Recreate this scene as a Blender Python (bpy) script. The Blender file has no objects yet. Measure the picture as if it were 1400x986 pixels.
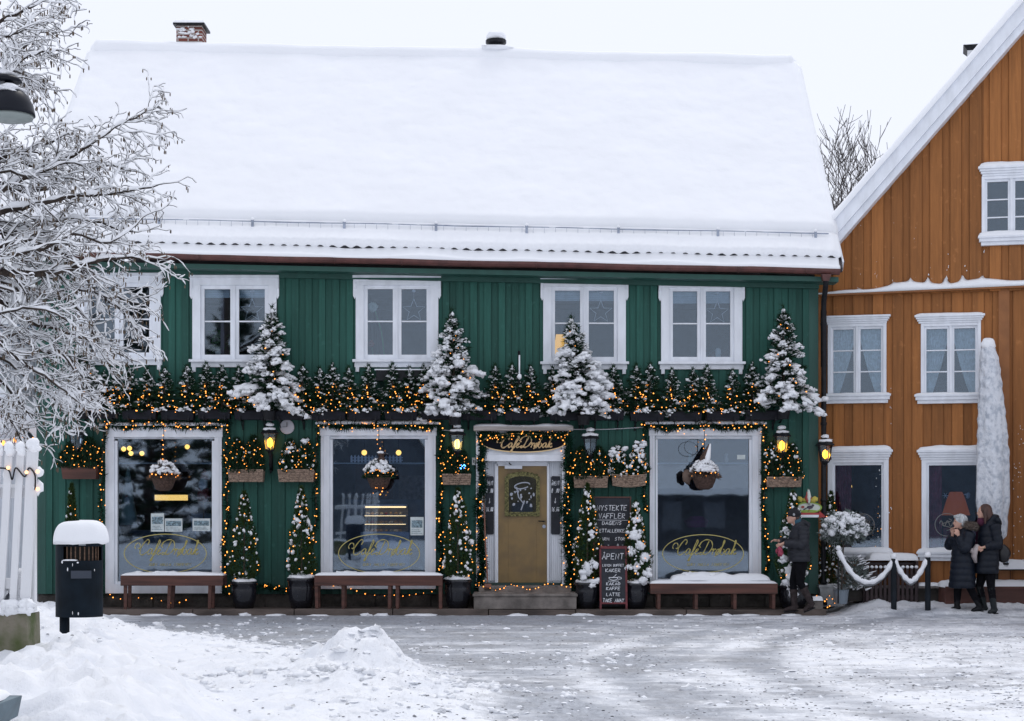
import bpy, math, random
import numpy as np
from mathutils import Vector, Matrix
PI = math.pi
R = math.radians
rnd = random.Random(7)
SC = bpy.context.scene
COL = SC.collection

# ------------------------------------------------------------------ camera, sky, sun, exposure
cam_d = bpy.data.cameras.new('camera'); cam = bpy.data.objects.new('camera', cam_d); COL.objects.link(cam)
cam.location = (0, -30, 1.7); cam.rotation_euler = (R(90), 0, 0)
cam_d.sensor_width = 36; cam_d.lens = 36*2400/1400; cam_d.shift_y = 209/1400
cam_d.clip_start = .1; cam_d.clip_end = 2000
SC.camera = cam
W = bpy.data.worlds.new('World'); SC.world = W; W.use_nodes = True
nt = W.node_tree; nt.nodes.clear()
sky = nt.nodes.new('ShaderNodeTexSky'); sky.sky_type = 'NISHITA'; sky.sun_disc = False
sky.sun_elevation = R(58); sky.sun_rotation = R(15)
mixc = nt.nodes.new('ShaderNodeMix'); mixc.data_type = 'RGBA'
mixc.inputs[0].default_value = .93
mixc.inputs[7].default_value = (7.85, 8.12, 9.1, 1)      # the closed winter cloud cover
bg = nt.nodes.new('ShaderNodeBackground'); bg.inputs[1].default_value = .1
wo = nt.nodes.new('ShaderNodeOutputWorld')
nt.links.new(sky.outputs[0], mixc.inputs[6]); nt.links.new(mixc.outputs[2], bg.inputs[0]); nt.links.new(bg.outputs[0], wo.inputs[0])
sun_d = bpy.data.lights.new('sun', 'SUN'); sun = bpy.data.objects.new('sun', sun_d); COL.objects.link(sun)
sun_d.energy = .9; sun_d.angle = R(25); sun_d.color = (1, .97, .93)
sun.rotation_euler = (R(-32), 0, R(-15)); sun.location = (6, 20, 30)
SC.view_settings.view_transform = 'Standard'; SC.view_settings.look = 'None'
SC.view_settings.exposure = 0.26; SC.view_settings.gamma = 1
SC.render.engine = 'CYCLES'
SC.cycles.max_bounces = 7; SC.cycles.transparent_max_bounces = 12
SC.cycles.sample_clamp_indirect = 4; SC.cycles.use_denoising = True
SC.cycles.caustics_reflective = False; SC.cycles.caustics_refractive = False

# ------------------------------------------------------------------ materials
MATS = {}
def mat(name, col, rough=.7, var=0, scale=6, bump=0, bscale=60, metal=0, spec=.5, isl=0, emit=None, es=0, stretch=None, dist=.01, col2=None, lo=.35, hi=.65):
    if name in MATS: return MATS[name]
    m = bpy.data.materials.new(name); m.use_nodes = True; n = m.node_tree.nodes; l = m.node_tree.links
    b = n['Principled BSDF']; b.inputs['Base Color'].default_value = (*col, 1)
    b.inputs['Roughness'].default_value = rough; b.inputs['Metallic'].default_value = metal
    b.inputs['Specular IOR Level'].default_value = spec
    tc = n.new('ShaderNodeTexCoord'); src = tc.outputs['Object']
    if stretch:
        mp = n.new('ShaderNodeMapping'); mp.inputs['Scale'].default_value = stretch
        l.new(src, mp.inputs[0]); src = mp.outputs[0]
    out = None
    if var or col2:
        nz = n.new('ShaderNodeTexNoise'); nz.inputs['Scale'].default_value = scale; nz.inputs['Detail'].default_value = 6
        l.new(src, nz.inputs['Vector'])
        mr = n.new('ShaderNodeMapRange'); mr.inputs[1].default_value = lo; mr.inputs[2].default_value = hi
        l.new(nz.outputs[0], mr.inputs[0])
        mx = n.new('ShaderNodeMix'); mx.data_type = 'RGBA'
        c2 = col2 or tuple(c*(1-var) for c in col); c1 = col if col2 else tuple(min(1, c*(1+var)) for c in col)
        mx.inputs[6].default_value = (*c1, 1); mx.inputs[7].default_value = (*c2, 1)
        l.new(mr.outputs[0], mx.inputs[0]); out = mx.outputs[2]
    if isl:
        g = n.new('ShaderNodeNewGeometry'); hv = n.new('ShaderNodeHueSaturation')
        mr = n.new('ShaderNodeMapRange'); mr.inputs[3].default_value = 1-isl; mr.inputs[4].default_value = 1+isl
        l.new(g.outputs['Random Per Island'], mr.inputs[0]); l.new(mr.outputs[0], hv.inputs['Value'])
        if out: l.new(out, hv.inputs['Color'])
        else: hv.inputs['Color'].default_value = (*col, 1)
        out = hv.outputs[0]
    if out: l.new(out, b.inputs['Base Color'])
    if bump:
        nb = n.new('ShaderNodeTexNoise'); nb.inputs['Scale'].default_value = bscale; nb.inputs['Detail'].default_value = 8
        l.new(src, nb.inputs['Vector'])
        bp = n.new('ShaderNodeBump'); bp.inputs['Strength'].default_value = bump; bp.inputs['Distance'].default_value = dist
        l.new(nb.outputs[0], bp.inputs['Height']); l.new(bp.outputs[0], b.inputs['Normal'])
    if emit:
        b.inputs['Emission Color'].default_value = (*emit, 1); b.inputs['Emission Strength'].default_value = es
    MATS[name] = m
    return m
def glass(name, refl=2.0, tint=(1, 1, 1)):
    if name in MATS: return MATS[name]
    m = bpy.data.materials.new(name); m.use_nodes = True; n = m.node_tree.nodes; l = m.node_tree.links; n.clear()
    o = n.new('ShaderNodeOutputMaterial'); mx = n.new('ShaderNodeMixShader'); t = n.new('ShaderNodeBsdfTransparent'); g = n.new('ShaderNodeBsdfGlossy')
    g.inputs['Roughness'].default_value = .02; g.inputs['Color'].default_value = (.78, .9, 1, 1); t.inputs[0].default_value = (*tint, 1)
    nz = n.new('ShaderNodeTexNoise'); nz.inputs['Scale'].default_value = 1.3; bp = n.new('ShaderNodeBump'); bp.inputs['Strength'].default_value = .035; bp.inputs['Distance'].default_value = .02
    tc = n.new('ShaderNodeTexCoord'); l.new(tc.outputs['Object'], nz.inputs['Vector']); l.new(nz.outputs[0], bp.inputs['Height']); l.new(bp.outputs[0], g.inputs['Normal'])
    f = n.new('ShaderNodeFresnel'); f.inputs[0].default_value = 1.5
    mu = n.new('ShaderNodeMath'); mu.operation = 'MULTIPLY'; mu.use_clamp = True; mu.inputs[1].default_value = refl
    l.new(f.outputs[0], mu.inputs[0]); l.new(mu.outputs[0], mx.inputs[0]); l.new(t.outputs[0], mx.inputs[1]); l.new(g.outputs[0], mx.inputs[2]); l.new(mx.outputs[0], o.inputs[0])
    MATS[name] = m
    return m
def boards_mat(name, col, bw, rough=.6, var=.2, dirt=(.02, .03, .03)):
    """painted boards: each board's own slight tint, weathered grain along the board, splash dirt low on the wall"""
    m = bpy.data.materials.new(name); m.use_nodes = True; n = m.node_tree.nodes; l = m.node_tree.links
    b = n['Principled BSDF']; b.inputs['Roughness'].default_value = rough; b.inputs['Specular IOR Level'].default_value = .3
    tc = n.new('ShaderNodeTexCoord'); g = n.new('ShaderNodeNewGeometry')
    mr = n.new('ShaderNodeMapRange'); mr.inputs[3].default_value = 1-var; mr.inputs[4].default_value = 1+var
    l.new(g.outputs['Random Per Island'], mr.inputs[0])
    mp = n.new('ShaderNodeMapping'); mp.inputs['Scale'].default_value = (14, 14, .9); l.new(tc.outputs['Object'], mp.inputs[0])
    nz = n.new('ShaderNodeTexNoise'); nz.inputs['Scale'].default_value = 1.6; nz.inputs['Detail'].default_value = 8; nz.inputs['Roughness'].default_value = .65; l.new(mp.outputs[0], nz.inputs['Vector'])
    m2 = n.new('ShaderNodeMapRange'); m2.inputs[1].default_value = .3; m2.inputs[2].default_value = .7; m2.inputs[3].default_value = .8; m2.inputs[4].default_value = 1.22
    l.new(nz.outputs[0], m2.inputs[0])
    mul = n.new('ShaderNodeMath'); mul.operation = 'MULTIPLY'; l.new(mr.outputs[0], mul.inputs[0]); l.new(m2.outputs[0], mul.inputs[1])
    hv = n.new('ShaderNodeHueSaturation'); hv.inputs['Color'].default_value = (*col, 1); l.new(mul.outputs[0], hv.inputs['Value'])
    # worn flecks
    n3 = n.new('ShaderNodeTexNoise'); n3.inputs['Scale'].default_value = 9; n3.inputs['Detail'].default_value = 10; l.new(tc.outputs['Object'], n3.inputs['Vector'])
    m3 = n.new('ShaderNodeMapRange'); m3.inputs[1].default_value = .62; m3.inputs[2].default_value = .72; m3.inputs[4].default_value = .5; l.new(n3.outputs[0], m3.inputs[0])
    mx = n.new('ShaderNodeMix'); mx.data_type = 'RGBA'; mx.inputs[7].default_value = (*[c*1.5+.015 for c in col], 1)
    l.new(m3.outputs[0], mx.inputs[0]); l.new(hv.outputs[0], mx.inputs[6])
    sp = n.new('ShaderNodeSeparateXYZ'); l.new(tc.outputs['Object'], sp.inputs[0])
    m4 = n.new('ShaderNodeMapRange'); m4.inputs[1].default_value = .2; m4.inputs[2].default_value = 1.1; m4.inputs[3].default_value = .55; m4.inputs[4].default_value = 0; l.new(sp.outputs[2], m4.inputs[0])
    mu2 = n.new('ShaderNodeMath'); mu2.operation = 'MULTIPLY'; l.new(m4.outputs[0], mu2.inputs[0]); l.new(n3.outputs[0], mu2.inputs[1])
    mx2 = n.new('ShaderNodeMix'); mx2.data_type = 'RGBA'; mx2.inputs[7].default_value = (*dirt, 1); l.new(mu2.outputs[0], mx2.inputs[0]); l.new(mx.outputs[2], mx2.inputs[6])
    l.new(mx2.outputs[2], b.inputs['Base Color'])
    bp = n.new('ShaderNodeBump'); bp.inputs['Strength'].default_value = .5; bp.inputs['Distance'].default_value = .004; l.new(nz.outputs[0], bp.inputs['Height']); l.new(bp.outputs[0], b.inputs['Normal'])
    MATS[name] = m
    return m
SNOW = mat('snow', (.86, .875, .90), rough=.85, bump=.6, bscale=55, dist=.006, spec=.2)
SNOWR = mat('roof_snow', (.86, .875, .90), rough=.85, var=.012, scale=.9, bump=.3, bscale=3.5, dist=.05, spec=.2)
GREEN = boards_mat('green_boards', (.019, .090, .070), .118)
GREENP = mat('green_trim', (.016, .076, .060), rough=.55, var=.12, scale=5, bump=.3, bscale=40, dist=.003, stretch=(1, 1, .2))
ORANGE = boards_mat('orange_boards', (.31, .12, .033), .2, dirt=(.12, .05, .02))
ORANGEP = mat('orange_trim', (.28, .108, .032), rough=.6, var=.12, scale=5, bump=.3, bscale=40, dist=.003)
WHITE = mat('white_paint', (.79, .82, .87), rough=.5, var=.07, scale=7, bump=.25, bscale=50, dist=.003, stretch=(1, 1, .3))
WHITE2 = mat('worn_white_paint', (.70, .71, .73), rough=.65, col2=(.42, .43, .42), scale=9, lo=.52, hi=.8, bump=.5, bscale=60, dist=.004, stretch=(1, 1, .12))
PALE = boards_mat('pale_boards', (.52, .55, .6), .12, dirt=(.35, .37, .4))
WOOD = mat('brown_wood', (.085, .032, .022), rough=.6, var=.4, scale=8, bump=.5, bscale=50, dist=.004, stretch=(.15, 1, 2))
GREYW = mat('weathered_wood', (.34, .31, .29), rough=.9, var=.35, scale=8, bump=.6, bscale=50, dist=.005, stretch=(.15, 1, 2))
STONE = mat('weathered_stone', (.17, .15, .135), rough=.85, var=.35, scale=5, bump=.8, bscale=30, dist=.01)
DSTONE = mat('dark_stone', (.05, .045, .04), rough=.9, var=.5, scale=4, bump=.9, bscale=20, dist=.02)
KERB = mat('kerb_boards', (.09, .07, .06), rough=.8, var=.45, scale=5, bump=.8, bscale=30, dist=.01, stretch=(.3, 1, 1))
BLACK = mat('black_metal', (.012, .013, .016), rough=.45, var=.3, scale=12, bump=.1, spec=.2)
BOXM = mat('black_trough', (.011, .012, .018), spec=.2, rough=.6, var=.3, scale=8, bump=.1)
POTM = mat('black_glazed_pot', (.012, .013, .018), rough=.18, var=.3, scale=5, spec=.6)
POTG = mat('grey_pot', (.35, .37, .38), rough=.7, var=.2, scale=8, bump=.3)
GUT = mat('copper_gutter', (.10, .035, .03), rough=.4, var=.25, scale=6, spec=.5)
STEEL = mat('galvanised_steel', (.3, .34, .42), rough=.35, metal=.5, var=.15, scale=9)
WICK = mat('wicker', (.30, .215, .16), rough=.8, var=.55, scale=38, bump=1, bscale=60, dist=.015, stretch=(.4, 1, 1.8))
DWICK = mat('dark_basket', (.07, .04, .03), rough=.85, var=.5, scale=40, bump=1, bscale=50, dist=.015)
BARK = mat('bark', (.06, .045, .038), rough=.9, var=.4, scale=14, bump=.7, bscale=40)
BARKD = mat('dark_twig', (.07, .06, .058), rough=.9, isl=.3)
NEED = mat('spruce_needles', (.012, .036, .018), rough=.7, isl=.6, spec=.12)
NEED2 = mat('thuja_leaves', (.026, .048, .013), rough=.7, isl=.65, spec=.12)
NEED3 = mat('garland_needles', (.005, .032, .017), rough=.6, isl=.6, spec=.15)
HERB = mat('frosted_leaves', (.13, .16, .15), rough=.7, isl=.5)
BULB = mat('warm_bulb', (1, .5, .15), emit=(1, .33, .05), es=2.4)
BULB.cycles.emission_sampling = 'FRONT'
GLOW = mat('lantern_glow', (.8, .5, .15), emit=(1, .42, .03), es=.42, rough=.4)
GLOWC = mat('lantern_core', (1, .9, .6), emit=(1, .55, .12), es=5)
LAMPG = glass('lantern_glass', 2.5, (.75, .8, .85))
GLOWG = glass('lit_lantern_glass', 2.0, (1, .72, .22))  # lantern glass for the lit lamps, their glow put in as an amber tint
GLASS = glass('window_glass', 2.4, (.8, .86, .92))
GLASSB = glass('shop_glass', 3.1, (.72, .8, .9))
GOLDT = mat('gold_lettering', (.55, .48, .16), rough=.4)
GOLDP = mat('pale_gold', (.75, .55, .30), rough=.4, metal=.2)
DOORM = mat('brass_brown_door', (.24, .155, .055), rough=.42, col2=(.15, .10, .045), scale=3.5, lo=.4, hi=.75, bump=.25, bscale=14, dist=.004, spec=.5)
ORN = mat('old_brass', (.14, .13, .05), rough=.45, metal=.5, var=.6, scale=35, bump=1, bscale=40)
BOARD = mat('chalkboard', (.017, .02, .028), rough=.7, var=.35, scale=6)
CHALK = mat('chalk', (.75, .77, .8), rough=.95, var=.2, scale=40)
REDF = mat('dark_red_frame', (.13, .02, .025), rough=.6, var=.3, scale=15)
PAPER = mat('paper', (.62, .68, .68), rough=.9, var=.1, scale=20)
PRINT = mat('print', (.2, .28, .32), rough=.9, var=.6, scale=40)
BRICK = None
def brick_mat():
    m = bpy.data.materials.new('brick'); m.use_nodes = True; n = m.node_tree.nodes; l = m.node_tree.links
    b = n['Principled BSDF']; b.inputs['Roughness'].default_value = .9
    tc = n.new('ShaderNodeTexCoord'); mp = n.new('ShaderNodeMapping'); mp.inputs['Rotation'].default_value = (R(90), 0, 0)
    br = n.new('ShaderNodeTexBrick'); br.inputs['Scale'].default_value = 1; br.inputs['Brick Width'].default_value = .2; br.inputs['Row Height'].default_value = .075; br.inputs['Mortar Size'].default_value = .012
    br.inputs['Color1'].default_value = (.22, .06, .04, 1); br.inputs['Color2'].default_value = (.14, .045, .035, 1); br.inputs['Mortar'].default_value = (.4, .38, .36, 1)
    l.new(tc.outputs['Object'], mp.inputs[0]); l.new(mp.outputs[0], br.inputs['Vector']); l.new(br.outputs[0], b.inputs['Base Color'])
    return m
BRICK = brick_mat()

# ------------------------------------------------------------------ numpy noise
def vnoise(x, y, seed=0):
    xi = np.floor(x).astype(np.int64); yi = np.floor(y).astype(np.int64); fx = x-xi; fy = y-yi
    fx = fx*fx*(3-2*fx); fy = fy*fy*(3-2*fy)
    def h(a, b):
        n = (a*374761393+b*668265263+seed*1442695041) & 0xffffffff
        n = ((n ^ (n >> 13))*1274126177) & 0xffffffff
        return ((n ^ (n >> 16)) & 0xffff)/65535.0
    return (h(xi, yi)*(1-fx)+h(xi+1, yi)*fx)*(1-fy)+(h(xi, yi+1)*(1-fx)+h(xi+1, yi+1)*fx)*fy
def fbm(x, y, oct=4, seed=0, gain=.5):
    s = 0; a = 1; t = 0
    for o in range(oct):
        s = s+a*vnoise(x*2**o+17.3*o, y*2**o+5.1*o, seed+o); t += a; a *= gain
    return s/t-.5
def ss(a, b, x):
    t = np.clip((x-a)/(b-a), 0, 1); return t*t*(3-2*t)

# ------------------------------------------------------------------ mesh builder
def _ico(sub):
    import bmesh
    bm = bmesh.new(); bmesh.ops.create_icosphere(bm, subdivisions=sub, radius=1)
    v = np.array([x.co[:] for x in bm.verts]); f = [tuple(q.index for q in p.verts) for p in bm.faces]; bm.free(); return v, f
ICO = {k: _ico(k) for k in (1, 2, 3)}
class MB:
    def __init__(s): s.v = []; s.f = []; s.m = []; s.n = 0
    def raw(s, v, f, mi=0):
        s.v.extend([tuple(map(float, p)) for p in v]); s.f.extend([tuple(i+s.n for i in q) for q in f]); s.m.extend([mi]*len(f)); s.n += len(v); return s
    def box(s, x0, x1, y0, y1, z0, z1, mi=0):
        v = [(x0, y0, z0), (x1, y0, z0), (x1, y1, z0), (x0, y1, z0), (x0, y0, z1), (x1, y0, z1), (x1, y1, z1), (x0, y1, z1)]
        return s.raw(v, [(0, 3, 2, 1), (4, 5, 6, 7), (0, 1, 5, 4), (1, 2, 6, 5), (2, 3, 7, 6), (3, 0, 4, 7)], mi)
    def frustum(s, b, t, mi=0):      # b,t = (x0,x1,y0,y1,z)
        v = [(b[0], b[2], b[4]), (b[1], b[2], b[4]), (b[1], b[3], b[4]), (b[0], b[3], b[4]), (t[0], t[2], t[4]), (t[1], t[2], t[4]), (t[1], t[3], t[4]), (t[0], t[3], t[4])]
        return s.raw(v, [(0, 3, 2, 1), (4, 5, 6, 7), (0, 1, 5, 4), (1, 2, 6, 5), (2, 3, 7, 6), (3, 0, 4, 7)], mi)
    def prism(s, poly, y0, y1, mi=0):    # poly of (x,z) counter-clockwise seen from the front
        n = len(poly); v = [(x, y0, z) for x, z in poly]+[(x, y1, z) for x, z in poly]
        f = [tuple(range(n)), tuple(range(2*n-1, n-1, -1))]+[(i, i+n, (i+1) % n+n, (i+1) % n) for i in range(n)]
        return s.raw(v, f, mi)
    def ring(s, outer, inner, y0, y1, mi=0):   # two closed outlines of equal count
        n = len(outer); v = [(x, y0, z) for x, z in outer]+[(x, y0, z) for x, z in inner]+[(x, y1, z) for x, z in outer]+[(x, y1, z) for x, z in inner]
        f = []
        for i in range(n):
            j = (i+1) % n
            f += [(i, j, j+n, i+n), (i+2*n, i+3*n, j+3*n, j+2*n), (i, i+2*n, j+2*n, j), (i+n, j+n, j+3*n, i+3*n)]
        return s.raw(v, f, mi)
    def tube(s, pts, r, n=6, mi=0, cap=True, sx=1, sy=1):
        pts = [Vector(p) for p in pts]; k = len(pts)
        rr = r if hasattr(r, '__len__') else [r]*k
        v = []; f = []; up = None
        for i, p in enumerate(pts):
            t = (pts[min(i+1, k-1)]-pts[max(i-1, 0)])
            t = t.normalized() if t.length > 1e-9 else Vector((0, 0, 1))
            if up is None: up = t.orthogonal().normalized() if abs(t.z) > .95 else Vector((0, 0, 1))
            a = t.cross(up)
            a = a.normalized() if a.length > 1e-6 else t.orthogonal().normalized()
            b = a.cross(t).normalized(); up = b
            for j in range(n):
                an = 2*PI*j/n; v.append(p+a*math.cos(an)*rr[i]*sx+b*math.sin(an)*rr[i]*sy)
        for i in range(k-1):
            for j in range(n): f.append((i*n+j, i*n+(j+1) % n, (i+1)*n+(j+1) % n, (i+1)*n+j))
        if cap: f.append(tuple(range(n-1, -1, -1))); f.append(tuple((k-1)*n+j for j in range(n)))
        return s.raw(v, f, mi)
    def lathe(s, prof, c=(0, 0, 0), n=16, mi=0, sx=1, sy=1, rot=0):
        v = []; f = []
        for r, z in prof:
            for j in range(n):
                a = 2*PI*j/n+rot; v.append((c[0]+r*sx*math.cos(a), c[1]+r*sy*math.sin(a), c[2]+z))
        for i in range(len(prof)-1):
            for j in range(n): f.append((i*n+j, i*n+(j+1) % n, (i+1)*n+(j+1) % n, (i+1)*n+j))
        f.append(tuple(range(n-1, -1, -1))); f.append(tuple((len(prof)-1)*n+j for j in range(n)))
        return s.raw(v, f, mi)
    def blob(s, c, r, sub=2, mi=0, amp=.18, fr=2.2, axis=None, seed=None):
        v, f = ICO[sub]; r = np.array(r if hasattr(r, '__len__') else (r, r, r)); ph = rnd.random()*50 if seed is None else seed
        k = 1+amp*(np.sin(v[:, 0]*fr*1.7+ph)*np.sin(v[:, 1]*fr*1.9+ph*1.3)+.6*np.sin(v[:, 2]*fr*2.7+ph*2.1+v[:, 0]*fr*2))
        w = v*k[:, None]*r
        if axis is not None:
            t = Vector(axis).normalized(); q = np.array(Vector((1, 0, 0)).rotation_difference(t).to_matrix()); w = w@q.T
        return s.raw(w+np.array(c), f, mi)
    def build(s, name, mats, parent=None, smooth=False, bevel=0, mods=None):
        me = bpy.data.meshes.new(name); me.from_pydata(s.v, [], s.f)
        for m in (mats if isinstance(mats, (list, tuple)) else [mats]): me.materials.append(m)
        if len(me.materials) > 1: me.polygons.foreach_set('material_index', s.m)
        if smooth: me.polygons.foreach_set('use_smooth', [True]*len(me.polygons))
        me.update(); o = bpy.data.objects.new(name, me); COL.objects.link(o)
        if parent: o.parent = parent
        if bevel:
            b = o.modifiers.new('bevel', 'BEVEL'); b.width = bevel; b.segments = 2; b.limit_method = 'ANGLE'; b.harden_normals = False
        return o
def blades(mb, pos, dr, ln, wd, mi=0, curl=0):
    """thin leaf triangles: pos (n,3), dr (n,3) unit"""
    n = len(pos); rs = np.random.RandomState(int(abs(pos[0, 0])*1000+n) % 99991)
    u = rs.normal(size=(n, 3)); a = np.cross(dr, u); a /= np.linalg.norm(a, axis=1)[:, None]+1e-9
    ln = np.broadcast_to(ln, (n,))[:, None]; wd = np.broadcast_to(wd, (n,))[:, None]
    v = np.stack([pos-a*wd*.5, pos+a*wd*.5, pos+dr*ln], 1).reshape(-1, 3)
    f = np.arange(3*n).reshape(-1, 3)+mb.n
    mb.v.extend(map(tuple, v.tolist())); mb.f.extend(map(tuple, f.tolist())); mb.m.extend([mi]*n); mb.n += 3*n
def thing(name, label, cat, loc=(0, 0, 0), rz=0, group=None):
    o = bpy.data.objects.new(name, None); COL.objects.link(o); o.location = loc; o.rotation_euler = (0, 0, rz); o.empty_display_size = .1
    return tag(o, label, cat, group)
def tag(o, label=None, cat=None, group=None, kind=None):
    if label: o['label'] = label
    if cat: o['category'] = cat
    if group: o['group'] = group
    if kind: o['kind'] = kind
    return o
def copy_tree(o, parent=None, loc=None, rz=None, label=None, group=None, s=None):
    c = o.copy(); COL.objects.link(c); c.parent = parent
    if loc is not None: c.location = loc
    if rz is not None: c.rotation_euler = (0, 0, rz)
    if s is not None: c.scale = s if hasattr(s, '__len__') else (s, s, s)
    if label: c['label'] = label
    if group: c['group'] = group
    for ch in o.children: copy_tree(ch, c)
    return c
ORD = ['first', 'second', 'third', 'fourth', 'fifth', 'sixth', 'seventh', 'eighth', 'ninth', 'tenth', 'eleventh', 'twelfth', 'thirteenth', 'fourteenth', 'fifteenth',
       'sixteenth', 'seventeenth', 'eighteenth', 'nineteenth', 'twentieth', 'twenty-first', 'twenty-second', 'twenty-third', 'twenty-fourth', 'twenty-fifth', 'twenty-sixth',
       'twenty-seventh', 'twenty-eighth', 'twenty-ninth', 'thirtieth', 'thirty-first', 'thirty-second']
# survey of the facade plane (80 px of the photograph to the metre); FX, FZ give metres at depth y
def FX(px, y=0): return (px-700)*(30+y)/2400
def FZ(py, y=0): return 1.7-(py-702)*(30+y)/2400
def snowpad(mb, x0, x1, y0, y1, z, h, nx=24, ny=5, seed=0, mi=0, lump=.35, over=.0, tilt=0):
    """a pillow of settled snow on a rectangular ledge"""
    xs = np.linspace(x0-over, x1+over, nx); ys = np.linspace(y0-over, y1+over*0, ny)
    X, Y = np.meshgrid(xs, ys, indexing='ij'); U = (X-xs[0])/(xs[-1]-xs[0]); V = (Y-ys[0])/(ys[-1]-ys[0])
    ed = (1-np.abs(2*U-1)**(10 if (x1-x0) > .5 else 4))*(1-np.abs(2*V-1)**4)
    sc = 3.2
    T = h*np.clip(ed, 0, 1)**.5*(1+lump*2*fbm(X*sc+seed, Y*sc+seed*.7, 3, seed))
    Z = z+tilt*(X-x0)+T
    B = np.full_like(Z, z-.002)+tilt*(X-x0)
    v = np.concatenate([np.stack([X, Y, Z], -1).reshape(-1, 3), np.stack([X, Y, B], -1).reshape(-1, 3)])
    f = []; N = nx*ny
    for i in range(nx-1):
        for j in range(ny-1):
            a = i*ny+j; f.append((a, a+ny, a+ny+1, a+1)); f.append((a+N, a+1+N, a+ny+1+N, a+ny+N))
    edge = [i*ny for i in range(nx)]+[(nx-1)*ny+j for j in range(1, ny)]+[i*ny+ny-1 for i in range(nx-2, -1, -1)]+[j for j in range(ny-2, 0, -1)]
    for a, b in zip(edge, edge[1:]+edge[:1]): f.append((a, a+N, b+N, b))
    mb.raw(v, f, mi)

# ------------------------------------------------------------------ writing: chalk capitals and a script hand
GL = {'A': [[(0, 0), (.5, 1), (1, 0)], [(.2, .4), (.8, .4)]], 'B': [[(0, 0), (0, 1), (.7, .95), (.75, .6), (0, .5)], [(.1, .5), (.9, .4), (.85, .05), (0, 0)]],
 'C': [[(.95, .85), (.5, 1), (.05, .6), (.1, .15), (.5, 0), (.95, .15)]], 'D': [[(0, 0), (0, 1), (.7, .85), (.9, .4), (.6, .05), (0, 0)]],
 'E': [[(.9, 1), (0, 1), (0, 0), (.9, 0)], [(0, .52), (.7, .52)]], 'F': [[(.9, 1), (0, 1), (0, 0)], [(0, .52), (.7, .52)]],
 'G': [[(.9, .85), (.5, 1), (.05, .6), (.1, .15), (.5, 0), (.9, .1), (.9, .45), (.55, .45)]], 'H': [[(0, 0), (0, 1)], [(.9, 0), (.9, 1)], [(0, .5), (.9, .5)]],
 'I': [[(.4, 0), (.4, 1)]], 'K': [[(0, 0), (0, 1)], [(.85, 1), (0, .45), (.9, 0)]], 'L': [[(0, 1), (0, 0), (.8, 0)]], 'M': [[(0, 0), (.05, 1), (.5, .4), (.95, 1), (1, 0)]],
 'N': [[(0, 0), (0, 1), (.85, 0), (.9, 1)]], 'O': [[(.5, 1), (.05, .7), (.05, .3), (.5, 0), (.9, .3), (.9, .7), (.5, 1)]], 'P': [[(0, 0), (0, 1), (.8, .9), (.8, .55), (0, .45)]],
 'R': [[(0, 0), (0, 1), (.8, .9), (.8, .6), (0, .48), (.9, 0)]], 'S': [[(.85, .9), (.4, 1), (.05, .75), (.8, .3), (.5, 0), (0, .1)]], 'T': [[(0, 1), (1, 1)], [(.5, 1), (.5, 0)]],
 'U': [[(0, 1), (.05, .2), (.45, 0), (.85, .2), (.9, 1)]], 'V': [[(0, 1), (.45, 0), (.9, 1)]], 'W': [[(0, 1), (.25, 0), (.5, .7), (.75, 0), (1, 1)]], 'Y': [[(0, 1), (.45, .5), (.9, 1)], [(.45, .5), (.4, 0)]],
 'Å': [[(0, 0), (.5, .95), (1, 0)], [(.2, .38), (.8, .38)], [(.5, 1.05), (.36, 1.15), (.5, 1.27), (.64, 1.15), (.5, 1.05)]], '0': [[(.45, 1), (.05, .6), (.1, .1), (.45, 0), (.8, .4), (.8, .8), (.45, 1)]],
 '1': [[(.2, .8), (.5, 1), (.45, 0)]], '6': [[(.75, 1), (.2, .6), (.05, .2), (.4, 0), (.8, .2), (.6, .5), (.1, .35)]], '8': [[(.45, .52), (.1, .78), (.45, 1), (.8, .78), (.45, .52), (.05, .22), (.45, 0), (.85, .22), (.45, .52)]],
 '2': [[(.1, .8), (.45, 1), (.8, .75), (0, 0), (.9, 0)]], '.': [[(.35, 0), (.45, .06)]], '-': [[(.1, .45), (.8, .45)]], '&': [[(.9, 0), (.2, .8), (.5, 1), (.6, .75), (.05, .25), (.4, 0), (.9, .4)]], '!': [[(.4, 1), (.4, .3)], [(.4, .05), (.42, 0)]],
 '^': [[(.45, 1), (.45, 0)], [(.15, .3), (.45, 0), (.75, .3)]], "'": [[(.4, 1), (.3, .8)]]}
def chalk(mb, text, xc, z, h, w, y, lw=.006, mi=0, slant=.08):
    n = len(text); cw = w/n; x = xc-w/2
    for ch in text:
        for st in GL.get(ch, []):
            pts = [(x+cw*(.78*p[0])+slant*h*p[1], y, z+h*p[1]+.02*h*math.sin(x*50)) for p in st]
            mb.tube(pts, lw, 4, mi)
        x += cw
def catmull(p, k=5):
    P = [p[0]]+list(p)+[p[-1]]; out = []
    for i in range(1, len(P)-2):
        for t in np.linspace(0, 1, k, endpoint=False):
            a, b, c, d = [np.array(q, float) for q in P[i-1:i+3]]
            out.append(tuple(.5*((2*b)+(-a+c)*t+(2*a-5*b+4*c-d)*t*t+(-a+3*b-3*c+d)*t**3)))
    out.append(tuple(p[-1])); return out
A_ = [(.9, .9), (.4, 1), (0, .5), (.2, .05), (.7, .3), (.95, .95), (.85, .3), (1.05, .05), (1.4, .3)]
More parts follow.
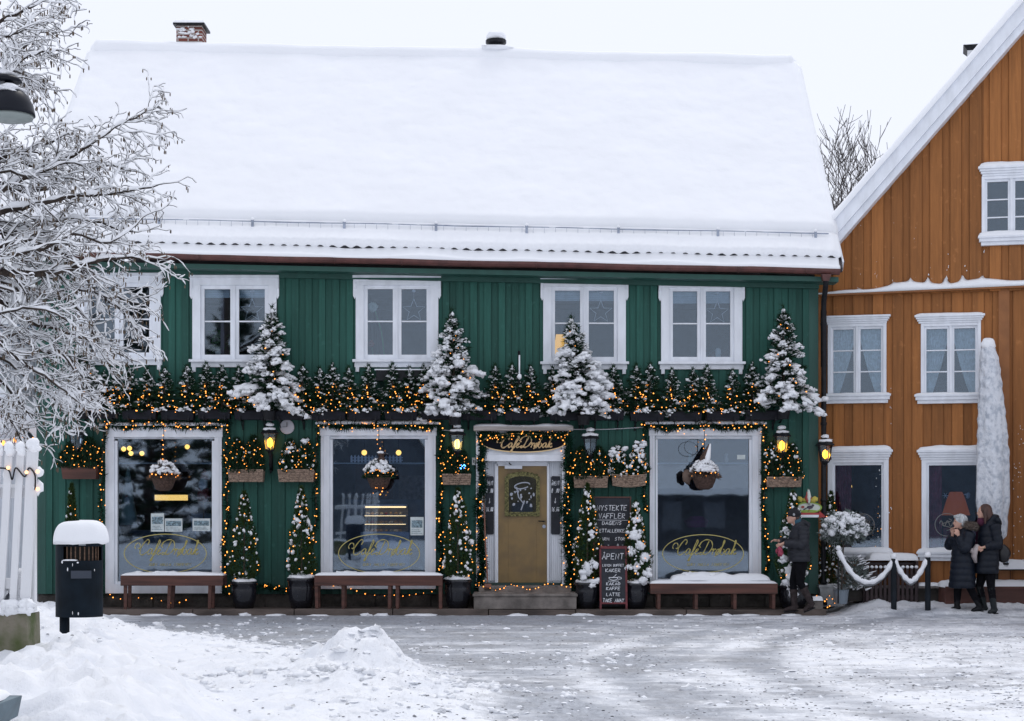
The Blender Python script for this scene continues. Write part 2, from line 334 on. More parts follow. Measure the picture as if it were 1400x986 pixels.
SCR = [[(-.9, 1.0), (-1.15, 1.45), (-.8, 1.95), (-.2, 1.9), (.1, 1.3), (-.1, 1.0), (-.35, 1.15)], [(1.7, 1.7), (1.9, 2.3), (1.4, 2.55), (.7, 1.9), (.25, .9), (.45, .1), (1.1, 0), (1.9, .5)],
       [(x+2.1, y) for x, y in A_], [(3.5, .3), (4.1, 1.3), (4.4, 2.2), (4.2, 2.5), (3.95, 1.9), (3.6, .4), (3.3, -.9), (3.05, -1.0), (3.25, -.4), (3.9, .2), (4.3, .4)],
       [(4.3, .4), (4.8, .75), (4.75, 1.0), (4.4, .8), (4.35, .2), (4.7, 0), (5.1, .3)], [(4.75, 1.45), (5.15, 1.9)],
       [(6.9, 2.3), (6.5, 1.2), (6.1, .2), (5.6, 0), (5.35, .25), (5.8, .35), (6.6, .05), (7.5, .5), (7.9, 1.4), (7.4, 2.3), (6.3, 2.55), (5.3, 2.2), (4.95, 1.6), (5.25, 1.2)],
       [(8.0, .8), (8.25, 1.05), (8.3, .8), (8.2, .05)], [(8.25, .5), (8.6, 1), (8.9, .85)], [(9.6, .95), (9.15, .8), (8.95, .3), (9.3, 0), (9.75, .2), (9.9, .7), (9.6, .95)], [(8.95, -.3), (9.95, 1.3)],
       [(9.8, .5), (10.3, 1.5), (10.5, 2.3), (10.3, 2.4), (10.15, 1.5), (10.05, .4), (10.4, 0), (10.8, .3), (10.8, .8), (10.5, .9)], [(x+11.1, y) for x, y in A_],
       [(12.5, .3), (12.95, 1.5), (13.1, 2.3), (12.9, 2.4), (12.8, 1.4), (12.65, 0)], [(12.75, .6), (13.2, 1.0), (13.3, .8), (12.9, .55), (13.2, .05), (13.7, .35)]]
def script_name(mb, xc, zc, w, y, lw, mi=0, slant=.3, vs=1.0):
    k = w/15.2
    for st in SCR:
        p = catmull([((x-6.2+slant*z)*k, z*k*vs) for x, z in st], 5)
        n = len(p); rad = [lw*(.55+.75*abs(math.sin(2.3*i/5+.6))) for i in range(n)]
        mb.tube([(xc+a, y, zc+b-.8*k*vs) for a, b in p], rad, 4, mi)
def small_script(mb, text, xc, z, w, h, y, lw, mi=0):      # slanted small lettering
    chalk(mb, text, xc, z, h, w, y, lw, mi, slant=.35)
def ellipse(cx, cz, rx, rz, n=48): return [(cx+rx*math.cos(2*PI*i/n), cz+rz*math.sin(2*PI*i/n)) for i in range(n)]

# ------------------------------------------------------------------ ground: one sheet, snow banks and icy street
def axis(lo, hi, step, far_lo, far_hi):
    a = list(np.arange(lo, hi, step)); s = step; x = lo
    while x > far_lo: s *= 1.18; x -= s; a.insert(0, x)
    s = step; x = a[-1]
    while x < far_hi: s *= 1.18; x += s; a.append(x)
    return np.array(a)
def bank_edge(d):       # right-hand edge of the ploughed bank (X) at distance d from the camera
    return np.interp(d, [5, 12, 14.4, 16.4, 20.0, 22.0, 24, 27], [1.3, .45, .0, -.42, -1.0, -2.6, -4.0, -6.2])
def ground_z(X, Y):
    d = Y+30
    e = bank_edge(d)
    bank = ss(-.1, 1.3, e-X)
    n1 = fbm(X*1.1, Y*.9, 4, 3); n2 = fbm(X*4.5, Y*4.5, 4, 9); n3 = fbm(X*13, Y*13, 2, 21)
    near = ss(29.0, 28.2, d)                       # the bank stops at the kerb
    z = .012*n3+.02*n2*ss(29.3, 28, d)
    z = z+near*bank*(.12+.14*n1+.09*n2+.045*n3)
    # ploughed heap
    r = np.sqrt(((X+1.54)/.60)**2+((Y+12.1)/.55)**2)
    z = z+.54*np.exp(-(r*1.35)**1.35)*(1+.5*n2)+.06*n3*np.exp(-r*r*.5)
    r2 = np.sqrt(((X+.95)/1.1)**2+((Y+14.0)/.9)**2); z = z+.13*np.exp(-r2**2)*(1+.9*n2)
    # mound on the left verge
    xb = np.interp(d, [8, 12.7, 16, 21, 26, 29.4], [-.9, -1.7, -2.75, -4.2, -5.6, -6.6])
    m = ss(0, 1.15, xb-X)*ss(29.9, 28.6, d)
    hm = np.interp(d, [5, 10, 13, 16, 20, 25, 29], [.42, .50, .60, .47, .34, .24, .2])
    z = z+m*(hm*(1+.4*n1)+.20*n2+.055*n3-.08)
    # swept snow against the ochre house
    b = ss(5.35, 6.2, X)*ss(28.4, 29.9, d)*(1+0*X)
    z = z+b*(.22+.16*n1+.1*n2+.03*n3)
    z = z+ss(2.5, 6, X)*ss(29.5, 24, d)*(.03*n2+.05*n1+.02)
    under = ((X > -8.05) & (X < 5.3) & (Y > -.7) & (Y < 8.4))
    z = np.where(under, -.04, z)
    far = ss(60, 150, np.abs(Y)+np.abs(X)*.5)
    return z*(1-far)
gx = axis(-8.3, 9.4, .055, -400, 400); gy = axis(-20.3, .9, .055, -400, 500)
GX, GY = np.meshgrid(gx, gy, indexing='ij'); GZ = ground_z(GX, GY)
nx, ny = GX.shape
vv = np.stack([GX, GY, GZ], -1).reshape(-1, 3)
ii = np.arange(nx*ny).reshape(nx, ny)
ff = np.stack([ii[:-1, :-1], ii[1:, :-1], ii[1:, 1:], ii[:-1, 1:]], -1).reshape(-1, 4)
me = bpy.data.meshes.new('ground'); me.from_pydata(vv.tolist(), [], ff.tolist())
me.polygons.foreach_set('use_smooth', [True]*len(me.polygons))
# what covers the street where: driven ice against packed snow
D = GY+30
w1 = fbm(GX*.45, GY*.8, 4, 31); w2 = fbm(GX*.5, GY*3.2, 4, 40); w3 = fbm(GX*5, GY*7, 3, 50)
ice = ss(-.75, .55, GX-bank_edge(D)+.5*w3)*ss(29.6, 29.0, D)*ss(4, 10, D)
sn_right = np.interp(GX/np.maximum(D, 1)*2400+700, [600, 760, 900, 1100, 1400], [0, .06, .30, .52, .60])
road = np.exp(-((D-27.0)/1.5)**2)                       # the driven lane along the kerb
amt = .98-sn_right*(1-.45*road)+1.0*w1+.45*w2+.6*w3
cv = GX-(.7+.035*(GY+11.5)**2)+.5*w1; tb = ss(-3.5, -7, GY)*np.clip(.75+2.2*w3+1.2*w2, 0, 1.3); amt = amt-.42*np.exp(-(cv/.22)**2)*tb+.2*np.exp(-((cv-.5)/.2)**2)
amt = amt-.3*np.exp(-((cv-1.55)/.2)**2)*tb-.25*np.exp(-((cv-2.6)/.25)**2)*tb+.3*np.exp(-((cv-2.1)/.2)**2)
ice = ice*np.clip(amt, 0, 1)
lane_left = ss(23.6, 24.4, D)*ss(28.9, 28.2, D)*ss(-8.0, -6, GX)
path_grey = ss(0, .4, bank_edge(D)-GX)*(.20+.25*w1)*(1+2.2*w3)*ss(-.2, .8, GX-np.interp(D, [8, 12.7, 16, 21, 26, 29.4], [-.9, -1.7, -2.75, -4.2, -5.6, -6.6]))
ice = np.clip(np.maximum(ice, path_grey), 0, 1)
at = me.attributes.new('ice', 'FLOAT', 'POINT'); at.data.foreach_set('value', ice.reshape(-1).astype(np.float32))
me.update(); ground = bpy.data.objects.new('ground', me); COL.objects.link(ground); tag(ground, kind='structure')
def ground_mat():
    m = bpy.data.materials.new('street_snow_and_ice'); m.use_nodes = True; n = m.node_tree.nodes; l = m.node_tree.links
    b = n['Principled BSDF']; tc = n.new('ShaderNodeTexCoord'); at = n.new('ShaderNodeAttribute'); at.attribute_name = 'ice'
    def noise(sc, det=6, st=(1, 1, 1), rough=.6):
        mp = n.new('ShaderNodeMapping'); mp.inputs['Scale'].default_value = st; l.new(tc.outputs['Object'], mp.inputs[0])
        z = n.new('ShaderNodeTexNoise'); z.inputs['Scale'].default_value = sc; z.inputs['Detail'].default_value = det; z.inputs['Roughness'].default_value = rough
        l.new(mp.outputs[0], z.inputs['Vector']); return z.outputs[0]
    def math_(op, a, b_, clamp=False):
        q = n.new('ShaderNodeMath'); q.operation = op; q.use_clamp = clamp
        for i, x in enumerate((a, b_)):
            if isinstance(x, (int, float)): q.inputs[i].default_value = x
            else: l.new(x, q.inputs[i])
        return q.outputs[0]
    def rng(x, a, b_, c=0, d=1):
        q = n.new('ShaderNodeMapRange'); l.new(x, q.inputs[0])
        for i, k in enumerate((a, b_, c, d)): q.inputs[i+1].default_value = k
        return q.outputs[0]
    def mix(f, a, b_):
        q = n.new('ShaderNodeMix'); q.data_type = 'RGBA'
        if isinstance(f, (int, float)): q.inputs[0].default_value = f
        else: l.new(f, q.inputs[0])
        for i, x in ((6, a), (7, b_)):
            if isinstance(x, tuple): q.inputs[i].default_value = (*x, 1)
            else: l.new(x, q.inputs[i])
        return q.outputs[2]
    str_ = noise(2.6, 9, (.8, 1.3, 1), .75); fine = noise(8, 8, (1.7, .6, 1), .8); big = noise(1.1, 5)
    cover = math_('ADD', at.outputs['Fac'], math_('MULTIPLY', math_('SUBTRACT', math_('ADD', str_, fine), 1.0), 1.6))
    f = rng(cover, .22, .86)
    grit = math_('MAXIMUM', rng(noise(9, 6, (1.9, .55, 1), .85), .56, .64), rng(noise(20, 4, (1.4, .6, 1), .8), .60, .70))
    icec = mix(rng(fine, .35, .65), (.25, .27, .31), (.58, .61, .66))
    icec = mix(math_('MULTIPLY', rng(big, .45, .62), .5), icec, (.30, .30, .305))
    snow = mix(rng(noise(2.5, 6), .4, .65), (.87, .885, .91), (.80, .825, .87))
    snow = mix(math_('MULTIPLY', grit, math_('MULTIPLY', rng(at.outputs['Fac'], .02, .3), .55)), snow, (.5, .49, .48))
    c = mix(f, snow, icec)
    c = mix(math_('MULTIPLY', grit, math_('MULTIPLY', f, .62)), c, (.15, .155, .17))
    l.new(c, b.inputs['Base Color'])
    l.new(rng(f, 0, 1, .85, .42), b.inputs['Roughness']); b.inputs['Specular IOR Level'].default_value = .35
    bp = n.new('ShaderNodeBump'); bp.inputs['Strength'].default_value = .7; bp.inputs['Distance'].default_value = .022
    h = math_('ADD', math_('MULTIPLY', fine, 1.0), math_('MULTIPLY', noise(45, 5), .4)); l.new(h, bp.inputs['Height']); l.new(bp.outputs[0], b.inputs['Normal'])
    return m
ground.data.materials.append(ground_mat())
# clods thrown up by the plough
m = MB(); npr = np.random.RandomState(12); k = 0
while k < 620:
    d_ = npr.uniform(10.5, 27); e_ = float(bank_edge(d_)); x_ = e_-abs(npr.normal())*1.1+.25; y_ = d_-30
    if npr.rand() < .35: x_, y_ = -1.5+npr.normal()*1.2, -13+abs(npr.normal())*-.5
    if npr.rand() < .25: x_ = npr.uniform(-6, -1.5)
    w_ = npr.uniform(.012, .045)*(1.6 if npr.rand() < .08 else 1); z_ = float(ground_z(np.array([x_]), np.array([y_]))[0]); m.blob((x_, y_, z_+w_*.15), (w_*1.3, w_, w_*.75), 1 if w_ < .03 else 2, amp=.45, fr=3); k += 1
tag(m.build('snow_clods', SNOW, smooth=True), 'small clods of ploughed snow strewn over the bank', 'snow', kind='stuff')
# sanding grit and icy crumbs frozen into the lane
for nm, mt, num, lb in (('road_grit', mat('grit_stone', (.24, .245, .26), rough=.9, isl=.5), 3600, 'dark sanding grit scattered over the icy lane'), ('ice_crumbs', SNOW, 800, 'small crumbs of ice and snow on the icy lane')):
    m = MB(); k = 0
    while k < num:
        d_ = 13.5+15*npr.rand()**1.3; y_ = d_-30; x_ = npr.uniform(-.32*d_, .32*d_)
        e_ = float(bank_edge(d_))
        if x_ < e_-1.2 and npr.rand() < .75: continue
        if float(vnoise(np.array([x_*.8]), np.array([y_*.5]), 77)[0]) < npr.rand()*.9: continue
        z_ = float(ground_z(np.array([x_]), np.array([y_]))[0]); w_ = npr.uniform(.003, .010)*(1.5 if npr.rand() < .06 else 1) if nm == 'road_grit' else npr.uniform(.008, .028)*(1.5 if npr.rand() < .05 else 1)
        m.blob((x_, y_, z_+w_*.2), (w_*npr.uniform(1, 2.2), w_*npr.uniform(1, 1.8), w_*.55), 1, amp=.4, fr=3); k += 1
    tag(m.build(nm, mt), lb, 'grit' if nm == 'road_grit' else 'ice', kind='stuff')
# kerb terrace under the shopfront
kb = MB(); x = -7.4
while x < 5.2:
    w = rnd.uniform(1.4, 2.2); kb.box(x, min(x+w, 5.25)-.012, -.78, .0, -.05, .1+rnd.uniform(-.006, .006)); x += w
kerb = kb.build('kerb', KERB, bevel=.012); tag(kerb, kind='structure')
ks = MB()
for a, b in ((-7.2, -5.4), (-4.9, -3.9), (-3.2, -1.4), (.1, 1.7), (2.2, 5.0)):
    x = a
    while x < b: w = rnd.uniform(.15, .5); ks.blob((x, -.84, .0), (w*.5, .1, rnd.uniform(.02, .05)), 2, amp=.3); x += w*1.1+rnd.uniform(0, .35)
o = ks.build('snow_against_kerb', SNOW, smooth=True); tag(o, kind='stuff', label='low crumbs of ploughed snow along the kerb of the shopfront', cat='snow')

# ------------------------------------------------------------------ green house
CAFE = thing('cafe_house', 'dark green two-storey wooden cafe house under a deep snow roof', 'house', (0, 0, 0))
def wall_boards(mb, x0, x1, zb, zt, holes, bw, y0=-.0, step=.026, thick=.03, ratio=.5, gap=.004):
    """vertical board-on-board cladding; zt is a function of x; holes are (x0,x1,z0,z1)"""
    x = x0; k = 0
    while x < x1-.01:
        w = bw*2*(ratio if k % 2 == 0 else 1-ratio)*rnd.uniform(.94, 1.06); w = min(w, x1-x)
        xa, xb = x+gap*.5, x+w-gap*.5; yf = y0-(step if k % 2 == 0 else 0)
        cuts = sorted({xa, xb, *[h for q in holes for h in q[:2] if xa+.004 < h < xb-.004]})
        for a, b in zip(cuts[:-1], cuts[1:]):
            m = (a+b)/2; zs = [(zb, None)]
            hs = sorted([(q[2], q[3]) for q in holes if q[0] < m < q[1]])
            lo = zb; segs = []
            for h0, h1 in hs:
                if h0 > lo: segs.append((lo, h0))
                lo = max(lo, h1)
            if lo < min(zt(a), zt(b))-.002: segs.append((lo, None))
            for s0, s1 in segs:
                if s1 is None: mb.prism([(a, s0), (b, s0), (b, zt(b)), (a, zt(a))], yf-.0, y0+thick)
                else: mb.box(a, b, yf, y0+thick, s0, s1)
        x += w; k += 1
def sheet_with_holes(mb, x0, x1, z0, z1, holes, y0, y1):
    xs = sorted({x0, x1, *[h for q in holes for h in q[:2] if x0 < h < x1]})
    for a, b in zip(xs[:-1], xs[1:]):
        m = (a+b)/2; lo = z0
        for h0, h1 in sorted([(q[2], q[3]) for q in holes if q[0] < m < q[1]]):
            if h0 > lo: mb.box(a, b, y0, y1, lo, h0)
            lo = max(lo, h1)
        if lo < z1: mb.box(a, b, y0, y1, lo, z1)
XL, XR = -8.12, 5.23
UPW = [(104, 222, 375, 497), (262, 380, 378, 500), (485, 601, 378, 500), (741, 857, 380, 503), (902, 1016, 381, 503)]
SHW = [(145, 304, 590, 808), (439, 596, 588, 802), (888, 1040, 588, 802)]
DOOR = (653, 777, 590, 800)
holes = [(FX(a+8), FX(b-8), FZ(d-8), FZ(c+8)) for a, b, c, d in UPW]+[(FX(a+8), FX(b-8), FZ(d-8), FZ(c+8)) for a, b, c, d in SHW]+[(FX(DOOR[0]+3), FX(DOOR[1]-3), .3, FZ(594))]
wtop = lambda x: 5.93-.26*(x-XL)/(XR-XL)
WB = FZ(812)
m = MB(); wall_boards(m, XL+.16, XR-.16, WB, wtop, holes, .118)
m.build('front_wall', GREEN, CAFE)
m = MB(); sheet_with_holes(m, XL, XR, WB, 5.6, holes, .03, .08)
for x in (XL, XR-.16): m.box(x, x+.16, -.03, .03, WB, 5.7)
m.box(XL, XL+.02, .08, 8, WB, 5.6); m.box(XR-.02, XR, .08, 8, WB, 5.6); m.box(XL, XR, 7.95, 8, WB, 5.6)
m.prism([(XL, 5.6), (XR, 5.6), (XR, 5.65), (XL, 5.9)], .03, .06)
m.raw([(XL+.01, .1, 5.6), (XL+.01, 7.9, 5.6), (XL+.01, 4, 10.3)], [(0, 1, 2)]); m.raw([(XR-.01, .1, 5.6), (XR-.01, 7.9, 5.6), (XR-.01, 4, 10.1)], [(0, 1, 2)])
m.build('wall', GREENP, CAFE)
m = MB(); m.box(XL+.02, XR-.02, .01, .08, -.3, WB); m.box(XL+.02, XL+.1, .08, 8, -.3, WB); m.box(XR-.1, XR-.02, .08, 8, -.3, WB)
for i in range(14): m.box(XL+.1+i*.95, XL+.1+i*.95+.93, -.02, .01, .1, WB-.03-.02*(i % 2))
m.build('foundation', DSTONE, CAFE, bevel=.008)
# eaves
m = MB(); 
m.prism([(XL-.02, 5.88), (5.50, 5.60), (5.50, 5.68), (XL-.02, 5.96)], -.44, -.0)
m.prism([(XL-.02, 5.80), (XR, 5.53), (XR, 5.62), (XL-.02, 5.89)], -.1, -.03)
m.build('soffit', GREENP, CAFE)
def gz(x): return np.interp(x, [-8.2, 5.6], [6.07, 5.765])        # gutter line
m = MB(); N = 40; xs = np.linspace(-8.18, 5.5, N)
prof = [(-.075, .035), (-.07, -.01), (-.045, -.045), (0, -.06), (.045, -.045), (.07, -.01), (.075, .035), (.068, .035), (.06, -.005), (0, -.05), (-.06, -.005), (-.066, .035)]
v = [(x, -.52+a, gz(x)+b+.006*math.sin(x*2)) for x in xs for a, b in prof]; k = len(prof)
m.raw(v, [(i*k+j, (i+1)*k+j, (i+1)*k+(j+1) % k, i*k+(j+1) % k) for i in range(N-1) for j in range(k)]+[tuple(range(k)), tuple((N-1)*k+j for j in range(k-1, -1, -1))])
for i in range(12): x = -7.5+i*1.13; m.tube([(x, -.60, gz(x)+.03), (x, -.595, gz(x)-.03), (x, -.52, gz(x)-.066)], .008, 4)
gut = m.build('gutter', GUT, CAFE, smooth=False)
# roof body
EY, EZL, EZR = -.50, 6.12, 5.83; RY, RZL, RZR = 4.0, 10.50, 10.22
def roof_pt(x, t, n=0):       # t 0 at the eave .. 1 at the ridge, n above the slope
    u = (x+8.17)/13.73; ez = EZL+(EZR-EZL)*u; rz = RZL+(RZR-RZL)*u
    sl = math.atan2(rz-ez, RY-EY); return (x, EY+(RY-EY)*t-n*math.sin(sl), ez+(rz-ez)*t+n*math.cos(sl))
m = MB()
xa, xb = -8.17, 5.56
for sgn in (1, -1):
    q = [roof_pt(xa, 0), roof_pt(xb, 0), roof_pt(xb, 1), roof_pt(xa, 1), roof_pt(xa, 0, -.1), roof_pt(xb, 0, -.1), roof_pt(xb, 1, -.1), roof_pt(xa, 1, -.1)]
    if sgn < 0: q = [(x, 8-y, z) for x, y, z in q]
    m.raw(q, [(0, 1, 2, 3), (4, 7, 6, 5), (0, 4, 5, 1), (1, 5, 6, 2), (3, 7, 4, 0)])
m.build('roof', mat('roof_tiles', (.05, .04, .045), rough=.7, var=.2), CAFE)
# tile wave under the upper snow
m = MB(); N = 400; xs = np.linspace(-8.15, 5.54, N); top = []; bot = []
for x in xs:
    w = .028*math.sin(2*PI*x/.205)
    top.append(roof_pt(x, .030, .075+w)); bot.append(roof_pt(x, .030, .03+w*1.0))
t2 = [roof_pt(x, .12, .06) for x in xs]
m.raw(top+bot+t2, [(i+N, i+1+N, i+1, i) for i in range(N-1)]+[(i, i+1, i+1+2*N, i+2*N) for i in range(N-1)])
m.build('roof_tile_edge', mat('roof_tile_edges', (.02, .02, .026), rough=.7), CAFE)
def snow_sheet(x0, x1, t0, t1, th, nx, nt, seed, amp=.25, wave=0, rfront=.15, side=True, base=0.0):
    m = MB(); xs = np.linspace(x0, x1, nx); ts = t0+(t1-t0)*np.linspace(0, 1, nt)**1.0
    X, T = np.meshgrid(xs, ts, indexing='ij'); L = (T-t0)*6.3; L2 = (t1-T)*6.3
    H = th*(1+amp*2*fbm(X*.9+seed, L*1.1, 4, seed)+amp*.5*fbm(X*5, L*5, 3, seed+3)+(amp*.4*fbm(X*.35, L*3.2, 4, seed+9) if nt > 50 else 0))
    H = H*np.clip(L/rfront, 0.04, 1)**.45
    if side: H = H*np.clip((X-x0)/.12, .3, 1)**.4*np.clip((x1-X)/.12, .3, 1)**.4
    if wave: H = H+wave*np.sin(2*PI*X/.205)*np.exp(-L/.12)
    v = [roof_pt(X[i, j], T[i, j], base+H[i, j]) for i in range(nx) for j in range(nt)]+[roof_pt(X[i, j], T[i, j], base) for i in range(nx) for j in range(nt)]
    if wave: v = v[:nx*nt]+[roof_pt(X[i, j], T[i, j], base+(.0+wave*math.sin(2*PI*X[i, j]/.205))*math.exp(-L[i, j]/.1)) for i in range(nx) for j in range(nt)]
    M = nx*nt; f = [(i*nt+j, (i+1)*nt+j, (i+1)*nt+j+1, i*nt+j+1) for i in range(nx-1) for j in range(nt-1)]
    f += [(i*nt, i*nt+M, (i+1)*nt+M, (i+1)*nt) for i in range(nx-1)]+[(i*nt+nt-1, (i+1)*nt+nt-1, (i+1)*nt+nt-1+M, i*nt+nt-1+M) for i in range(nx-1)]
    f += [(j, j+1, j+1+M, j+M) for j in range(nt-1)]+[((nx-1)*nt+j, (nx-1)*nt+j+M, (nx-1)*nt+j+1+M, (nx-1)*nt+j+1) for j in range(nt-1)]
    m.raw(v, f); return m
snow_sheet(-8.2, 5.58, .125, 1.0, .25, 260, 90, 5, amp=.13, rfront=.14, base=.0).build('roof_snow', SNOWR, CAFE, smooth=True)
snow_sheet(-8.17, 5.56, .031, .125, .095, 420, 10, 11, amp=.35, wave=.020, rfront=.06, base=.062).build('eave_snow', SNOWR, CAFE, smooth=True)
m = MB(); N = 300; xs = np.linspace(-8.17, 5.5, N)           # snow lying in the gutter and on the lowest tile course
pr = []
for i, x in enumerate(xs):
    q = .014*math.sin(x*3)+.05*float(fbm(np.array([x*1.5]), np.array([.3]), 3, 4)[0]); g = gz(x)
    e = roof_pt(x, .030, .03)
    pr.append([(x, -.593, g+.03), (x, -.600, g+.06+q), (x, -.57, g+.095+q), (x, -.5, g+.125+q), (x, e[1]-.03, e[2]+.03+q*.9), (x, e[1]+.02, e[2]+.01), (x, -.45, g+.0), (x, -.55, g-.02)])
k = 8; m.raw([p for r in pr for p in r], [(i*k+j, (i+1)*k+j, (i+1)*k+(j+1) % k, i*k+(j+1) % k) for i in range(N-1) for j in range(k)]+[tuple(range(k)), tuple((N-1)*k+j for j in range(k-1, -1, -1))])
m.build('gutter_snow', SNOWR, CAFE, smooth=True)
m = MB(); N = 120
for s, yy in ((0, 0),):
    pts = []; rr = []
    for x in np.linspace(-8.14, 5.5, N):
        p = roof_pt(x, 1, .0); q = float(fbm(np.array([x*.8]), np.array([1.7]), 4, 8)[0]); pts.append((x, 4.0, p[2]+.12+.05*q)); rr.append(.24*(1+.22*q))
    rr[0] = rr[-1] = .12
    m.tube(pts, rr, 14)
m.build('ridge_snow', SNOWR, CAFE, smooth=True)
# white verge boards
m = MB()
for x in (-8.2, 5.565):
    m = MB()
    q = [roof_pt(x, .02, -.16), roof_pt(x+.03, .02, -.16), roof_pt(x+.03, 1, -.16), roof_pt(x, 1, -.16), roof_pt(x, .02, .03), roof_pt(x+.03, .02, .03), roof_pt(x+.03, 1, .03), roof_pt(x, 1, .03)]
    m.raw(q, [(0, 3, 2, 1), (4, 5, 6, 7), (0, 1, 5, 4), (1, 2, 6, 5), (2, 3, 7, 6), (3, 0, 4, 7)]); m.build('bargeboard', WHITE, CAFE)
# snow guard
m = MB(); gpx = [-8.0, -6.0, -4.41, -2.85, -1.29, .25, 1.81, 3.5, 5.16]
def gp(x, h): p = roof_pt(x, .09, .0); return (p[0], p[1]-.07, p[2]+h-.07)
for h in (.30, .16): m.tube([gp(x, h+.006*math.sin(x*2.1)) for x in np.linspace(-8.1, 5.38, 60)], .012 if h > .2 else .009, 6)
for i in range(70):
    x = -8.0+i*.19
    if x < 5.3: m.tube([gp(x, .16), gp(x, .30)], .003, 4)
for x in gpx:
    a, b = gp(x, .05), gp(x, .33); m.box(x-.022, x+.022, a[1]-.012, a[1]+.012, a[2], b[2]); m.box(x-.012, x+.012, a[1], a[1]+.25, a[2]+.16, a[2]+.18)
m.build('snow_guard', STEEL, CAFE)
m = MB()
for x in gpx: p = gp(x, .33); m.blob((x, p[1], p[2]+.01), (.035, .03, .03), 1)
for x0, x1 in zip(gpx[:-1], gpx[1:]):
    m.tube([gp(x, .315) for x in np.linspace(x0+.03, x1-.03, 12)], [.016*rnd.uniform(.6, 1.3) for _ in range(12)], 6)
m.build('snow_on_guard', SNOW, CAFE, smooth=True)
# downpipe
m = MB(); m.tube([(5.27, -.52, 5.72), (5.27, -.52, 5.62), (5.28, -.45, 5.52), (5.30, -.16, 5.30), (5.31, -.1, 5.15), (5.31, -.09, .28), (5.31, -.16, .2), (5.31, -.2, .16)], .045, 10)
m.tube([(5.31, -.09, 5.16), (5.31, -.09, 4.2)], .05, 10)
for z in (4.9, 3.2, 1.9, .5): m.tube([(5.31, -.09, z), (5.31, -.09, z+.05)], .055, 10)
m.build('downpipe', BLACK, CAFE, smooth=True)
m = MB(); m.frustum((5.22, 5.32, -.57, -.47, 5.6), (5.19, 5.35, -.6, -.44, 5.71)); m.build('gutter_outlet', GUT, CAFE)
# chimney and vent
m = MB(); cx0, cx1 = -6.53, -6.03; m.box(cx0, cx1, 4.15, 4.65, 10.2, 11.19); ch = m.build('chimney', BRICK, CAFE)
m = MB(); m.box(cx0-.05, cx1+.06, 4.06, 4.74, 11.19, 11.225); m.build('chimney_cap', BLACK, ch)
m = MB(); snowpad(m, cx0-.05, cx1+.06, 4.06, 4.74, 11.228, .12, 16, 6, 3)
for i in range(26):
    x = rnd.uniform(cx0+.02, cx1-.03); m.blob((x, 4.145, rnd.uniform(10.95, 11.17)), (rnd.uniform(.02, .07), .015, rnd.uniform(.012, .035)), 1)
m.build('chimney_snow', SNOW, ch, smooth=True)
m = MB(); m.lathe([(.14, 0), (.14, .12), (.2, .14), (.2, .2), (.14, .22)], (-.31, 4, 10.66), 14); vt = m.build('roof_vent', BLACK, CAFE)
m = MB(); m.blob((-.31, 4, 10.93), (.2, .2, .11), 3, amp=.1); m.blob((-.31, 3.95, 10.68), (.32, .25, .07), 2); m.build('roof_vent_snow', SNOW, vt, smooth=True)

# ---- upper windows
BLIND = mat('pale_blind', (.5, .6, .66), rough=.8, var=.1, scale=9)
DARKIN = mat('dim_interior', (.15, .14, .16), rough=.9, var=.5, scale=1.5)
STARM = mat('white_wire', (.8, .82, .86), rough=.5)
def casement(px0, px1, py0, py1, blind=0, label=None):
    x0, x1, z1, z0 = FX(px0), FX(px1), FZ(py0), FZ(py1); xm = (x0+x1)/2
    m = MB(); j = .14; zt = z1-.035; zb = z0+.1
    m.box(x0+.02, x0+.02+j, -.055, .03, zb, zt-.12); m.box(x1-.02-j, x1-.02, -.055, .03, zb, zt-.12)
    m.box(x0+.02, x1-.02, -.06, .03, zt-.12, zt); m.box(x0-.03, x1+.03, -.11, .0, zt, z1+.012)
    m.box(x0+.0, x1-.0, -.08, .0, zt-.03, zt-.001)
    for xx, sg in ((x0-.025, 1), (x1+.025, -1)):       # side brackets under the cap
        a, b = (xx, xx+.055) if sg > 0 else (xx-.055, xx)
        m.prism([(a, zt), (a, zt-.30), ((a+b)/2, zt-.36), (b, zt-.30), (b, zt)], -.05, -.021); m.box(a+.006, b-.006, -.075, -.05, zt-.18, zt-.002)
    w = m.build('window', WHITE, CAFE, bevel=.004)
    m = MB(); m.box(x0-.03, x1+.03, -.12, .02, z0+.055, z0+.10); m.box(x0+.0, x1-.0, -.06, .0, z0-.03, z0+.055)
    for xx in (x0+.02, x1-.08): m.box(xx, xx+.06, -.07, -.0, z0-.11, z0-.03)
    m.build('sill', WHITE, w, bevel=.004)
    m = MB(); ax, bx, az, bz = x0+.02+j, x1-.02-j, zb, zt-.12
    for a, b in ((ax, xm-.012), (xm+.012, bx)):
        fw = .062
        for q in ((a, a+fw, az, bz), (b-fw, b, az, bz), (a+fw, b-fw, az, az+.085), (a+fw, b-fw, bz-.065, bz)): m.box(q[0], q[1], -.02, .04, q[2], q[3])
        zc = (az+bz)/2+.02; m.box(a+fw, b-fw, -.008, .03, zc-.012, zc+.012)
    m.box(xm-.014, xm+.014, -.045, .03, az, bz)
    m.build('sash', WHITE, w, bevel=.003)
    for a, b in ((ax+.05, xm-.06), (xm+.06, bx-.05)):
        m = MB(); m.box(a, b, .018, .022, az+.07, bz-.05); m.build('pane', GLASS, w)
    if blind:
        m = MB()
        for a, b in ((ax+.05, xm-.06), (xm+.06, bx-.05)):
            for i in range(int(blind/.03)): m.box(a, b, .08+(i % 2)*.004, .085+(i % 2)*.004, bz-.05-.03*(i+1), bz-.05-.03*i-.003)
        m.build('blind', BLIND, w)
    return w, (ax, bx, az, bz, xm)
wins = []
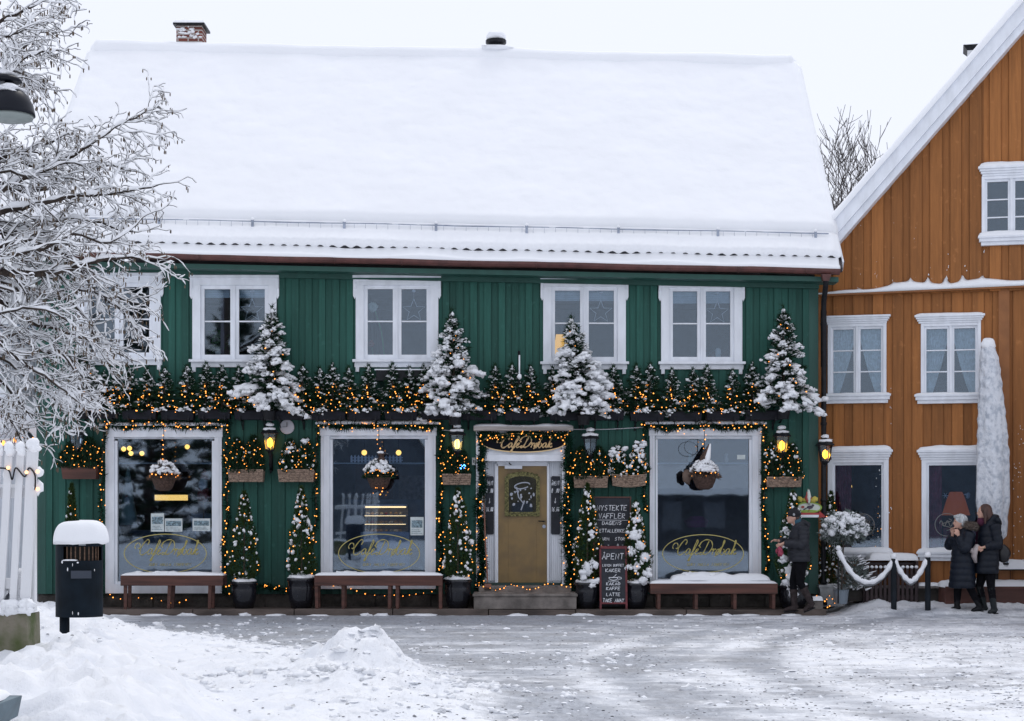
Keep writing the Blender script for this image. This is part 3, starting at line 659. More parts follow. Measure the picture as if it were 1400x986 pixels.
for i, (a, b, c, d) in enumerate(UPW):
    wins.append(casement(a, b, c, d, [0, .17, 0, .2, .22][i]))
    wins[-1][0]['label'] = 'white casement window, %s from the left upstairs' % ORD[i]
def star_pts(cx, cz, r, n=5, k=.42, rot=PI/2): return [(cx+(r if i % 2 == 0 else r*k)*math.cos(rot+PI*i/n), cz+(r if i % 2 == 0 else r*k)*math.sin(rot+PI*i/n)) for i in range(2*n)]
for i, nm in ((1, 'second'), (2, 'third'), (3, 'fourth'), (4, 'fifth')):
    ax, bx, az, bz, xm = wins[i][1]; cx = (xm+bx)/2; cz = bz-.42
    p = star_pts(cx, cz, .2); m = MB(); m.tube([(x, .05, z) for x, z in p+p[:1]], .0075, 5); m.tube([(cx, .05, cz+.2), (cx, .05, bz-.1)], .003, 4); m.blob((cx, .05, bz-.09), (.04, .015, .03), 1)
    tag(m.build('star_ornament', STARM), 'white outline star hanging in the %s upstairs window from the left' % nm, 'ornament', 'stars hanging in the upstairs windows')

# ---- interiors: one dim room upstairs, one downstairs
m = MB()
def room(m, x0, x1, y0, y1, z0, z1):
    m.box(x0, x1, y1, y1+.05, z0, z1); m.box(x0, x0+.05, y0, y1, z0, z1); m.box(x1-.05, x1, y0, y1, z0, z1); m.box(x0, x1, y0, y1, z0-.05, z0); m.box(x0, x1, y0, y1, z1, z1+.05)
room(m, -8.05, 5.15, .12, 3.5, 3.3, 5.58)
for x in (-5.0, -2.6, .2, 2.3): m.box(x, x+.06, .12, 3.5, 3.3, 5.58)
room(m, -8.05, 5.15, .12, 4.2, .32, 3.2)
for x in (-4.3, -.9, 1.35): m.box(x, x+.08, .6, 4.2, .32, 3.2)
m.build('interior_wall', DARKIN, CAFE)
# things behind the upstairs panes
ax, bx, az, bz, xm = wins[2][1]
m = MB(); m.tube([(ax+.34, .25, az), (ax+.28, .25, az+.5), (ax+.16, .24, az+.9)], .012, 5, 0); 
for k in range(9): m.blob((ax+.13+.05*math.cos(k*.7), .24, az+.93+.05*math.sin(k*.7)), (.045, .03, .045), 1, 1)
for k in range(5): m.blob((ax+.1+.03*math.cos(k*1.3), .28, az+.3+.03*math.sin(k*1.3)), .035, 1, 2)
m.tube([(ax+.11, .28, az+.26), (ax+.15, .28, az)], .008, 4, 0)
tag(m.build('flowers', [mat('stem_green', (.12, .3, .16)), mat('pale_petal', (.6, .68, .62)), mat('red_petal', (.35, .06, .05))]), 'tall pale flower and small red one behind the third upstairs window', 'flowers')
ax, bx, az, bz, xm = wins[3][1]
m = MB(); m.frustum((ax+.05, ax+.33, .7, .95, az+.22), (ax+.1, ax+.28, .75, .9, az+.55), 0); m.tube([(ax+.19, .82, az+.22), (ax+.19, .82, az-.2)], .015, 6, 1)
tag(m.build('table_lamp', [mat('lit_shade', (1, .7, .3), emit=(1, .5, .1), es=.9), BLACK]), 'lit yellow lamp shade behind the fourth upstairs window', 'lamp')
ax, bx, az, bz, xm = wins[4][1]
m = MB(); m.box(xm+.08, bx-.06, .14, .3, az+.06, az+.09, 0); m.prism([(xm+.1, az+.09), (xm+.36, az+.09), (xm+.23, az+.2)], .16, .28, 0); m.prism([(xm+.3, az+.09), (bx-.08, az+.09), (bx-.08, az+.24)], .16, .28, 0); m.lathe([(.045, 0), (.05, .12), (.03, .16)], (xm+.3, .13, az+.09), 8, 1)
tag(m.build('sill_decoration', [mat('brown_roof_model', (.09, .05, .04)), PAPER]), 'little brown house models on the sill of the fifth upstairs window', 'ornament')
ax, bx, az, bz, xm = wins[1][1]
m = MB(); m.lathe([(.07, 0), (.09, .12), (.1, .14)], (ax+.28, .3, az+.02), 10, 0)
ps = np.array([[ax+.25+rnd.gauss(0, .09), .3+rnd.gauss(0, .05), az+.32+rnd.gauss(0, .1)] for _ in range(160)]); dd = np.random.RandomState(3).normal(size=(160, 3)); dd /= np.linalg.norm(dd, axis=1)[:, None]
blades(m, ps, dd, .09, .05, 1)
tag(m.build('houseplant', [PAPER, mat('houseplant_leaf', (.08, .16, .06), isl=.5)]), 'leafy houseplant in a white pot behind the second upstairs window', 'plant')

# ---- shop windows
def shop_window(i, px0, px1, py0, py1, gpx0, gpx1, gpy0, gpy1):
    x0, x1, z1, z0 = FX(px0), FX(px1), FZ(py0), FZ(py1); g0, g1, h1, h0 = FX(gpx0), FX(gpx1), FZ(gpy0), FZ(gpy1)
    m = MB(); m.box(x0, g0-.05, -.06, .05, z0+.12, z1-.1); m.box(g1+.05, x1, -.06, .05, z0+.12, z1-.1); m.box(x0-.015, x1+.015, -.075, .05, z1-.1, z1)
    m.box(x0, x1, -.06, .05, z0-.04, z0+.12)
    for a, b in ((g0-.05, g0), (g1, g1+.05)): m.box(a, b, -.025, .06, z0+.12, z1-.16)
    m.box(g0-.05, g1+.05, -.03, .06, h1, z1-.13); m.box(g0, g1, -.025, .06, z0+.12, max(h0, z0+.13)); m.box(g0-.05, g1+.05, -.005, .05, z1-.13, z1-.1)
    for xx in (x0+.05, x1-.06): m.box(xx, xx+.012, -.068, -.06, z0+.1, z1-.1)
    m.box(x0-.08, x1+.08, -.17, -.02, z1+.09, z1+.125); m.box(x0-.02, x1+.02, -.1, -.02, z1+.0, z1+.09)
    w = m.build('shop_window', WHITE, CAFE, bevel=.004)
    w['label'] = 'large white framed shop window, %s from the left' % ORD[i]
    m = MB(); m.box(g0-.005, g1+.005, .03, .036, h0-.05, h1+.01); m.build('pane', GLASSB, w)
    m = MB(); snowpad(m, x0-.08, x1+.08, -.17, -.03, z1+.126, .03, 40, 4, i*7+2); m.build('ledge_snow', SNOW, w, smooth=True)
    cx, cz = (g0+g1)/2+.0, FZ(757 if i < 2 else 757); rx, rz = .70, .34
    if i == 2: rx, rz = .70, .33
    if i == 0: rx = .71
    m = MB(); e = ellipse(cx, cz, rx, rz); e2 = ellipse(cx, cz, rx-.013, rz-.013); m.ring(e, e2, .026, .029)
    script_name(m, cx+.0, cz+.06, 1.14, .027, .0075, vs=1.35); small_script(m, 'GURI MALLA ISBERVEN'.title().upper(), cx+.08, cz-.21, .72, .045, .027, .004)
    m.build('gold_lettering', GOLDT, w)
    m = MB(); m.box(g0, g1, .07, .42, FZ(633)-.012, FZ(633)+.006); m.build('glass_shelf', mat('shelf_edge', (.5, .58, .6), rough=.3), w)
    return (g0, g1, h0, h1)
G = [shop_window(0, *SHW[0], 161, 290, 600, 795), shop_window(1, *SHW[1], 455, 581, 600, 792), shop_window(2, *SHW[2], 899, 1024, 600, 792)]
# what stands inside the three shop windows
CREAM = mat('cream', (.62, .58, .5), rough=.8); REDC = mat('red_cloth', (.25, .02, .03), rough=.9); TEAL = mat('pale_teal_cloth', (.32, .42, .38), rough=.9); SKIN = mat('skin', (.55, .32, .24), rough=.55)
NIGHTB = mat('counter_front', (.12, .15, .2), rough=.5, var=.3, scale=3)
WLIGHT = mat('warm_strip', (1, .8, .4), emit=(1, .55, .12), es=1.6); PENDM = mat('pendant_bulb', (1, .8, .4), emit=(1, .5, .1), es=3)
def put(name, mb, mats, label, cat, group=None, smooth=False, bevel=0): return tag(mb.build(name, mats, smooth=smooth, bevel=bevel), label, cat, group)
m = MB(); m.box(-6.7, -5.15, 1.0, 1.6, .37, 1.35); m.box(-6.75, -5.1, .95, 1.65, 1.35, 1.4); put('counter', m, NIGHTB, 'dark counter inside behind the leftmost shop window', 'counter')
m = MB(); m.box(-6.35, -5.78, 1.2, 1.3, 1.93, 2.03); put('light_box', m, WLIGHT, 'glowing yellow strip lamp inside the leftmost shop window', 'lamp')
for k, (px, py) in enumerate(((169, 614), (177, 613), (179, 620), (194, 620), (256, 611))):
    y = 1.6; m = MB(); x, z = FX(px, y), FZ(py, y); m.blob((x, y, z), .045, 2, 0, amp=0); m.tube([(x, y, z+.04), (x, y, 3.2)], .006, 4, 1)
    put('pendant_lamp', m, [PENDM, BLACK], '%s from the left of the five round pendant lamps inside the leftmost shop window' % ORD[k], 'lamp', 'pendant lamps inside the cafe')
m = MB(); m.box(-5.62, -5.26, .75, .77, 1.42, 1.7, 0); m.blob((-5.45, .745, 1.56), (.016, .004, .018), 1, 1, amp=0); m.box(-5.62, -5.26, .77, 1.0, 1.40, 1.42, 0)
put('laptop', m, [mat('silver', (.3, .33, .38), rough=.4), PAPER], 'open silver laptop seen from behind in the leftmost shop window', 'laptop')
m = MB(); m.lathe([(.16, 0), (.15, .2), (.1, .42), (.11, .47), (.06, .75), (.03, .95), (.005, 1.02)], (-6.66, .45, 1.5), 14, 0); m.blob((-6.66, .37, 1.92), (.06, .04, .1), 2, 1); m.blob((-6.66, .32, 2.0), .025, 1, 2)
put('gnome_figure', m, [TEAL, PAPER, SKIN], 'pale green gnome with tall pointed hat in the leftmost shop window', 'figurine', smooth=True)
m = MB(); m.lathe([(.1, 0), (.12, .12), (.08, .26)], (-5.33, .35, 1.9), 12, 0); m.blob((-5.33, .3, 2.2), (.09, .08, .11), 2, 1); m.lathe([(.09, 0), (.06, .12), (.01, .2)], (-5.31, .35, 2.28), 12, 0)
put('santa_figure', m, [REDC, PAPER], 'small red and white elf figure at the right of the leftmost shop window', 'figurine', smooth=True)
m = MB(); m.tube([(-5.33, .35, 1.9), (-5.33, .35, 1.5)], .01, 5); m.box(-5.45, -5.2, .3, .45, .9, 1.5); put('figure_stand', m, mat('brown_box', (.2, .13, .08)), 'brown box stand under the red elf in the leftmost shop window', 'box')
for (a, b, c, d), lb in (((206, 224, 702, 727), 'upright notice taped at the middle of the leftmost shop window'), ((225, 249, 709, 727), 'framed picture notice taped beside the upright one in the leftmost shop window'), ((263, 287, 709, 726), 'pale notice in the right corner of the leftmost shop window'), ((561, 579, 707, 732), 'pale green notice in the right corner of the middle shop window'), ((1008, 1019, 622, 628), 'little white card at the top of the rightmost shop window')):
    m = MB(); x0, x1, z0, z1 = FX(a), FX(b), FZ(d), FZ(c); m.box(x0, x1, .020, .024, z0, z1, 0)
    if b-a > 12:
        h = z1-z0; m.box(x0+.02, x1-.02, .018, .0195, z0+h*.42, z1-h*.18, 1)
        for k in range(3): m.box(x0+.02, x1-.03-.02*k, .018, .0195, z0+h*(.1+.09*k), z0+h*(.13+.09*k), 1)
    put('notice', m, [PAPER, PRINT], lb, 'notice', 'paper notices in the shop windows')
# middle window: pastry case, white picket toy fence on the shelf
m = MB(); y = 1.1; x0, x1 = FX(497, y), FX(556, y); z0, z1 = FZ(728, y), FZ(692, y)
m.box(x0-.05, x1+.05, y, y+.5, .37, z0, 2); m.box(x0, x1, y+.4, y+.42, z0, z1, 3)
for k in range(3): m.box(x0, x1, y, y+.4, z0+.15*k, z0+.15*k+.012, 2)
m.box(x0, x1, y, y+.4, z1, z1+.03, 2); m.box(x0+.02, x1-.02, y+.1, y+.16, z1-.03, z1-.002, 4)
for k in (1, 2): m.box(x0+.02, x1-.02, y+.02, y+.05, z0+.15*k-.012, z0+.15*k-.001, 4)
for k in range(3):
    x = x0+.05
    while x < x1-.06: r = rnd.uniform(.03, .05); m.blob((x, y+.1+rnd.uniform(0, .15), z0+.15*k+.03), (r, r, .03), 1, rnd.choice((0, 0, 1, 5))); x += .085
put('pastry_case', m, [mat('pastry', (.55, .33, .12)), mat('cream_cake', (.75, .65, .5)), STEEL, mat('case_back', (.3, .25, .18)), mat('case_light', (1, .9, .7), emit=(1, .62, .25), es=2.6), mat('berry', (.4, .06, .05))], 'lit pastry case full of cakes inside the middle shop window', 'display case')
m = MB(); x = FX(478)
while x < FX(550):
    z = FZ(632); m.prism([(x, z), (x+.035, z), (x+.035, z+.1), (x+.0175, z+.13), (x, z+.1)], .15, .165); x += .06
m.box(FX(478), FX(550), .166, .175, FZ(632)+.03, FZ(632)+.045); m.box(FX(478), FX(550), .166, .175, FZ(632)+.075, FZ(632)+.088)
put('toy_picket_fence', m, WHITE, 'miniature white picket fence on the shelf of the middle shop window', 'ornament')
m = MB(); m.box(-3.0, -1.5, 1.7, 1.9, .37, 1.95, 0); m.box(-2.9, -2.2, 2.5, 2.6, 1.4, 2.6, 1); m.box(-2.1, -1.6, 2.5, 2.6, 1.6, 2.4, 2)
put('back_counter', m, [NIGHTB, mat('dim_brick', (.12, .06, .05)), mat('shelf_goods', (.25, .22, .2), var=.6, scale=12)], 'dark back counter with shelves deep inside the middle shop window', 'counter')
for k, px in enumerate((498, 545)):
    m = MB(); y = 1.4; m.blob((FX(px, y), y, FZ(619, y)), .05, 2, 0, amp=0); m.tube([(FX(px, y), y, FZ(619, y)+.04), (FX(px, y), y, 3.2)], .006, 4, 1)
    put('pendant_lamp', m, [PENDM, BLACK], '%s round pendant lamp inside the middle shop window' % ('left' if k == 0 else 'right'), 'lamp', 'pendant lamps inside the cafe')
# rightmost window: figures on the shelf
for px, h, c, lb in ((945, .2, TEAL, 'slim pale blue figurine on the top shelf of the rightmost shop window'), (995, .16, CREAM, 'small cream figurine on the top shelf of the rightmost shop window')):
    m = MB(); m.lathe([(.03, 0), (.035, h*.4), (.02, h*.7), (.03, h*.8), (.02, h)], (FX(px), .2, FZ(632)), 10); put('figurine', m, c, lb, 'figurine', 'figurines on the window shelf', smooth=True)
m = MB(); m.lathe([(.18, 0), (.22, .12), (.12, .2)], (3.25+.05, 1.4, 1.45), 14, 0); m.box(2.6, 4.0, 1.2, 2.0, .9, .95, 1)
put('cafe_table', m, [mat('magenta_cloth', (.25, .05, .16)), NIGHTB], 'cafe table with a pink cushion inside the rightmost shop window', 'table')

# ---- doorway
dx0, dx1, dz1 = FX(DOOR[0]), FX(DOOR[1]), FZ(DOOR[2]); zb = FZ(797)
m = MB()
for a, b in ((FX(651), FX(661)), (FX(768), FX(777))): m.box(a, b, -.14, .05, zb-.08, FZ(590))
m.box(FX(661), FX(768), -.1, .06, FZ(622), FZ(590)); m.box(FX(661), FX(768), -.13, .06, FZ(631), FZ(622))
for x0, x1 in ((661, 679), (749, 768)):
    x = FX(x0)
    while x < FX(x1)-.02: w = min(.035, FX(x1)-x); m.box(x+.002, x+w-.002, .12, .15, zb+.03, FZ(631)); x += w
    m.box(FX(x0), FX(x1), .15, .17, zb-.05, FZ(631))
m.box(FX(679)-.03, FX(681), .08, .16, zb, FZ(634)); m.box(FX(748), FX(749)+.03, .08, .16, zb, FZ(634)); m.box(FX(679), FX(749), .08, .16, FZ(637), FZ(631))
surr = m.build('door_surround', WHITE, CAFE, bevel=.003)
m = MB(); m.box(FX(648), FX(783), -.32, -.02, FZ(590), FZ(584)); m.build('door_canopy', GREYW, surr, bevel=.01)
m = MB(); snowpad(m, FX(648), FX(783), -.32, -.02, FZ(584)+.001, .035, 50, 4, 31, lump=.9); m.build('canopy_snow', SNOW, surr, smooth=True)
m = MB(); m.box(FX(661), FX(768), .0, .17, zb-.09, zb-.0); m.build('threshold', mat('green_threshold', (.03, .06, .05)), surr)
m = MB(); sheet_with_holes(m, FX(681), FX(748), zb, FZ(637), [(FX(695), FX(734), FZ(700), FZ(651))], .1, .14)
door = m.build('door', DOORM, CAFE, bevel=.003); door['label'] = 'brown brass-toned entrance door with ornate framed pane'
def arch(x0, x1, z0, z1, r=.09, n=8):
    pts = [(x0, z0), (x1, z0)]; xm = (x0+x1)/2
    for k in range(n+1): t = k/n; pts.append((x1-(x1-x0)*t, z1-r+r*math.sin(PI*t)**.6))
    return pts
m = MB(); m.ring(arch(FX(690), FX(738), FZ(706), FZ(645)), arch(FX(695.5), FX(733), FZ(700), FZ(651), .06), .07, .1)
for k in range(11):
    for xx in (FX(692.5), FX(735.7)): m.blob((xx, .068, FZ(704)+k*.062), (.014, .01, .024), 1)
for k in range(9): m.blob((FX(692.5)+k*.062, .068, FZ(703.5)), (.024, .01, .014), 1)
for k in range(7): m.blob((FX(695)+k*.08, .068, FZ(649)+.04*math.sin(PI*k/6)), (.03, .01, .016), 1)
m.build('pane_frame', ORN, door)
m = MB(); m.box(FX(695), FX(734), .105, .11, FZ(700), FZ(651)); m.build('pane', glass('etched_glass', 3.5, (.55, .6, .68)), door)
m = MB(); cx, cz = FX(714), FZ(664)
m.tube([(cx+.13*math.cos(t), .1, cz+.05*math.sin(t)+.02*math.cos(t)) for t in np.linspace(0, 5.6, 24)], .012, 5)
m.tube([(cx-.1, .1, cz-.02), (cx-.06, .1, cz-.2), (cx+.02, .1, cz-.3), (cx-.02, .1, cz-.42)], .012, 5)
for k in range(26): m.blob((cx+rnd.uniform(-.19, .2), .1, cz-rnd.uniform(.02, .42)), (rnd.uniform(.01, .03), .004, rnd.uniform(.01, .03)), 1)
m.build('etched_flourish', mat('frosted_etching', (.4, .43, .5), rough=.8), door)
m = MB(); m.tube([(FX(744), .1, FZ(713)), (FX(744), .04, FZ(713)), (FX(736), .035, FZ(712.5))], .011, 6); m.lathe([(.02, 0), (.02, .008)], (FX(744), .09, FZ(713)), 10); m.build('handle', BLACK, door)
m = MB(); m.tube([(FX(744), .09, FZ(720)), (FX(744), .1, FZ(720))], .03, 12); m.build('lock', STEEL, door)
m = MB(); m.box(FX(690), FX(714), .03, .1, FZ(641), FZ(636)); m.build('door_closer', mat('white_metal', (.7, .73, .78)), door, bevel=.004)
m = MB(); m.tube([(FX(699), .05, FZ(636)), (FX(696), .0, FZ(633))], .01, 5); m.build('closer_arm', BLACK, door)
for a, b, lb in ((664, 675, 'tall chalkboard of opening hours left of the entrance door'), (753.5, 766, 'tall chalkboard of opening hours right of the entrance door')):
    m = MB(); x0, x1, z0, z1 = FX(a), FX(b), FZ(731), FZ(651); w = x1-x0
    m.prism([(x0, z0+.02), (x0+.02, z0), (x1-.02, z0), (x1, z0+.02), (x1, z1-.02), (x1-.02, z1), (x0+.02, z1), (x0, z1-.02)], .09, .108, 0)
    for tx, zz, h, ww in (('ÅPENT', FZ(663.5), .07, w*.9), ('09.00', FZ(674), .075, w*.9), ('^', FZ(688), .09, .05), ('16.00', FZ(699.5), .075, w*.9)): chalk(m, tx, (x0+x1)/2, zz, h, ww, .086, .0055, 1)
    put('opening_hours_board', m, [BOARD, CHALK], lb, 'chalkboard', 'opening hours boards beside the door')
m = MB(); cx, cz = FX(715.5), FZ(606)
m.prism(ellipse(cx, cz, .71, .165, 56), -.155, -.135, 0); m.ring(ellipse(cx, cz, .715, .17, 56), ellipse(cx, cz, .695, .15, 56), -.165, -.14, 1)
script_name(m, cx+.0, cz-.02, .98, -.165, .010, 1, vs=1.2)
put('cafe_sign', m, [mat('sign_black', (.005, .006, .010), rough=.7, spec=.1), GOLDP], 'black oval sign with cream script lettering above the entrance door', 'sign')
# steps
m = MB(); m.box(FX(655), FX(780), -.42, -.02, .12, FZ(800)); m.box(FX(648), FX(787), -.46, -.02, FZ(811), FZ(811)+.035); m.box(FX(649), FX(786), -.74, -.42, .1, FZ(813)); m.box(FX(649)-.02, FX(786)+.02, -.76, -.42, FZ(813), FZ(811)+.02)
put('stone_steps', m, STONE, 'two worn grey stone steps below the entrance door', 'steps', bevel=.012)
# broom beside the door
m = MB(); m.tube([(FX(661), -.05, FZ(665)), (FX(664), -.3, FZ(740)), (FX(667), -.38, FZ(795))], .013, 6, 0); m.box(FX(663), FX(672), -.44, -.34, FZ(803), FZ(797), 0)
for k in range(10): m.box(FX(663)+k*.011, FX(663)+k*.011+.007, -.43, -.35, FZ(806), FZ(803), 1)
put('broom', m, [mat('broom_wood', (.22, .1, .07)), mat('bristle', (.05, .04, .03))], 'old wooden broom leaning left of the entrance door', 'broom')
m = MB(); m.lathe([(.07, -.02), (.12, -.01), (.125, 0), (.12, .01)], (0, 0, 0), 24); o = put('wall_thermometer', m, mat('dial_white', (.55, .55, .6), rough=.4), 'round pale dial on the wall between lantern and middle window', 'wall dial'); o.location = (FX(393), -.05, FZ(584)); o.rotation_euler = (R(90), 0, 0)
m = MB(); m.box(-.004, .004, -.13, -.125, -.0, .08); m.box(-.07, .0, -.13, -.125, -.003, .003); q = m.build('hand', BLACK, o); q.rotation_euler = (R(-90), 0, 0); q.location = (0, 0, -.1); 
m = MB(); m.box(FX(645.5), FX(650), -.07, -.02, FZ(636), FZ(626), 0); m.box(FX(647.2), FX(648.4), -.073, -.07, FZ(633), FZ(629), 1); put('house_switch', m, [PAPER, BLACK], 'small white number plate left of the door frame', 'plate')
m = MB(); m.box(FX(516), FX(577), -.28, -.03, FZ(522), FZ(508), 0); m.box(FX(514), FX(579), -.3, -.03, FZ(508), FZ(506.5), 1); put('awning_case', m, [BLACK, WHITE], 'long black case with white top edge behind the small spruces under the third window', 'box')
m = MB(); m.tube([(FX(709), -.3, FZ(560)), (FX(709.5), -.3, FZ(482))], .022, 8, 0); m.tube([(FX(710), -.325, FZ(515)), (FX(710), -.325, FZ(488))], .014, 6, 1); m.blob((FX(710), -.33, FZ(517)), (.04, .03, .05), 2, 1); put('flagpole_holder', m, [BLACK, SNOW], 'thin black tube with a strip of snow standing behind the small spruces', 'pole', smooth=True)

# ------------------------------------------------------------------ evergreens, baskets, pots, garlands
def bulbs(mb, pts, r=.013, mi=0):
    v, f = ICO[1]
    for p in pts: mb.raw(v*r*rnd.uniform(.5, 1.02)+np.array(p), f, mi)
def wire(mb, pts, r=.004, mi=1): mb.tube(pts, r, 3, mi, cap=False)
def spruce_parts(root, h, rad, nbr, seed, snow=1.0, lights=20, smallt=False, lean=0, z0=0, bl=.075, nb=70, bw=.014, power=.85, clump=1.0, trunk=True):
    rs = random.Random(seed); npr = np.random.RandomState(seed)
    if trunk:
        m = MB(); m.tube([(0, 0, z0-.08), (lean*h*.5, 0, z0+h*.5), (lean*h, 0, z0+h*.96)], [h*.018+.006, h*.012+.004, .004], 6); m.build('trunk', BARK, root)
    fm = MB(); sm = MB(); P = []; Dd = []; tips = []
    for i in range(nbr):
        t = (i+rs.random())/nbr; t = t**1.05; L = rad*(1-t)**power*rs.uniform(.72, 1.15)+.035*h*.3; an = i*2.39996+rs.uniform(-.3, .3)
        zz = z0+h*(.04+.92*t); base = np.array([lean*h*t, 0, zz]); dr = .30*(1-t)*snow+.02; up = .55*t
        d = np.array([math.cos(an), math.sin(an), 0.0])
        def pt(s): return base+d*L*s+np.array([0, 0, L*(up*s-dr*s*s+.10*s)])
        n = int(nb*(.35+L/rad)); ss_ = npr.rand(n)**.75; lat = (npr.rand(n)-.5)*.75*L*(1.1-ss_*.8)
        q = np.array([pt(a) for a in ss_]); side = np.array([-d[1], d[0], 0]); q = q+side*lat[:, None]+np.array([0, 0, 1])*(npr.randn(n)*.012-np.abs(lat)*.25)[:, None]
        dd = d*.9+side*(np.sign(lat)*npr.rand(n)*1.1)[:, None]+npr.randn(n, 3)*.35+np.array([0, 0, .12]); dd /= np.linalg.norm(dd, axis=1)[:, None]
        P.append(q); Dd.append(dd); tips.append((pt(1.0), pt(.8), d, L, t))
        if snow > 0 and rs.random() < (.55+.45*snow if not smallt else (.95 if t > .5 else .3)):
            for s_, k in ((.95, 1), (.66, .85), (.38, .6)):
                if rs.random() > snow*.86: continue
                w = clump*(L*.26+.018)*k*rs.uniform(.65, 1.15); c = pt(s_)+side*rs.uniform(-.25, .25)*L; ax_ = pt(min(1, s_+.1))-pt(s_-.1)
                sm.blob(c+np.array([0, 0, w*.12]), (w*1.0, w*.62, w*.42), 2, amp=.5, fr=3.4, axis=ax_, seed=rs.random()*50)
                for _ in range(6): lx = rs.uniform(-1.1, 1.1); sm.blob(c+side*lx*w+d*rs.uniform(-.4, 1.25)*w+np.array([0, 0, -w*.28*abs(lx)-w*rs.uniform(0, .25)]), (w*rs.uniform(.28, .5), w*rs.uniform(.2, .38), w*rs.uniform(.16, .32)), 2 if w > .06 else 1, amp=.35, axis=ax_+side*rs.uniform(-.8, .8))
    n = 90; q = np.stack([npr.randn(n)*.012+lean*h, npr.randn(n)*.012, z0+h*(.82+.22*npr.rand(n))], -1); dd = npr.randn(n, 3)*.5+np.array([0, 0, .9]); dd /= np.linalg.norm(dd, axis=1)[:, None]
    P.append(q); Dd.append(dd); P = np.concatenate(P); Dd = np.concatenate(Dd)
    blades(fm, P, Dd, bl*npr.uniform(.6, 1.3, len(P)), bw); fm.build('foliage', NEED, root)
    if snow > 0:
        tw = .02+.018*h*clump
        sm.blob((lean*h, 0, z0+h*.985), (tw*.7, tw*.7, tw), 2, amp=.3); sm.blob((lean*h+.01, -.01, z0+h*.93), (tw*1.2, tw, tw*.8), 2, amp=.3)
        # fine sprinkle on the needles
        for k in range(int(50*snow+10)):
            i = rs.randrange(len(P)); r = rs.uniform(.006, .02)*(.6+clump*.4); sm.blob(P[i]+np.array([0, 0, .01]), (r*1.4, r*1.4, r*.7), 1, amp=.2)
        sm.build('snow', SNOW, root, smooth=True)
    if lights:
        lm = MB(); pts = []; 
        for k in range(lights):
            t = (k+.5)/lights; rr = rad*(1-t*.95)**power*rs.uniform(.72, 1.02); an = -PI/2+rs.uniform(-1.45, 1.45)
            pts.append((lean*h*t+rr*math.cos(an), rr*math.sin(an), z0+h*(.03+(.62 if smallt else .86)*t)+rs.uniform(-.03, .03)))
        bulbs(lm, pts, .0125); lm.build('string_lights', BULB, root)
def thuja_parts(root, h, rad, seed, z0=0, n=2600, snow=.5, lights=40, m_=None, bl=.05, bw=.017, shape=.8, inner=True):
    rs = random.Random(seed); npr = np.random.RandomState(seed)
    def prof(t): return rad*(np.clip((1-t), 0, 1)**shape)*(1-np.exp(-(t+.04)*14))*(1+.10*np.sin(t*17+seed))
    t = npr.rand(n)**1.25; an = npr.rand(n)*2*PI; lob = 1+.13*np.sin(an*3+seed)+.09*np.sin(an*5+t*9)
    r = prof(t)*lob*(1-.55*npr.rand(n)**2.2)
    P = np.stack([r*np.cos(an), r*np.sin(an), z0+h*t], -1)
    dd = np.stack([np.cos(an)*.55, np.sin(an)*.55, .8+0*t], -1)+npr.randn(n, 3)*.3; dd /= np.linalg.norm(dd, axis=1)[:, None]
    fm = MB(); blades(fm, P, dd, bl*npr.uniform(.5, 1.4, n), bw)
    fm.build('foliage', m_ or NEED2, root)
    m = MB(); m.tube([(0, 0, z0-.12), (0, 0, z0+h*.9)], [.02, .006], 5); m.build('trunk', BARK, root)
    if snow > 0:
        sm = MB()
        for k in range(int(110*snow)):
            t = rs.random()**.9*.97; an = -PI/2+rs.uniform(-1.7, 1.7); rr = float(prof(np.array(t)))*rs.uniform(.85, 1.05); w = rs.uniform(.008, .03)*(1.5 if rs.random() < .2*snow else 1)
            sm.blob((rr*math.cos(an), rr*math.sin(an), z0+h*t+.02), (w*1.1, w, w*rs.uniform(.7, 1.6)), 1, amp=.3)
        sm.build('snow', SNOW, root, smooth=True)
    if lights:
        lm = MB(); pts = []
        for k in range(lights):
            t = (k+rs.random())/lights*.93; an = -PI/2+1.5*math.sin(k*1.1+seed)+rs.uniform(-.3, .3); rr = float(prof(np.array(t)))*1.04
            pts.append((rr*math.cos(an), rr*math.sin(an), z0+h*t))
        bulbs(lm, pts, .0125); lm.build('string_lights', BULB, root)

# black troughs on brackets under the upper windows
def trough(w):
    r = thing('window_box', 'x', 'window box'); m = MB(); m.frustum((-w/2+.015, w/2-.015, -.36, -.17, 0), (-w/2, w/2, -.38, -.15, .135)); m.box(-w/2-.008, w/2+.008, -.388, -.14, .135, .15); m.build('trough', BOXM, r, bevel=.006)
    m = MB(); m.box(-w/2+.03, w/2-.03, -.36, -.16, .149, .158); m.build('soil', mat('soil', (.03, .022, .018), rough=1, bump=.6), r)
    for x in (-w*.32, w*.34):
        m = MB(); m.box(x-.012, x+.012, -.40, -.02, -.018, -.001); m.box(x-.012, x+.012, -.40, -.388, -.001, .06); m.box(x-.012, x+.012, -.035, -.02, -.16, -.018); m.tube([(x, -.3, -.018), (x, -.03, -.14)], .007, 4); m.build('bracket', BLACK, r)
    return r
BX = [(117, 161), (168, 215), (221, 266), (271, 316), (321, 367), (373, 421), (426, 473), (477, 521), (526, 571), (576, 626), (631, 680), (690, 738), (751, 801), (806, 853), (861, 908), (914, 959), (965, 1011), (1018, 1067)]
proto = trough(.58)
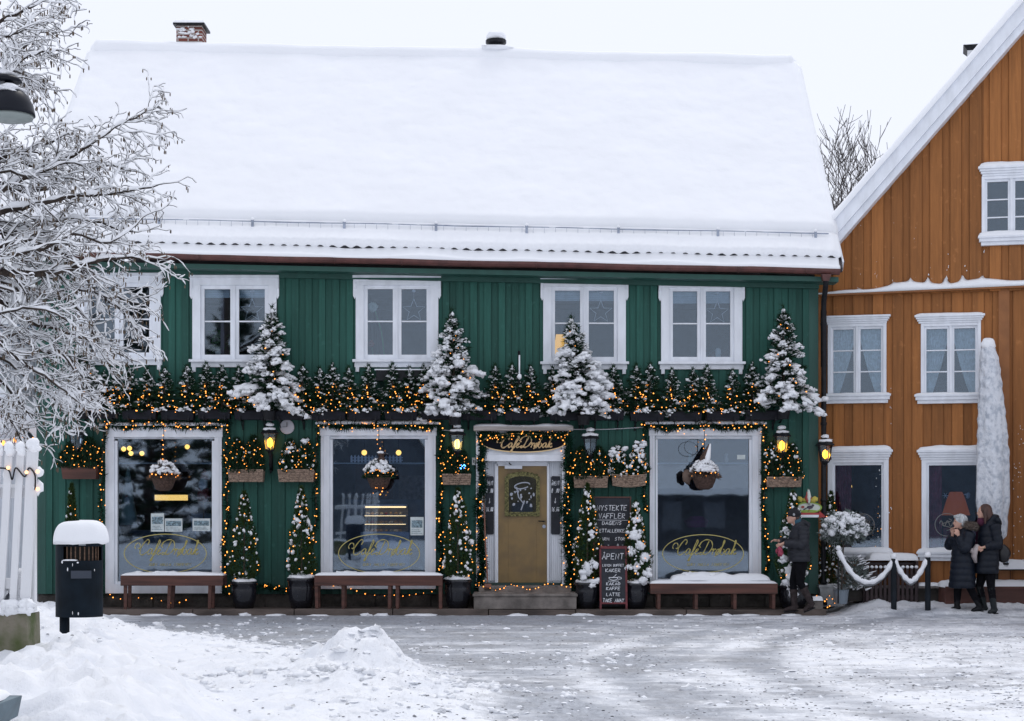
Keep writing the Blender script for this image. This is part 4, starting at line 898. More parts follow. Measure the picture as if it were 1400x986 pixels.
for i, (a, b) in enumerate(BX):
    xm, w = FX((a+b)/2, -.27), FX(b, -.27)-FX(a, -.27)
    zz = FZ(573+2.2*(a-117)/950, -.27)+rnd.uniform(-.012, .012)
    lb = '%s black window box from the left in the long row above the shop windows' % ORD[i]
    if i == 0: proto.location = (xm, 0, zz); proto['label'] = lb; proto['group'] = 'black window boxes above the shopfront'; proto.scale = (w/.58, 1, 1)
    else: copy_tree(proto, None, (xm, 0, zz), None, lb, s=(w/.58, 1, 1))
# small spruces in the troughs
sm_protos = []
for k in range(5):
    r = thing('small_spruce', 'x', 'spruce'); spruce_parts(r, .74, .25, 34, 100+k, smallt=True, snow=.8, lights=17, nb=84, bl=.062, bw=.014, power=.75, clump=.68, lean=(k-2)*.012); sm_protos.append(r)
TX = [(143, 508, 0), (160, 506, 1), (178, 503, 1), (202, 505, 1), (224, 503, 1), (255, 500, 0), (281, 497, 1), (303, 500, 1), (325, 502, 0), (413, 500, 1), (436, 503, 1), (455, 498, 1), (476, 502, 1), (503, 500, 1), (536, 498, 1), (559, 502, 1), (580, 500, 0), (676, 499, 1), (699, 498, 1), (724, 500, 1), (757, 503, 1), (838, 501, 1), (869, 499, 1), (888, 497, 1), (918, 505, 1), (949, 505, 1), (966, 501, 1), (1000, 506, 1), (1029, 497, 1)]
used = set()
for i, (px, py, q) in enumerate(TX):
    k = rnd.randrange(5); z0 = FZ(566+2*(px-117)/950, -.27); h = FZ(py, -.27)-z0; x = FX(px, -.27)
    lb = '%s small fairy-lit spruce from the left along the row of black window boxes' % ORD[i]
    y = -.27+rnd.uniform(-.03, .03); s = (h/.76*rnd.uniform(.95, 1.05), h/.76, h/.76)
    if k not in used:
        used.add(k); r = sm_protos[k]; r.location = (x, y, z0); r.rotation_euler = (0, 0, rnd.uniform(-.4, .4)); r.scale = s; r['label'] = lb; r['group'] = 'small lit spruces in the window boxes'
    else: r = copy_tree(sm_protos[k], None, (x, y, z0), rnd.uniform(-.5, .5), lb, 'small lit spruces in the window boxes', s)
for k in range(5):
    if k not in used:
        for c in list(sm_protos[k].children): bpy.data.objects.remove(c)
        bpy.data.objects.remove(sm_protos[k])
# five big snow-laden spruces over the lanterns
for i, (px, pt, pb, hw, lean, lb) in enumerate(((113, 482, 560, 40, 0, 'snow-laden spruce at the left corner, half behind the bare tree branches'), (368, 424, 562, 42, .03, 'tall snow-laden spruce in front of the second upstairs window'),
      (622, 429, 568, 44, -.03, 'tall snow-laden spruce right of the third upstairs window'), (798, 438, 568, 42, -.13, 'leaning snow-laden spruce in front of the fourth upstairs window'), (1071, 424, 560, 43, 0, 'neat conical snow-laden spruce near the right corner of the green wall'))):
    y = -.42; z0 = FZ(pb, y); h = FZ(pt, y)-z0; t = thing('snowy_spruce', lb, 'spruce', (FX(px, y), y, z0), 0, 'large snowy spruces above the lanterns')
    spruce_parts(t, h, hw/80*.94, 66 if h > 1.2 else 40, 200+i*3, snow=1.0, lights=14, nb=120, bl=.10, bw=.017, lean=lean, clump=(1.05, 1.1, 1.05, 1.2, .92)[i])
    m = MB(); m.lathe([(.09, -.16), (.12, 0), (.13, .0), (.11, -.02)], (0, 0, 0), 12); m.tube([(0, 0, -.12), (0, .38, -.2)], .018, 6); m.build('pot_bracket', BLACK, t)

# wall lanterns
def lantern(lit, i, px, py, lb, dim=False, lean=0, y0=-.05, loc=None):
    t = thing('wall_lantern', lb, 'lantern', loc or (FX(px, -.22), -.22, FZ(py, -.22)), 0, 'wall lanterns along the house fronts')
    m = MB()   # origin at the foot of the glass body
    m.lathe([(.022, -.10), (.03, -.06), (.05, -.03), (.075, -.02), (.08, 0)], n=6, rot=R(30)); m.lathe([(.165, .27), (.17, .285), (.10, .35), (.055, .38), (.05, .41), (.025, .43), (.012, .46)], n=6, rot=R(30))
    for k in range(6):
        a = R(30+60*k); m.tube([(.082*math.cos(a), .082*math.sin(a), 0), (.128*math.cos(a), .128*math.sin(a), .275)], .008, 4)
    m.build('frame', BLACK, t)
    m = MB(); m.lathe([(.075, .005), (.12, .27)], n=6, rot=R(30)); m.build('glass_body', GLOWG if lit and not dim else LAMPG, t)
    if lit: m = MB(); m.blob((0, 0, .12), (.05, .05, .085), 2, amp=0); m.build('bulb', GLOWC, t)
    m = MB(); m.tube([(0, 0, -.1), (0, .02, -.26), (0, .1, -.33), (0, .17, -.3)], [.014, .016, .022, .02], 8); m.tube([(0, .17, -.36), (0, .17, -.06)], [.03, .03], 8); m.blob((0, .1, -.36), (.02, .02, .04), 1); m.build('arm', BLACK, t, smooth=True)
    m = MB(); m.blob((0, 0, .425), (.07, .07, .04), 2, amp=.15); m.blob((0, -.06, .35), (.11, .06, .03), 2)
    if not lit: m.blob((.0, -.05, .335), (.14, .08, .03), 2)
    m.build('snow', SNOW, t, smooth=True); return t
lantern(False, 0, 105, 617, 'unlit black wall lantern at the left end of the shopfront')
lantern(True, 1, 369, 615, 'lit black wall lantern between the left and middle shop windows')
lantern(True, 2, 625, 617, 'faintly lit black wall lantern left of the entrance', dim=True)
lantern(False, 3, 807, 622, 'unlit black wall lantern right of the entrance')
lantern(True, 4, 1069, 619, 'lit black wall lantern at the right end of the green front')
lantern(True, 5, 1127, 634, 'lit black lantern at the corner beside the downpipe', loc=(FX(1127, -.05), -.12, FZ(631, -.1)))

# wicker baskets and their bushes
def basket(px0, px1, py0, py1, lb, m_=WICK, curve=.0):
    y = -.2; x0, x1, z1, z0 = FX(px0, y), FX(px1, y), FZ(py0, y), FZ(py1, y); xm = (x0+x1)/2; w = x1-x0; h = z1-z0
    t = thing('wicker_basket', lb, 'basket', (xm, 0, z0), 0, 'wall baskets between the windows'); m = MB(); n = 12
    for i in range(n):
        a, b = -w/2+w*i/n, -w/2+w*(i+1)/n; fa = -curve*math.sin(PI*i/n); fb = -curve*math.sin(PI*(i+1)/n)
        m.raw([(a*.94, -.29, fa), (b*.94, -.29, fb), (b*.94, -.05, fb), (a*.94, -.05, fa), (a, -.33, h+fa), (b, -.33, h+fb), (b, -.04, h+fb), (a, -.04, h+fa)], [(0, 3, 2, 1), (4, 5, 6, 7), (0, 1, 5, 4), (2, 3, 7, 6)]+([(3, 0, 4, 7)] if i == 0 else [])+([(1, 2, 6, 5)] if i == n-1 else []))
    m.build('basket_body', m_, t)
    if m_ is WICK:
        m = MB()
        m.tube([(-w/2, -.335, h), (0, -.34, h-curve), (w/2, -.335, h)], .012, 6)
        for k in range(5):
            m.tube([(-w/2*(.95+.01*k), -.294-.008*k, h*(.1+.19*k)), (0, -.30-.008*k, h*(.1+.19*k)-curve), (w/2*(.95+.01*k), -.294-.008*k, h*(.1+.19*k))], .0075, 5)
        for k in range(15): x = -w/2*.93+w*.93*k/14; m.tube([(x, -.295, 0-curve*math.sin(PI*k/14)), (x*1.05, -.338, h-curve*math.sin(PI*k/14))], .006, 4)
        m.build('woven_rim', mat('wicker_rods', (.28, .2, .15), rough=.8, var=.5, scale=25), t)
    return xm, z1
def bush(px, top, base, hw, lb, snow, seed, lights=30, y=-.2, k='thuja', m_=None):
    z0 = FZ(base, y)-.03; h = FZ(top, y)-z0; t = thing('basket_spruce', lb, 'spruce', (FX(px, y), y, z0), 0, 'small evergreens in the wall baskets')
    thuja_parts(t, h, hw/80*1.12, seed, 0, n=2600, snow=snow, lights=lights, m_=m_ or NEED, bl=.055, shape=.55)
basket(86, 134, 638, 655, 'plain brown wooden wall box under the unlit lantern at the left end', WOOD)
basket(313, 361, 643, 659, 'wicker wall basket left of the lit lantern, beside the left shop window')
basket(381, 430, 643, 659, 'wicker wall basket right of the lit lantern, beside the middle shop window')
basket(605, 644, 649, 663, 'small wicker wall basket left of the entrance, under the blue light', WICK)
basket(784, 831, 652, 667, 'wicker wall basket nearest the entrance on its right side', WICK)
basket(836, 883, 649, 664, 'sagging wicker wall basket left of the rightmost shop window', WICK, curve=.03)
basket(1047, 1095, 653, 666, 'wicker wall basket under the lit lantern by the green corner', WICK)
BU = [(98, 606, 640, 18, .0, 'lit bush on the left in the brown wooden wall box'), (122, 600, 640, 17, .0, 'lit bush on the right in the brown wooden wall box'), (324, 600, 645, 15, .05, 'left lit bush in the basket beside the left shop window'), (346, 597, 645, 15, .05, 'right lit bush in the basket beside the left shop window'),
      (397, 602, 645, 16, .25, 'left lit bush in the basket beside the middle shop window'), (419, 600, 645, 14, .2, 'right lit bush in the basket beside the middle shop window'), (616, 612, 651, 13, .0, 'left lit bush in the small basket left of the entrance'), (633, 618, 651, 10, .0, 'right lit bush in the small basket left of the entrance'),
      (795, 612, 654, 16, .0, 'left lit bush in the basket right of the entrance'), (819, 612, 654, 14, .1, 'right lit bush in the basket right of the entrance'), (845, 611, 652, 14, .7, 'left bush with snow on top in the sagging basket'), (872, 605, 652, 14, .6, 'right bush with snow on top in the sagging basket'),
      (1056, 606, 656, 14, .25, 'left lit bush in the basket by the green corner'), (1083, 608, 656, 15, .1, 'right lit bush in the basket by the green corner')]
for i, (px, tp, bs, hw, sn, lb) in enumerate(BU):
    bush(px, tp, bs, hw, lb, sn, 300+i, lights=24)
for px, tp, w in ((845, 611, .13), (872, 604, .12), (397, 605, .05), (419, 602, .05)):
    m = MB(); z = FZ(tp, -.22); x = FX(px, -.22)
    for k in range(9 if w > .1 else 4): m.blob((x+rnd.uniform(-w, w), -.25+rnd.uniform(-.06, .03), z-rnd.uniform(.0, .16)), (.05, .045, .028), 2, amp=.3)
    tag(m.build('snow_clump', SNOW, smooth=True), 'clump of snow lying on top of a basket bush', 'snow', kind='stuff')
m = MB(); bulbs(m, [(FX(633, -.36)+rnd.uniform(-.06, .06), -.40, FZ(637, -.36)+rnd.uniform(-.07, .07)) for _ in range(9)], .012); wire(m, [(FX(628, -.38), -.39, FZ(631)), (FX(634, -.38), -.4, FZ(640)), (FX(640, -.38), -.39, FZ(636))])
put('blue_string_lights', m, [mat('blue_bulb', (.1, .3, 1), emit=(.08, .35, 1), es=5), BLACK], 'tangle of blue lights on the small basket left of the entrance', 'string lights')

# potted conifers
def potted(px, top, mid, bot, hw, pw, lb, snow, seed, y=-.42, white=False, lights=42, lean=0):
    z0 = .1 if y > -.78 else .0; x = FX(px, y); zp = FZ(mid, y); ph = zp-z0; pr = pw/80/2
    t = thing('potted_conifer', lb, 'potted conifer', (x, y, z0), 0, 'potted conifers along the shopfront')
    m = MB()
    if white: m.frustum((-pr*.8, pr*.8, -pr*.8, pr*.8, 0), (-pr, pr, -pr, pr, ph)); m.box(-pr*1.06, pr*1.06, -pr*1.06, pr*1.06, ph, ph+.04)
    else: m.lathe([(pr*.72, 0), (pr*.9, ph*.3), (pr, ph*.7), (pr*.97, ph*.86), (pr*1.08, ph*.9), (pr*1.08, ph), (pr*.95, ph), (pr*.9, ph-.04)], n=24)
    m.build('pot', POTG if white else POTM, t, smooth=not white)
    m = MB(); m.blob((0, 0, ph-.0), (pr*.95, pr*.95, .07), 3, amp=.12); m.build('pot_snow', SNOW, t, smooth=True)
    thuja_parts(t, FZ(top, y)-zp, hw/80, seed, ph+.02, n=4600, snow=snow*.7, lights=int(lights*.75), shape=.72)
    return t
potted(334, 674, 795, 828, 24, 34, 'slim potted conifer between left shop window and lit lantern, light snow', .8, 401, lights=26)
potted(412, 668, 790, 829, 22, 37, 'bushy potted conifer just left of the middle shop window', 1.0, 402)
potted(626, 670, 792, 830, 25, 36, 'slender potted conifer left of the entrance steps', 1.0, 403)
a_ = potted(803, 664, 796, 834, 24, 34, 'potted conifer right of the entrance steps, left of the chalkboards', .9, 404)
b_ = potted(869, 688, 797, 834, 23, 34, 'heavily snowed potted conifer right of the chalkboards', 1.2, 405)
c_ = potted(1084, 674, 800, 834, 26, 40, 'heavily snowed potted conifer behind the walking person in grey', 1.2, 406, lights=30)
potted(98, 664, 800, 828, 14, 22, 'slim dark potted conifer mostly hidden behind the litter bin', .1, 407, lights=16)
for t, sp in ((a_, ((-.05, .65, .16), (.1, .75, .1), (.05, 1.25, .07), (-.1, .5, .1), (.12, .42, .12))), (b_, ((-.02, 1.22, .12), (.06, 1.05, .13), (-.08, .95, .1), (.14, .85, .13), (.02, .72, .1), (.18, .62, .1), (.1, .5, .12), (-.13, .66, .08))), (c_, ((-.1, 1.1, .12), (-.15, .85, .11), (-.05, .6, .16), (-.1, .42, .13), (0, .3, .16), (-.1, 1.3, .08)))):
    m = MB()
    for dx, dz, w in sp:
        for k in range(4): m.blob((dx+rnd.uniform(-.05, .05), -.20-.04*rnd.random()+dz*.06, dz+rnd.uniform(-.06, .06)), (w*.5, w*.35, w*rnd.uniform(.25, .6)), 2, amp=.35)
    m.build('snow_lump', SNOW, t, smooth=True)
# the conifer round the corner in a grey pot
t = potted(1137, 676, 806, 838, 20, 38, 'potted conifer in a pale grey pot round the corner beside the downpipe', .9, 408, y=-.55, white=True, lights=20)
t.location.x = FX(1141, -.3); t.location.y = .02; t.location.z = .12
# garlands round the openings
def garland(paths, lb, seed, lights_pts, cat='garland'):
    t = thing('garland', lb, 'garland', (0, 0, 0), 0, 'fir garlands round the openings'); npr = np.random.RandomState(seed); rs = random.Random(seed); fm = MB(); wm = MB(); lm = MB()
    for path, dens, rad, nl in paths:
        p = [(FX(a, -.14), -.14, FZ(b, -.14)) for a, b in path]; p = np.array(catmull(p, 8)); seg = np.linalg.norm(np.diff(p, axis=0), axis=1); cum = np.concatenate([[0], np.cumsum(seg)]); Ltot = cum[-1]
        def at(s): return np.stack([np.interp(s, cum, p[:, i]) for i in range(3)], -1)
        n = int(Ltot*dens); s = npr.rand(n)*Ltot; q = at(s)+npr.randn(n, 3)*rad*.28; q[:, 0] += .02*np.sin(s*9); q[:, 2] += .015*np.sin(s*13)
        dd = npr.randn(n, 3); dd /= np.linalg.norm(dd, axis=1)[:, None]; blades(fm, q, dd, rad*npr.uniform(.6, 1.3, n), .02)
        wm.tube([tuple(a) for a in at(np.linspace(0, Ltot, 30))], .012, 4)
        nl = int(nl*.74); s = np.linspace(0, Ltot, nl)+npr.randn(nl)*.05; q = at(s)+np.stack([npr.randn(nl)*rad*.5, -rad*.55-.02*npr.rand(nl), npr.randn(nl)*rad*.5], -1); bulbs(lm, q, .0135)
    fm.build('needles', NEED3, t); wm.build('wire', BARK, t); lm.build('string_lights', BULB, t); return t
garland([([(142, 581), (180, 583), (225, 580), (270, 584), (312, 580)], 950, .085, 42), ([(143, 583), (140, 620), (139, 680), (137, 740), (139, 815)], 420, .06, 44), ([(310, 585), (309, 640), (311, 700), (306, 760), (309, 812)], 520, .065, 52)], 'lit fir garland framing the leftmost shop window', 1, None)
garland([([(436, 580), (475, 583), (520, 581), (565, 584), (600, 581)], 950, .085, 42), ([(434, 583), (431, 640), (432, 700), (429, 745)], 380, .06, 26), ([(601, 585), (604, 640), (602, 700), (603, 750), (600, 790)], 700, .075, 44)], 'lit fir garland framing the middle shop window', 2, None)
garland([([(655, 594), (690, 597), (716, 592), (745, 597), (774, 593)], 1500, .095, 50), ([(657, 594), (659, 640), (656, 700), (659, 760), (656, 805)], 1500, .10, 44), ([(773, 594), (777, 640), (774, 700), (778, 760), (777, 800)], 1600, .11, 48)], 'lit fir garland framing the entrance door', 3, None)
garland([([(882, 582), (920, 585), (962, 581), (1005, 585), (1044, 581)], 950, .085, 42), ([(882, 584), (879, 640), (884, 700)], 500, .06, 22), ([(1044, 585), (1046, 640), (1044, 700), (1049, 760), (1045, 790)], 550, .065, 40)], 'lit fir garland framing the rightmost shop window', 4, None)
garland([([(346, 806), (366, 802), (380, 805), (398, 808)], 700, .07, 16)], 'short lit garland lying at the wall foot between two potted conifers', 5, None)
# loose light strings low on the front
def string(pts, nb, lb, y=-.2, cat='string lights', wm_=None):
    p = [(FX(a, y), y, FZ(b, y)) for a, b in pts]; c = catmull(p, 10); m = MB(); wire(m, c, .004, 1)
    idx = np.linspace(0, len(c)-1, nb); bulbs(m, [(c[int(i)][0]+rnd.uniform(-.02, .02), c[int(i)][1]-.015, c[int(i)][2]+rnd.uniform(-.02, .01)) for i in idx], .0125)
    return put('string_lights', m, [BULB, wm_ or BLACK], lb, cat)
string([(440, 797), (470, 803), (500, 811), (540, 814), (570, 812), (600, 808)], 16, 'string of warm lights sagging behind the middle bench', y=-.1)
string([(150, 813), (170, 820), (200, 816), (232, 824), (255, 820)], 10, 'string of warm lights low behind the left bench', y=-.1)
string([(652, 800), (680, 806), (700, 799), (725, 805), (750, 799), (780, 802)], 22, 'string of warm lights lying along the top doorstep', y=-.46)
string([(1118, 815), (1126, 822), (1134, 814), (1140, 824), (1130, 830)], 9, 'knot of warm lights by the foot of the downpipe', y=-.5)
wc = mat('white_cable', (.6, .62, .66))
for pts, lb in ([(604, 588), (615, 589), (622, 592)], 'short white cable left of the door canopy'), ([(783, 587), (830, 587), (882, 584)], 'white cable strung from the door canopy to the rightmost window'), ([(150, 583), (135, 584), (118, 583), (110, 588)], 'white cable leading to the leftmost lantern'):
    m = MB(); m.tube(catmull([(FX(a, -.12), -.12, FZ(b, -.12)) for a, b in pts], 6), .007, 4); put('cable', m, wc, lb, 'cable')

# hanging baskets
def hanging(px, py, lb, seed, gn=False, elf=False):
    y = -.5; t = thing('hanging_basket', lb, 'hanging basket', (FX(px, y), y, FZ(py, y)), 0, 'hanging baskets in front of the shop windows')   # origin: rim centre
    m = MB(); m.lathe([(.08, -.24), (.14, -.2), (.19, -.08), (.21, 0), (.19, .0), (.16, -.04)], n=18); m.build('basket_body', DWICK, t, smooth=True)
    npr = np.random.RandomState(seed); n = 1100; a = npr.rand(n)*2*PI; r = .25*npr.rand(n)**.5; P = np.stack([r*np.cos(a), r*np.sin(a), .02+.24*(1-(r/.25)**2)*npr.rand(n)-.06*(r > .2)], -1); dd = npr.randn(n, 3)*.5+np.stack([np.cos(a)*.8, np.sin(a)*.8, .35+0*a], -1); dd /= np.linalg.norm(dd, axis=1)[:, None]
    m = MB(); blades(m, P, dd, .07, .018); m.build('foliage', mat('dry_heather', (.09, .06, .045), isl=.6) if seed % 2 else NEED, t)
    m = MB()
    for k in range(64): an = rnd.uniform(0, 2*PI); rr = .23*rnd.random()**.5; m.blob((rr*math.cos(an), rr*math.sin(an), .25-rr*rr*3.6), (rnd.uniform(.03, .06), rnd.uniform(.03, .05), rnd.uniform(.02, .045)), 2, amp=.4)
    m.build('snow', SNOW, t, smooth=True)
    top = FZ(583)-FZ(py, y); m = MB()
    for k in range(3): an = 2*PI*k/3+.5; m.tube([(.2*math.cos(an), .2*math.sin(an), 0), (0, .0, .42)], .004, 4)
    m.tube([(0, 0, .42), (0, 0, top), (0, .45, top+.02)], .006, 5); m.build('hanger', BLACK, t)
    m = MB(); bulbs(m, [((.235*math.cos(q)), .235*math.sin(q), .02+.03*math.sin(q*5)) for q in np.linspace(PI, 2*PI, 9)]+[(rnd.uniform(-.03, .03), -.02, z) for z in np.linspace(.3, top-.02, 8)]+[(rnd.uniform(-.15, .15), -.18, rnd.uniform(-.0, .1)) for _ in range(3)]+([(rnd.uniform(-.1, .1), -.12, -rnd.uniform(.2, .33)) for _ in range(6)] if seed == 2 else []), .0125); m.build('string_lights', BULB, t)
    return t
hanging(224, 652, 'hanging basket of snowy heather in front of the leftmost shop window', 1)
t = hanging(518, 650, 'hanging basket with a snow-topped bird figure before the middle shop window', 2)
m = MB(); m.blob((.04, 0, .25), (.07, .06, .1), 2, amp=.1); m.blob((.04, -.01, .35), (.06, .05, .04), 2, amp=.1); m.build('perched_bundle', [DWICK], t, smooth=True)
m = MB(); m.blob((.03, -.02, .385), (.06, .05, .025), 2); m.build('bundle_snow', SNOW, t, smooth=True)
t = hanging(963, 650, 'hanging basket with a pointed snow-covered cone before the rightmost shop window', 3)
m = MB(); m.tube([(-.02, 0, .12), (0, 0, .3), (.08, 0, .52)], [.1, .07, .01], 8); m.build('pointed_cone', DWICK, t, smooth=True)
m = MB(); m.tube([(.03, -.07, .14), (.05, -.05, .3), (.10, -.01, .53)], [.04, .05, .012], 8); m.blob((0, -.1, .13), (.18, .1, .07), 2, amp=.3); m.build('cone_snow', SNOW, t, smooth=True)
m = MB(); m.blob((-.29, .02, -.03), (.09, .08, .12), 2, amp=.3); m.build('drooping_plant', mat('dry_heather', (.09, .06, .045)), t, smooth=True)
m = MB(); m.tube([(-.05+.17*math.cos(q)-.12, 0, .48+.13*math.sin(q)) for q in np.linspace(0, 2*PI, 20)], .005, 4); m.build('wire_loop', BLACK, t)

# benches
def bench(px0, px1, ptop, legs, lb, seed, thick=.045, hs=.05, big=False):
    y0, y1 = -.75, -.36; x0, x1 = FX(px0, y0), FX(px1, y0); zt = FZ(ptop, y0); t = thing('bench', lb, 'bench', (0, 0, 0), 0, 'wooden benches under the shop windows')
    m = MB(); 
    for k in range(3): m.box(x0, x1, y0+.135*k, y0+.135*k+.12, zt-thick, zt)
    m.box(x0, x1, y0-.022, y0-.001, zt-.17, zt+.002); m.box(x0, x1, y1+.022, y1+.04, zt-.17, zt)
    m.build('seat', WOOD, t, bevel=.006)
    for a, b in legs:
        for yy in (y0+.01, y1-.05):
            m = MB(); xa, xb = FX(a, y0), FX(b, y0); m.raw([(xb-.025, yy, .1), (xb+.025, yy, .1), (xb+.025, yy+.05, .1), (xb-.025, yy+.05, .1), (xa-.03, yy, zt-thick-.001), (xa+.03, yy, zt-thick-.001), (xa+.03, yy+.05, zt-thick-.001), (xa-.03, yy+.05, zt-thick-.001)], [(0, 3, 2, 1), (4, 5, 6, 7), (0, 1, 5, 4), (1, 2, 6, 5), (2, 3, 7, 6), (3, 0, 4, 7)])
            m.build('leg', WOOD, t, bevel=.004)
    m = MB(); snowpad(m, x0, x1, y0-.01, y1, zt+.003, hs, 70, 8, seed, lump=.45 if not big else .3)
    if big:
        snowpad(m, x0+.35, x1-.1, y0+.05, y1, zt+.05, .10, 60, 8, seed+1, lump=.7)
        for k in range(8): m.blob((FX(955+rnd.uniform(-20, 25), y0), y0+.2, zt+.13), (.12, .1, .05), 2, amp=.3)
    else:
        for k in range(5): m.blob((rnd.uniform(x0+.2, x1-.2), y0+.15, zt+.03), (rnd.uniform(.08, .2), .1, .04), 2, amp=.3)
    m.build('snow', SNOW, t, smooth=True)
bench(165, 305, 787, ((171, 171), (232, 230), (287, 286)), 'brown bench under the leftmost shop window', 51)
bench(430, 605, 787, ((432, 433), (469, 469), (533, 532), (543, 543), (602, 602)), 'long brown bench under the middle shop window', 52)
bench(889, 1063, 798, ((901, 901), (952, 952), (1005, 1005), (1058, 1058)), 'long brown bench with deep snow under the rightmost shop window', 53, big=True)

# chalkboards
t = thing('chalkboard', 'tall brown-framed chalkboard leaning on the wall between two snowy conifers', 'chalkboard')
y = -.34; x0, x1, z1 = FX(811, y), FX(863, y), FZ(679, y); m = MB(); m.box(x0+.02, x1-.02, y, y+.02, .12, z1-.02, 0); m.build('board', BOARD, t)
m = MB(); m.box(x0, x0+.025, y-.015, y+.03, .1, z1); m.box(x1-.025, x1, y-.015, y+.03, .1, z1); m.box(x0+.025, x1-.025, y-.015, y+.03, z1-.025, z1); m.build('frame', WOOD, t, bevel=.003)
m = MB()
for tx, py, h, w in (('NYSTEKTE', 698, .085, .52), ('VAFFLER', 709, .085, .46), ('DAGENS', 717.5, .055, .34), ('LETTALLERKEN', 728, .055, .52), ('VARM  STOR', 739, .05, .46), ('65.-  98.-', 747, .04, .4)): chalk(m, tx, (x0+x1)/2+.0, FZ(py, y), h, w, y-.006, .0062)
m.tube([(x0+.05, y-.006, FZ(711, y)), (x1-.06, y-.006, FZ(711.5, y))], .004, 4); m.build('chalk_writing', CHALK, t)
t = thing('sandwich_board', 'red-framed chalk sandwich board reading åpent standing on the kerb', 'sandwich board', (0, 0, 0))
y = -.72; x0, x1, z1, zb_, zf = FX(820, y), FX(858, y), FZ(748, y), FZ(829, y), .1
for s in (0, 1):
    def Y_(z): return y+(z-zf)*.16 if s == 0 else y+.40-(z-zf)*.16
    m = MB()
    def slab(m, a, b, za, zb2, th, off, mi=0):
        o_ = off if s == 0 else -off
        m.raw([(a, Y_(za)+o_, za), (b, Y_(za)+o_, za), (b, Y_(za)+o_+th, za), (a, Y_(za)+o_+th, za), (a, Y_(zb2)+o_, zb2), (b, Y_(zb2)+o_, zb2), (b, Y_(zb2)+o_+th, zb2), (a, Y_(zb2)+o_+th, zb2)], [(0, 3, 2, 1), (4, 5, 6, 7), (0, 1, 5, 4), (1, 2, 6, 5), (2, 3, 7, 6), (3, 0, 4, 7)], mi)
    fw = .032; zlo = FZ(826, y)
    slab(m, x0, x0+fw, zf, z1, .022, 0); slab(m, x1-fw, x1, zf, z1, .022, 0); slab(m, x0+fw, x1-fw, z1-fw, z1, .022, 0); slab(m, x0+fw, x1-fw, zlo, zlo+fw, .022, 0); m.build('frame', REDF, t)
    m = MB(); slab(m, x0+fw, x1-fw, zlo+fw, z1-fw, .01, .008); m.build('board', BOARD, t)
m = MB(); yy = y
cxx = (x0+x1)/2
for tx, py, h, w in (('ÅPENT', 765, .095, .37), ('LUNCH BUFFET', 775, .04, .36), ('KAKER', 782.5, .055, .26), ('KAKAO', 800.5, .05, .24), ('KAFFE', 807, .05, .24), ('LATTE', 815, .05, .24), ('TAKE AWAY', 823.5, .06, .36)):
    z = FZ(py, y); chalk(m, tx, cxx, z, h, w, y+(z-.1)*.16-.002, .0062 if h > .045 else .0045)
zc = FZ(790, y); yk = y+(zc-.1)*.16-.004
m.tube([(cxx+.075*math.cos(a), yk, zc+.045*math.sin(a)) for a in np.linspace(PI, 2*PI, 12)]+[(cxx-.075, yk, zc)], .007, 4); m.tube([(cxx+.07*math.cos(a)*1.0+.07, yk, zc-.01+.02*math.sin(a)) for a in np.linspace(-1.5, 1.5, 6)], .005, 4)
m.tube([(cxx-.09, yk, zc-.06), (cxx+.09, yk, zc-.06)], .005, 4); m.tube([(cxx, yk, zc+.01), (cxx+.03, yk+.004, zc+.03), (cxx+.05, yk+.006, zc+.055)], .005, 4)
m.build('chalk_writing', CHALK, t)
m = MB(); m.box(x0, x1, y+(z1-.1)*.16-.0, y+.40-(z1-.1)*.16+.02, z1, z1+.012); m.build('hinge', REDF, t)
# plaque with the bird on the corner
y = -.35; t = thing('bird_plaque', 'oval painted bird plaque on a red and white stand at the green corner', 'sign', (0, 0, 0)); cx, cz = FX(1106, y), FZ(694, y)
m = MB(); m.box(FX(1088, y), FX(1120, y), y, y+.1, FZ(707.5, y), FZ(704, y), 0); m.box(FX(1090, y), FX(1120, y), y+.01, y+.09, FZ(704, y), FZ(701, y), 1); m.prism([(FX(1119, y), FZ(708, y)), (FX(1130, y), FZ(707, y)), (FX(1120.5, y), FZ(699, y))], y+.0, y+.09, 1); m.build('base', [WHITE, mat('sign_red', (.4, .04, .04), rough=.5)], t)
m = MB(); m.prism(ellipse(cx, cz, .215, .085, 32), y+.03, y+.06, 0); m.ring(ellipse(cx, cz, .225, .095, 32), ellipse(cx, cz, .2, .075, 32), y+.02, y+.058, 3)
m.prism(ellipse(cx+.02, cz+.005, .05, .028, 16), y+.018, y+.029, 1); m.prism(ellipse(cx+.07, cz+.035, .022, .02, 12), y+.018, y+.029, 1); m.tube([(cx-.02, y+.02, cz), (cx-.09, y+.02, cz-.04)], .008, 4, 1); m.tube([(cx+.01, y+.02, cz-.02), (cx, y+.02, cz-.065)], .006, 4, 2); m.prism(ellipse(cx-.1, cz+.01, .03, .02, 10), y+.022, y+.029, 2); m.prism(ellipse(cx, cz-.055, .15, .015, 14), y+.022, y+.0285, 3)
m.build('oval', [mat('plaque_white', (.6, .64, .58)), mat('bird_dark', (.06, .05, .07)), mat('plaque_red', (.35, .06, .05)), mat('plaque_green', (.25, .38, .06))], t)
m = MB(); z = FZ(685, y)
for k, (dx, w, h, c) in enumerate(((-.14, .07, .05, 0), (-.06, .05, .035, 0), (.02, .07, .05, 0), (.1, .07, .05, 0), (-.01, .07, .1, 1), (0, .04, .13, 2))): m.blob((cx+dx, y+.045-.01*k, z+h*.5), (w*.8, .02, h), 2, c, amp=.25)
m.build('scroll_top', [mat('plaque_yellow', (.5, .42, .08)), mat('plaque_red', (.35, .06, .05)), mat('plaque_white', (.6, .64, .58))], t, smooth=True)
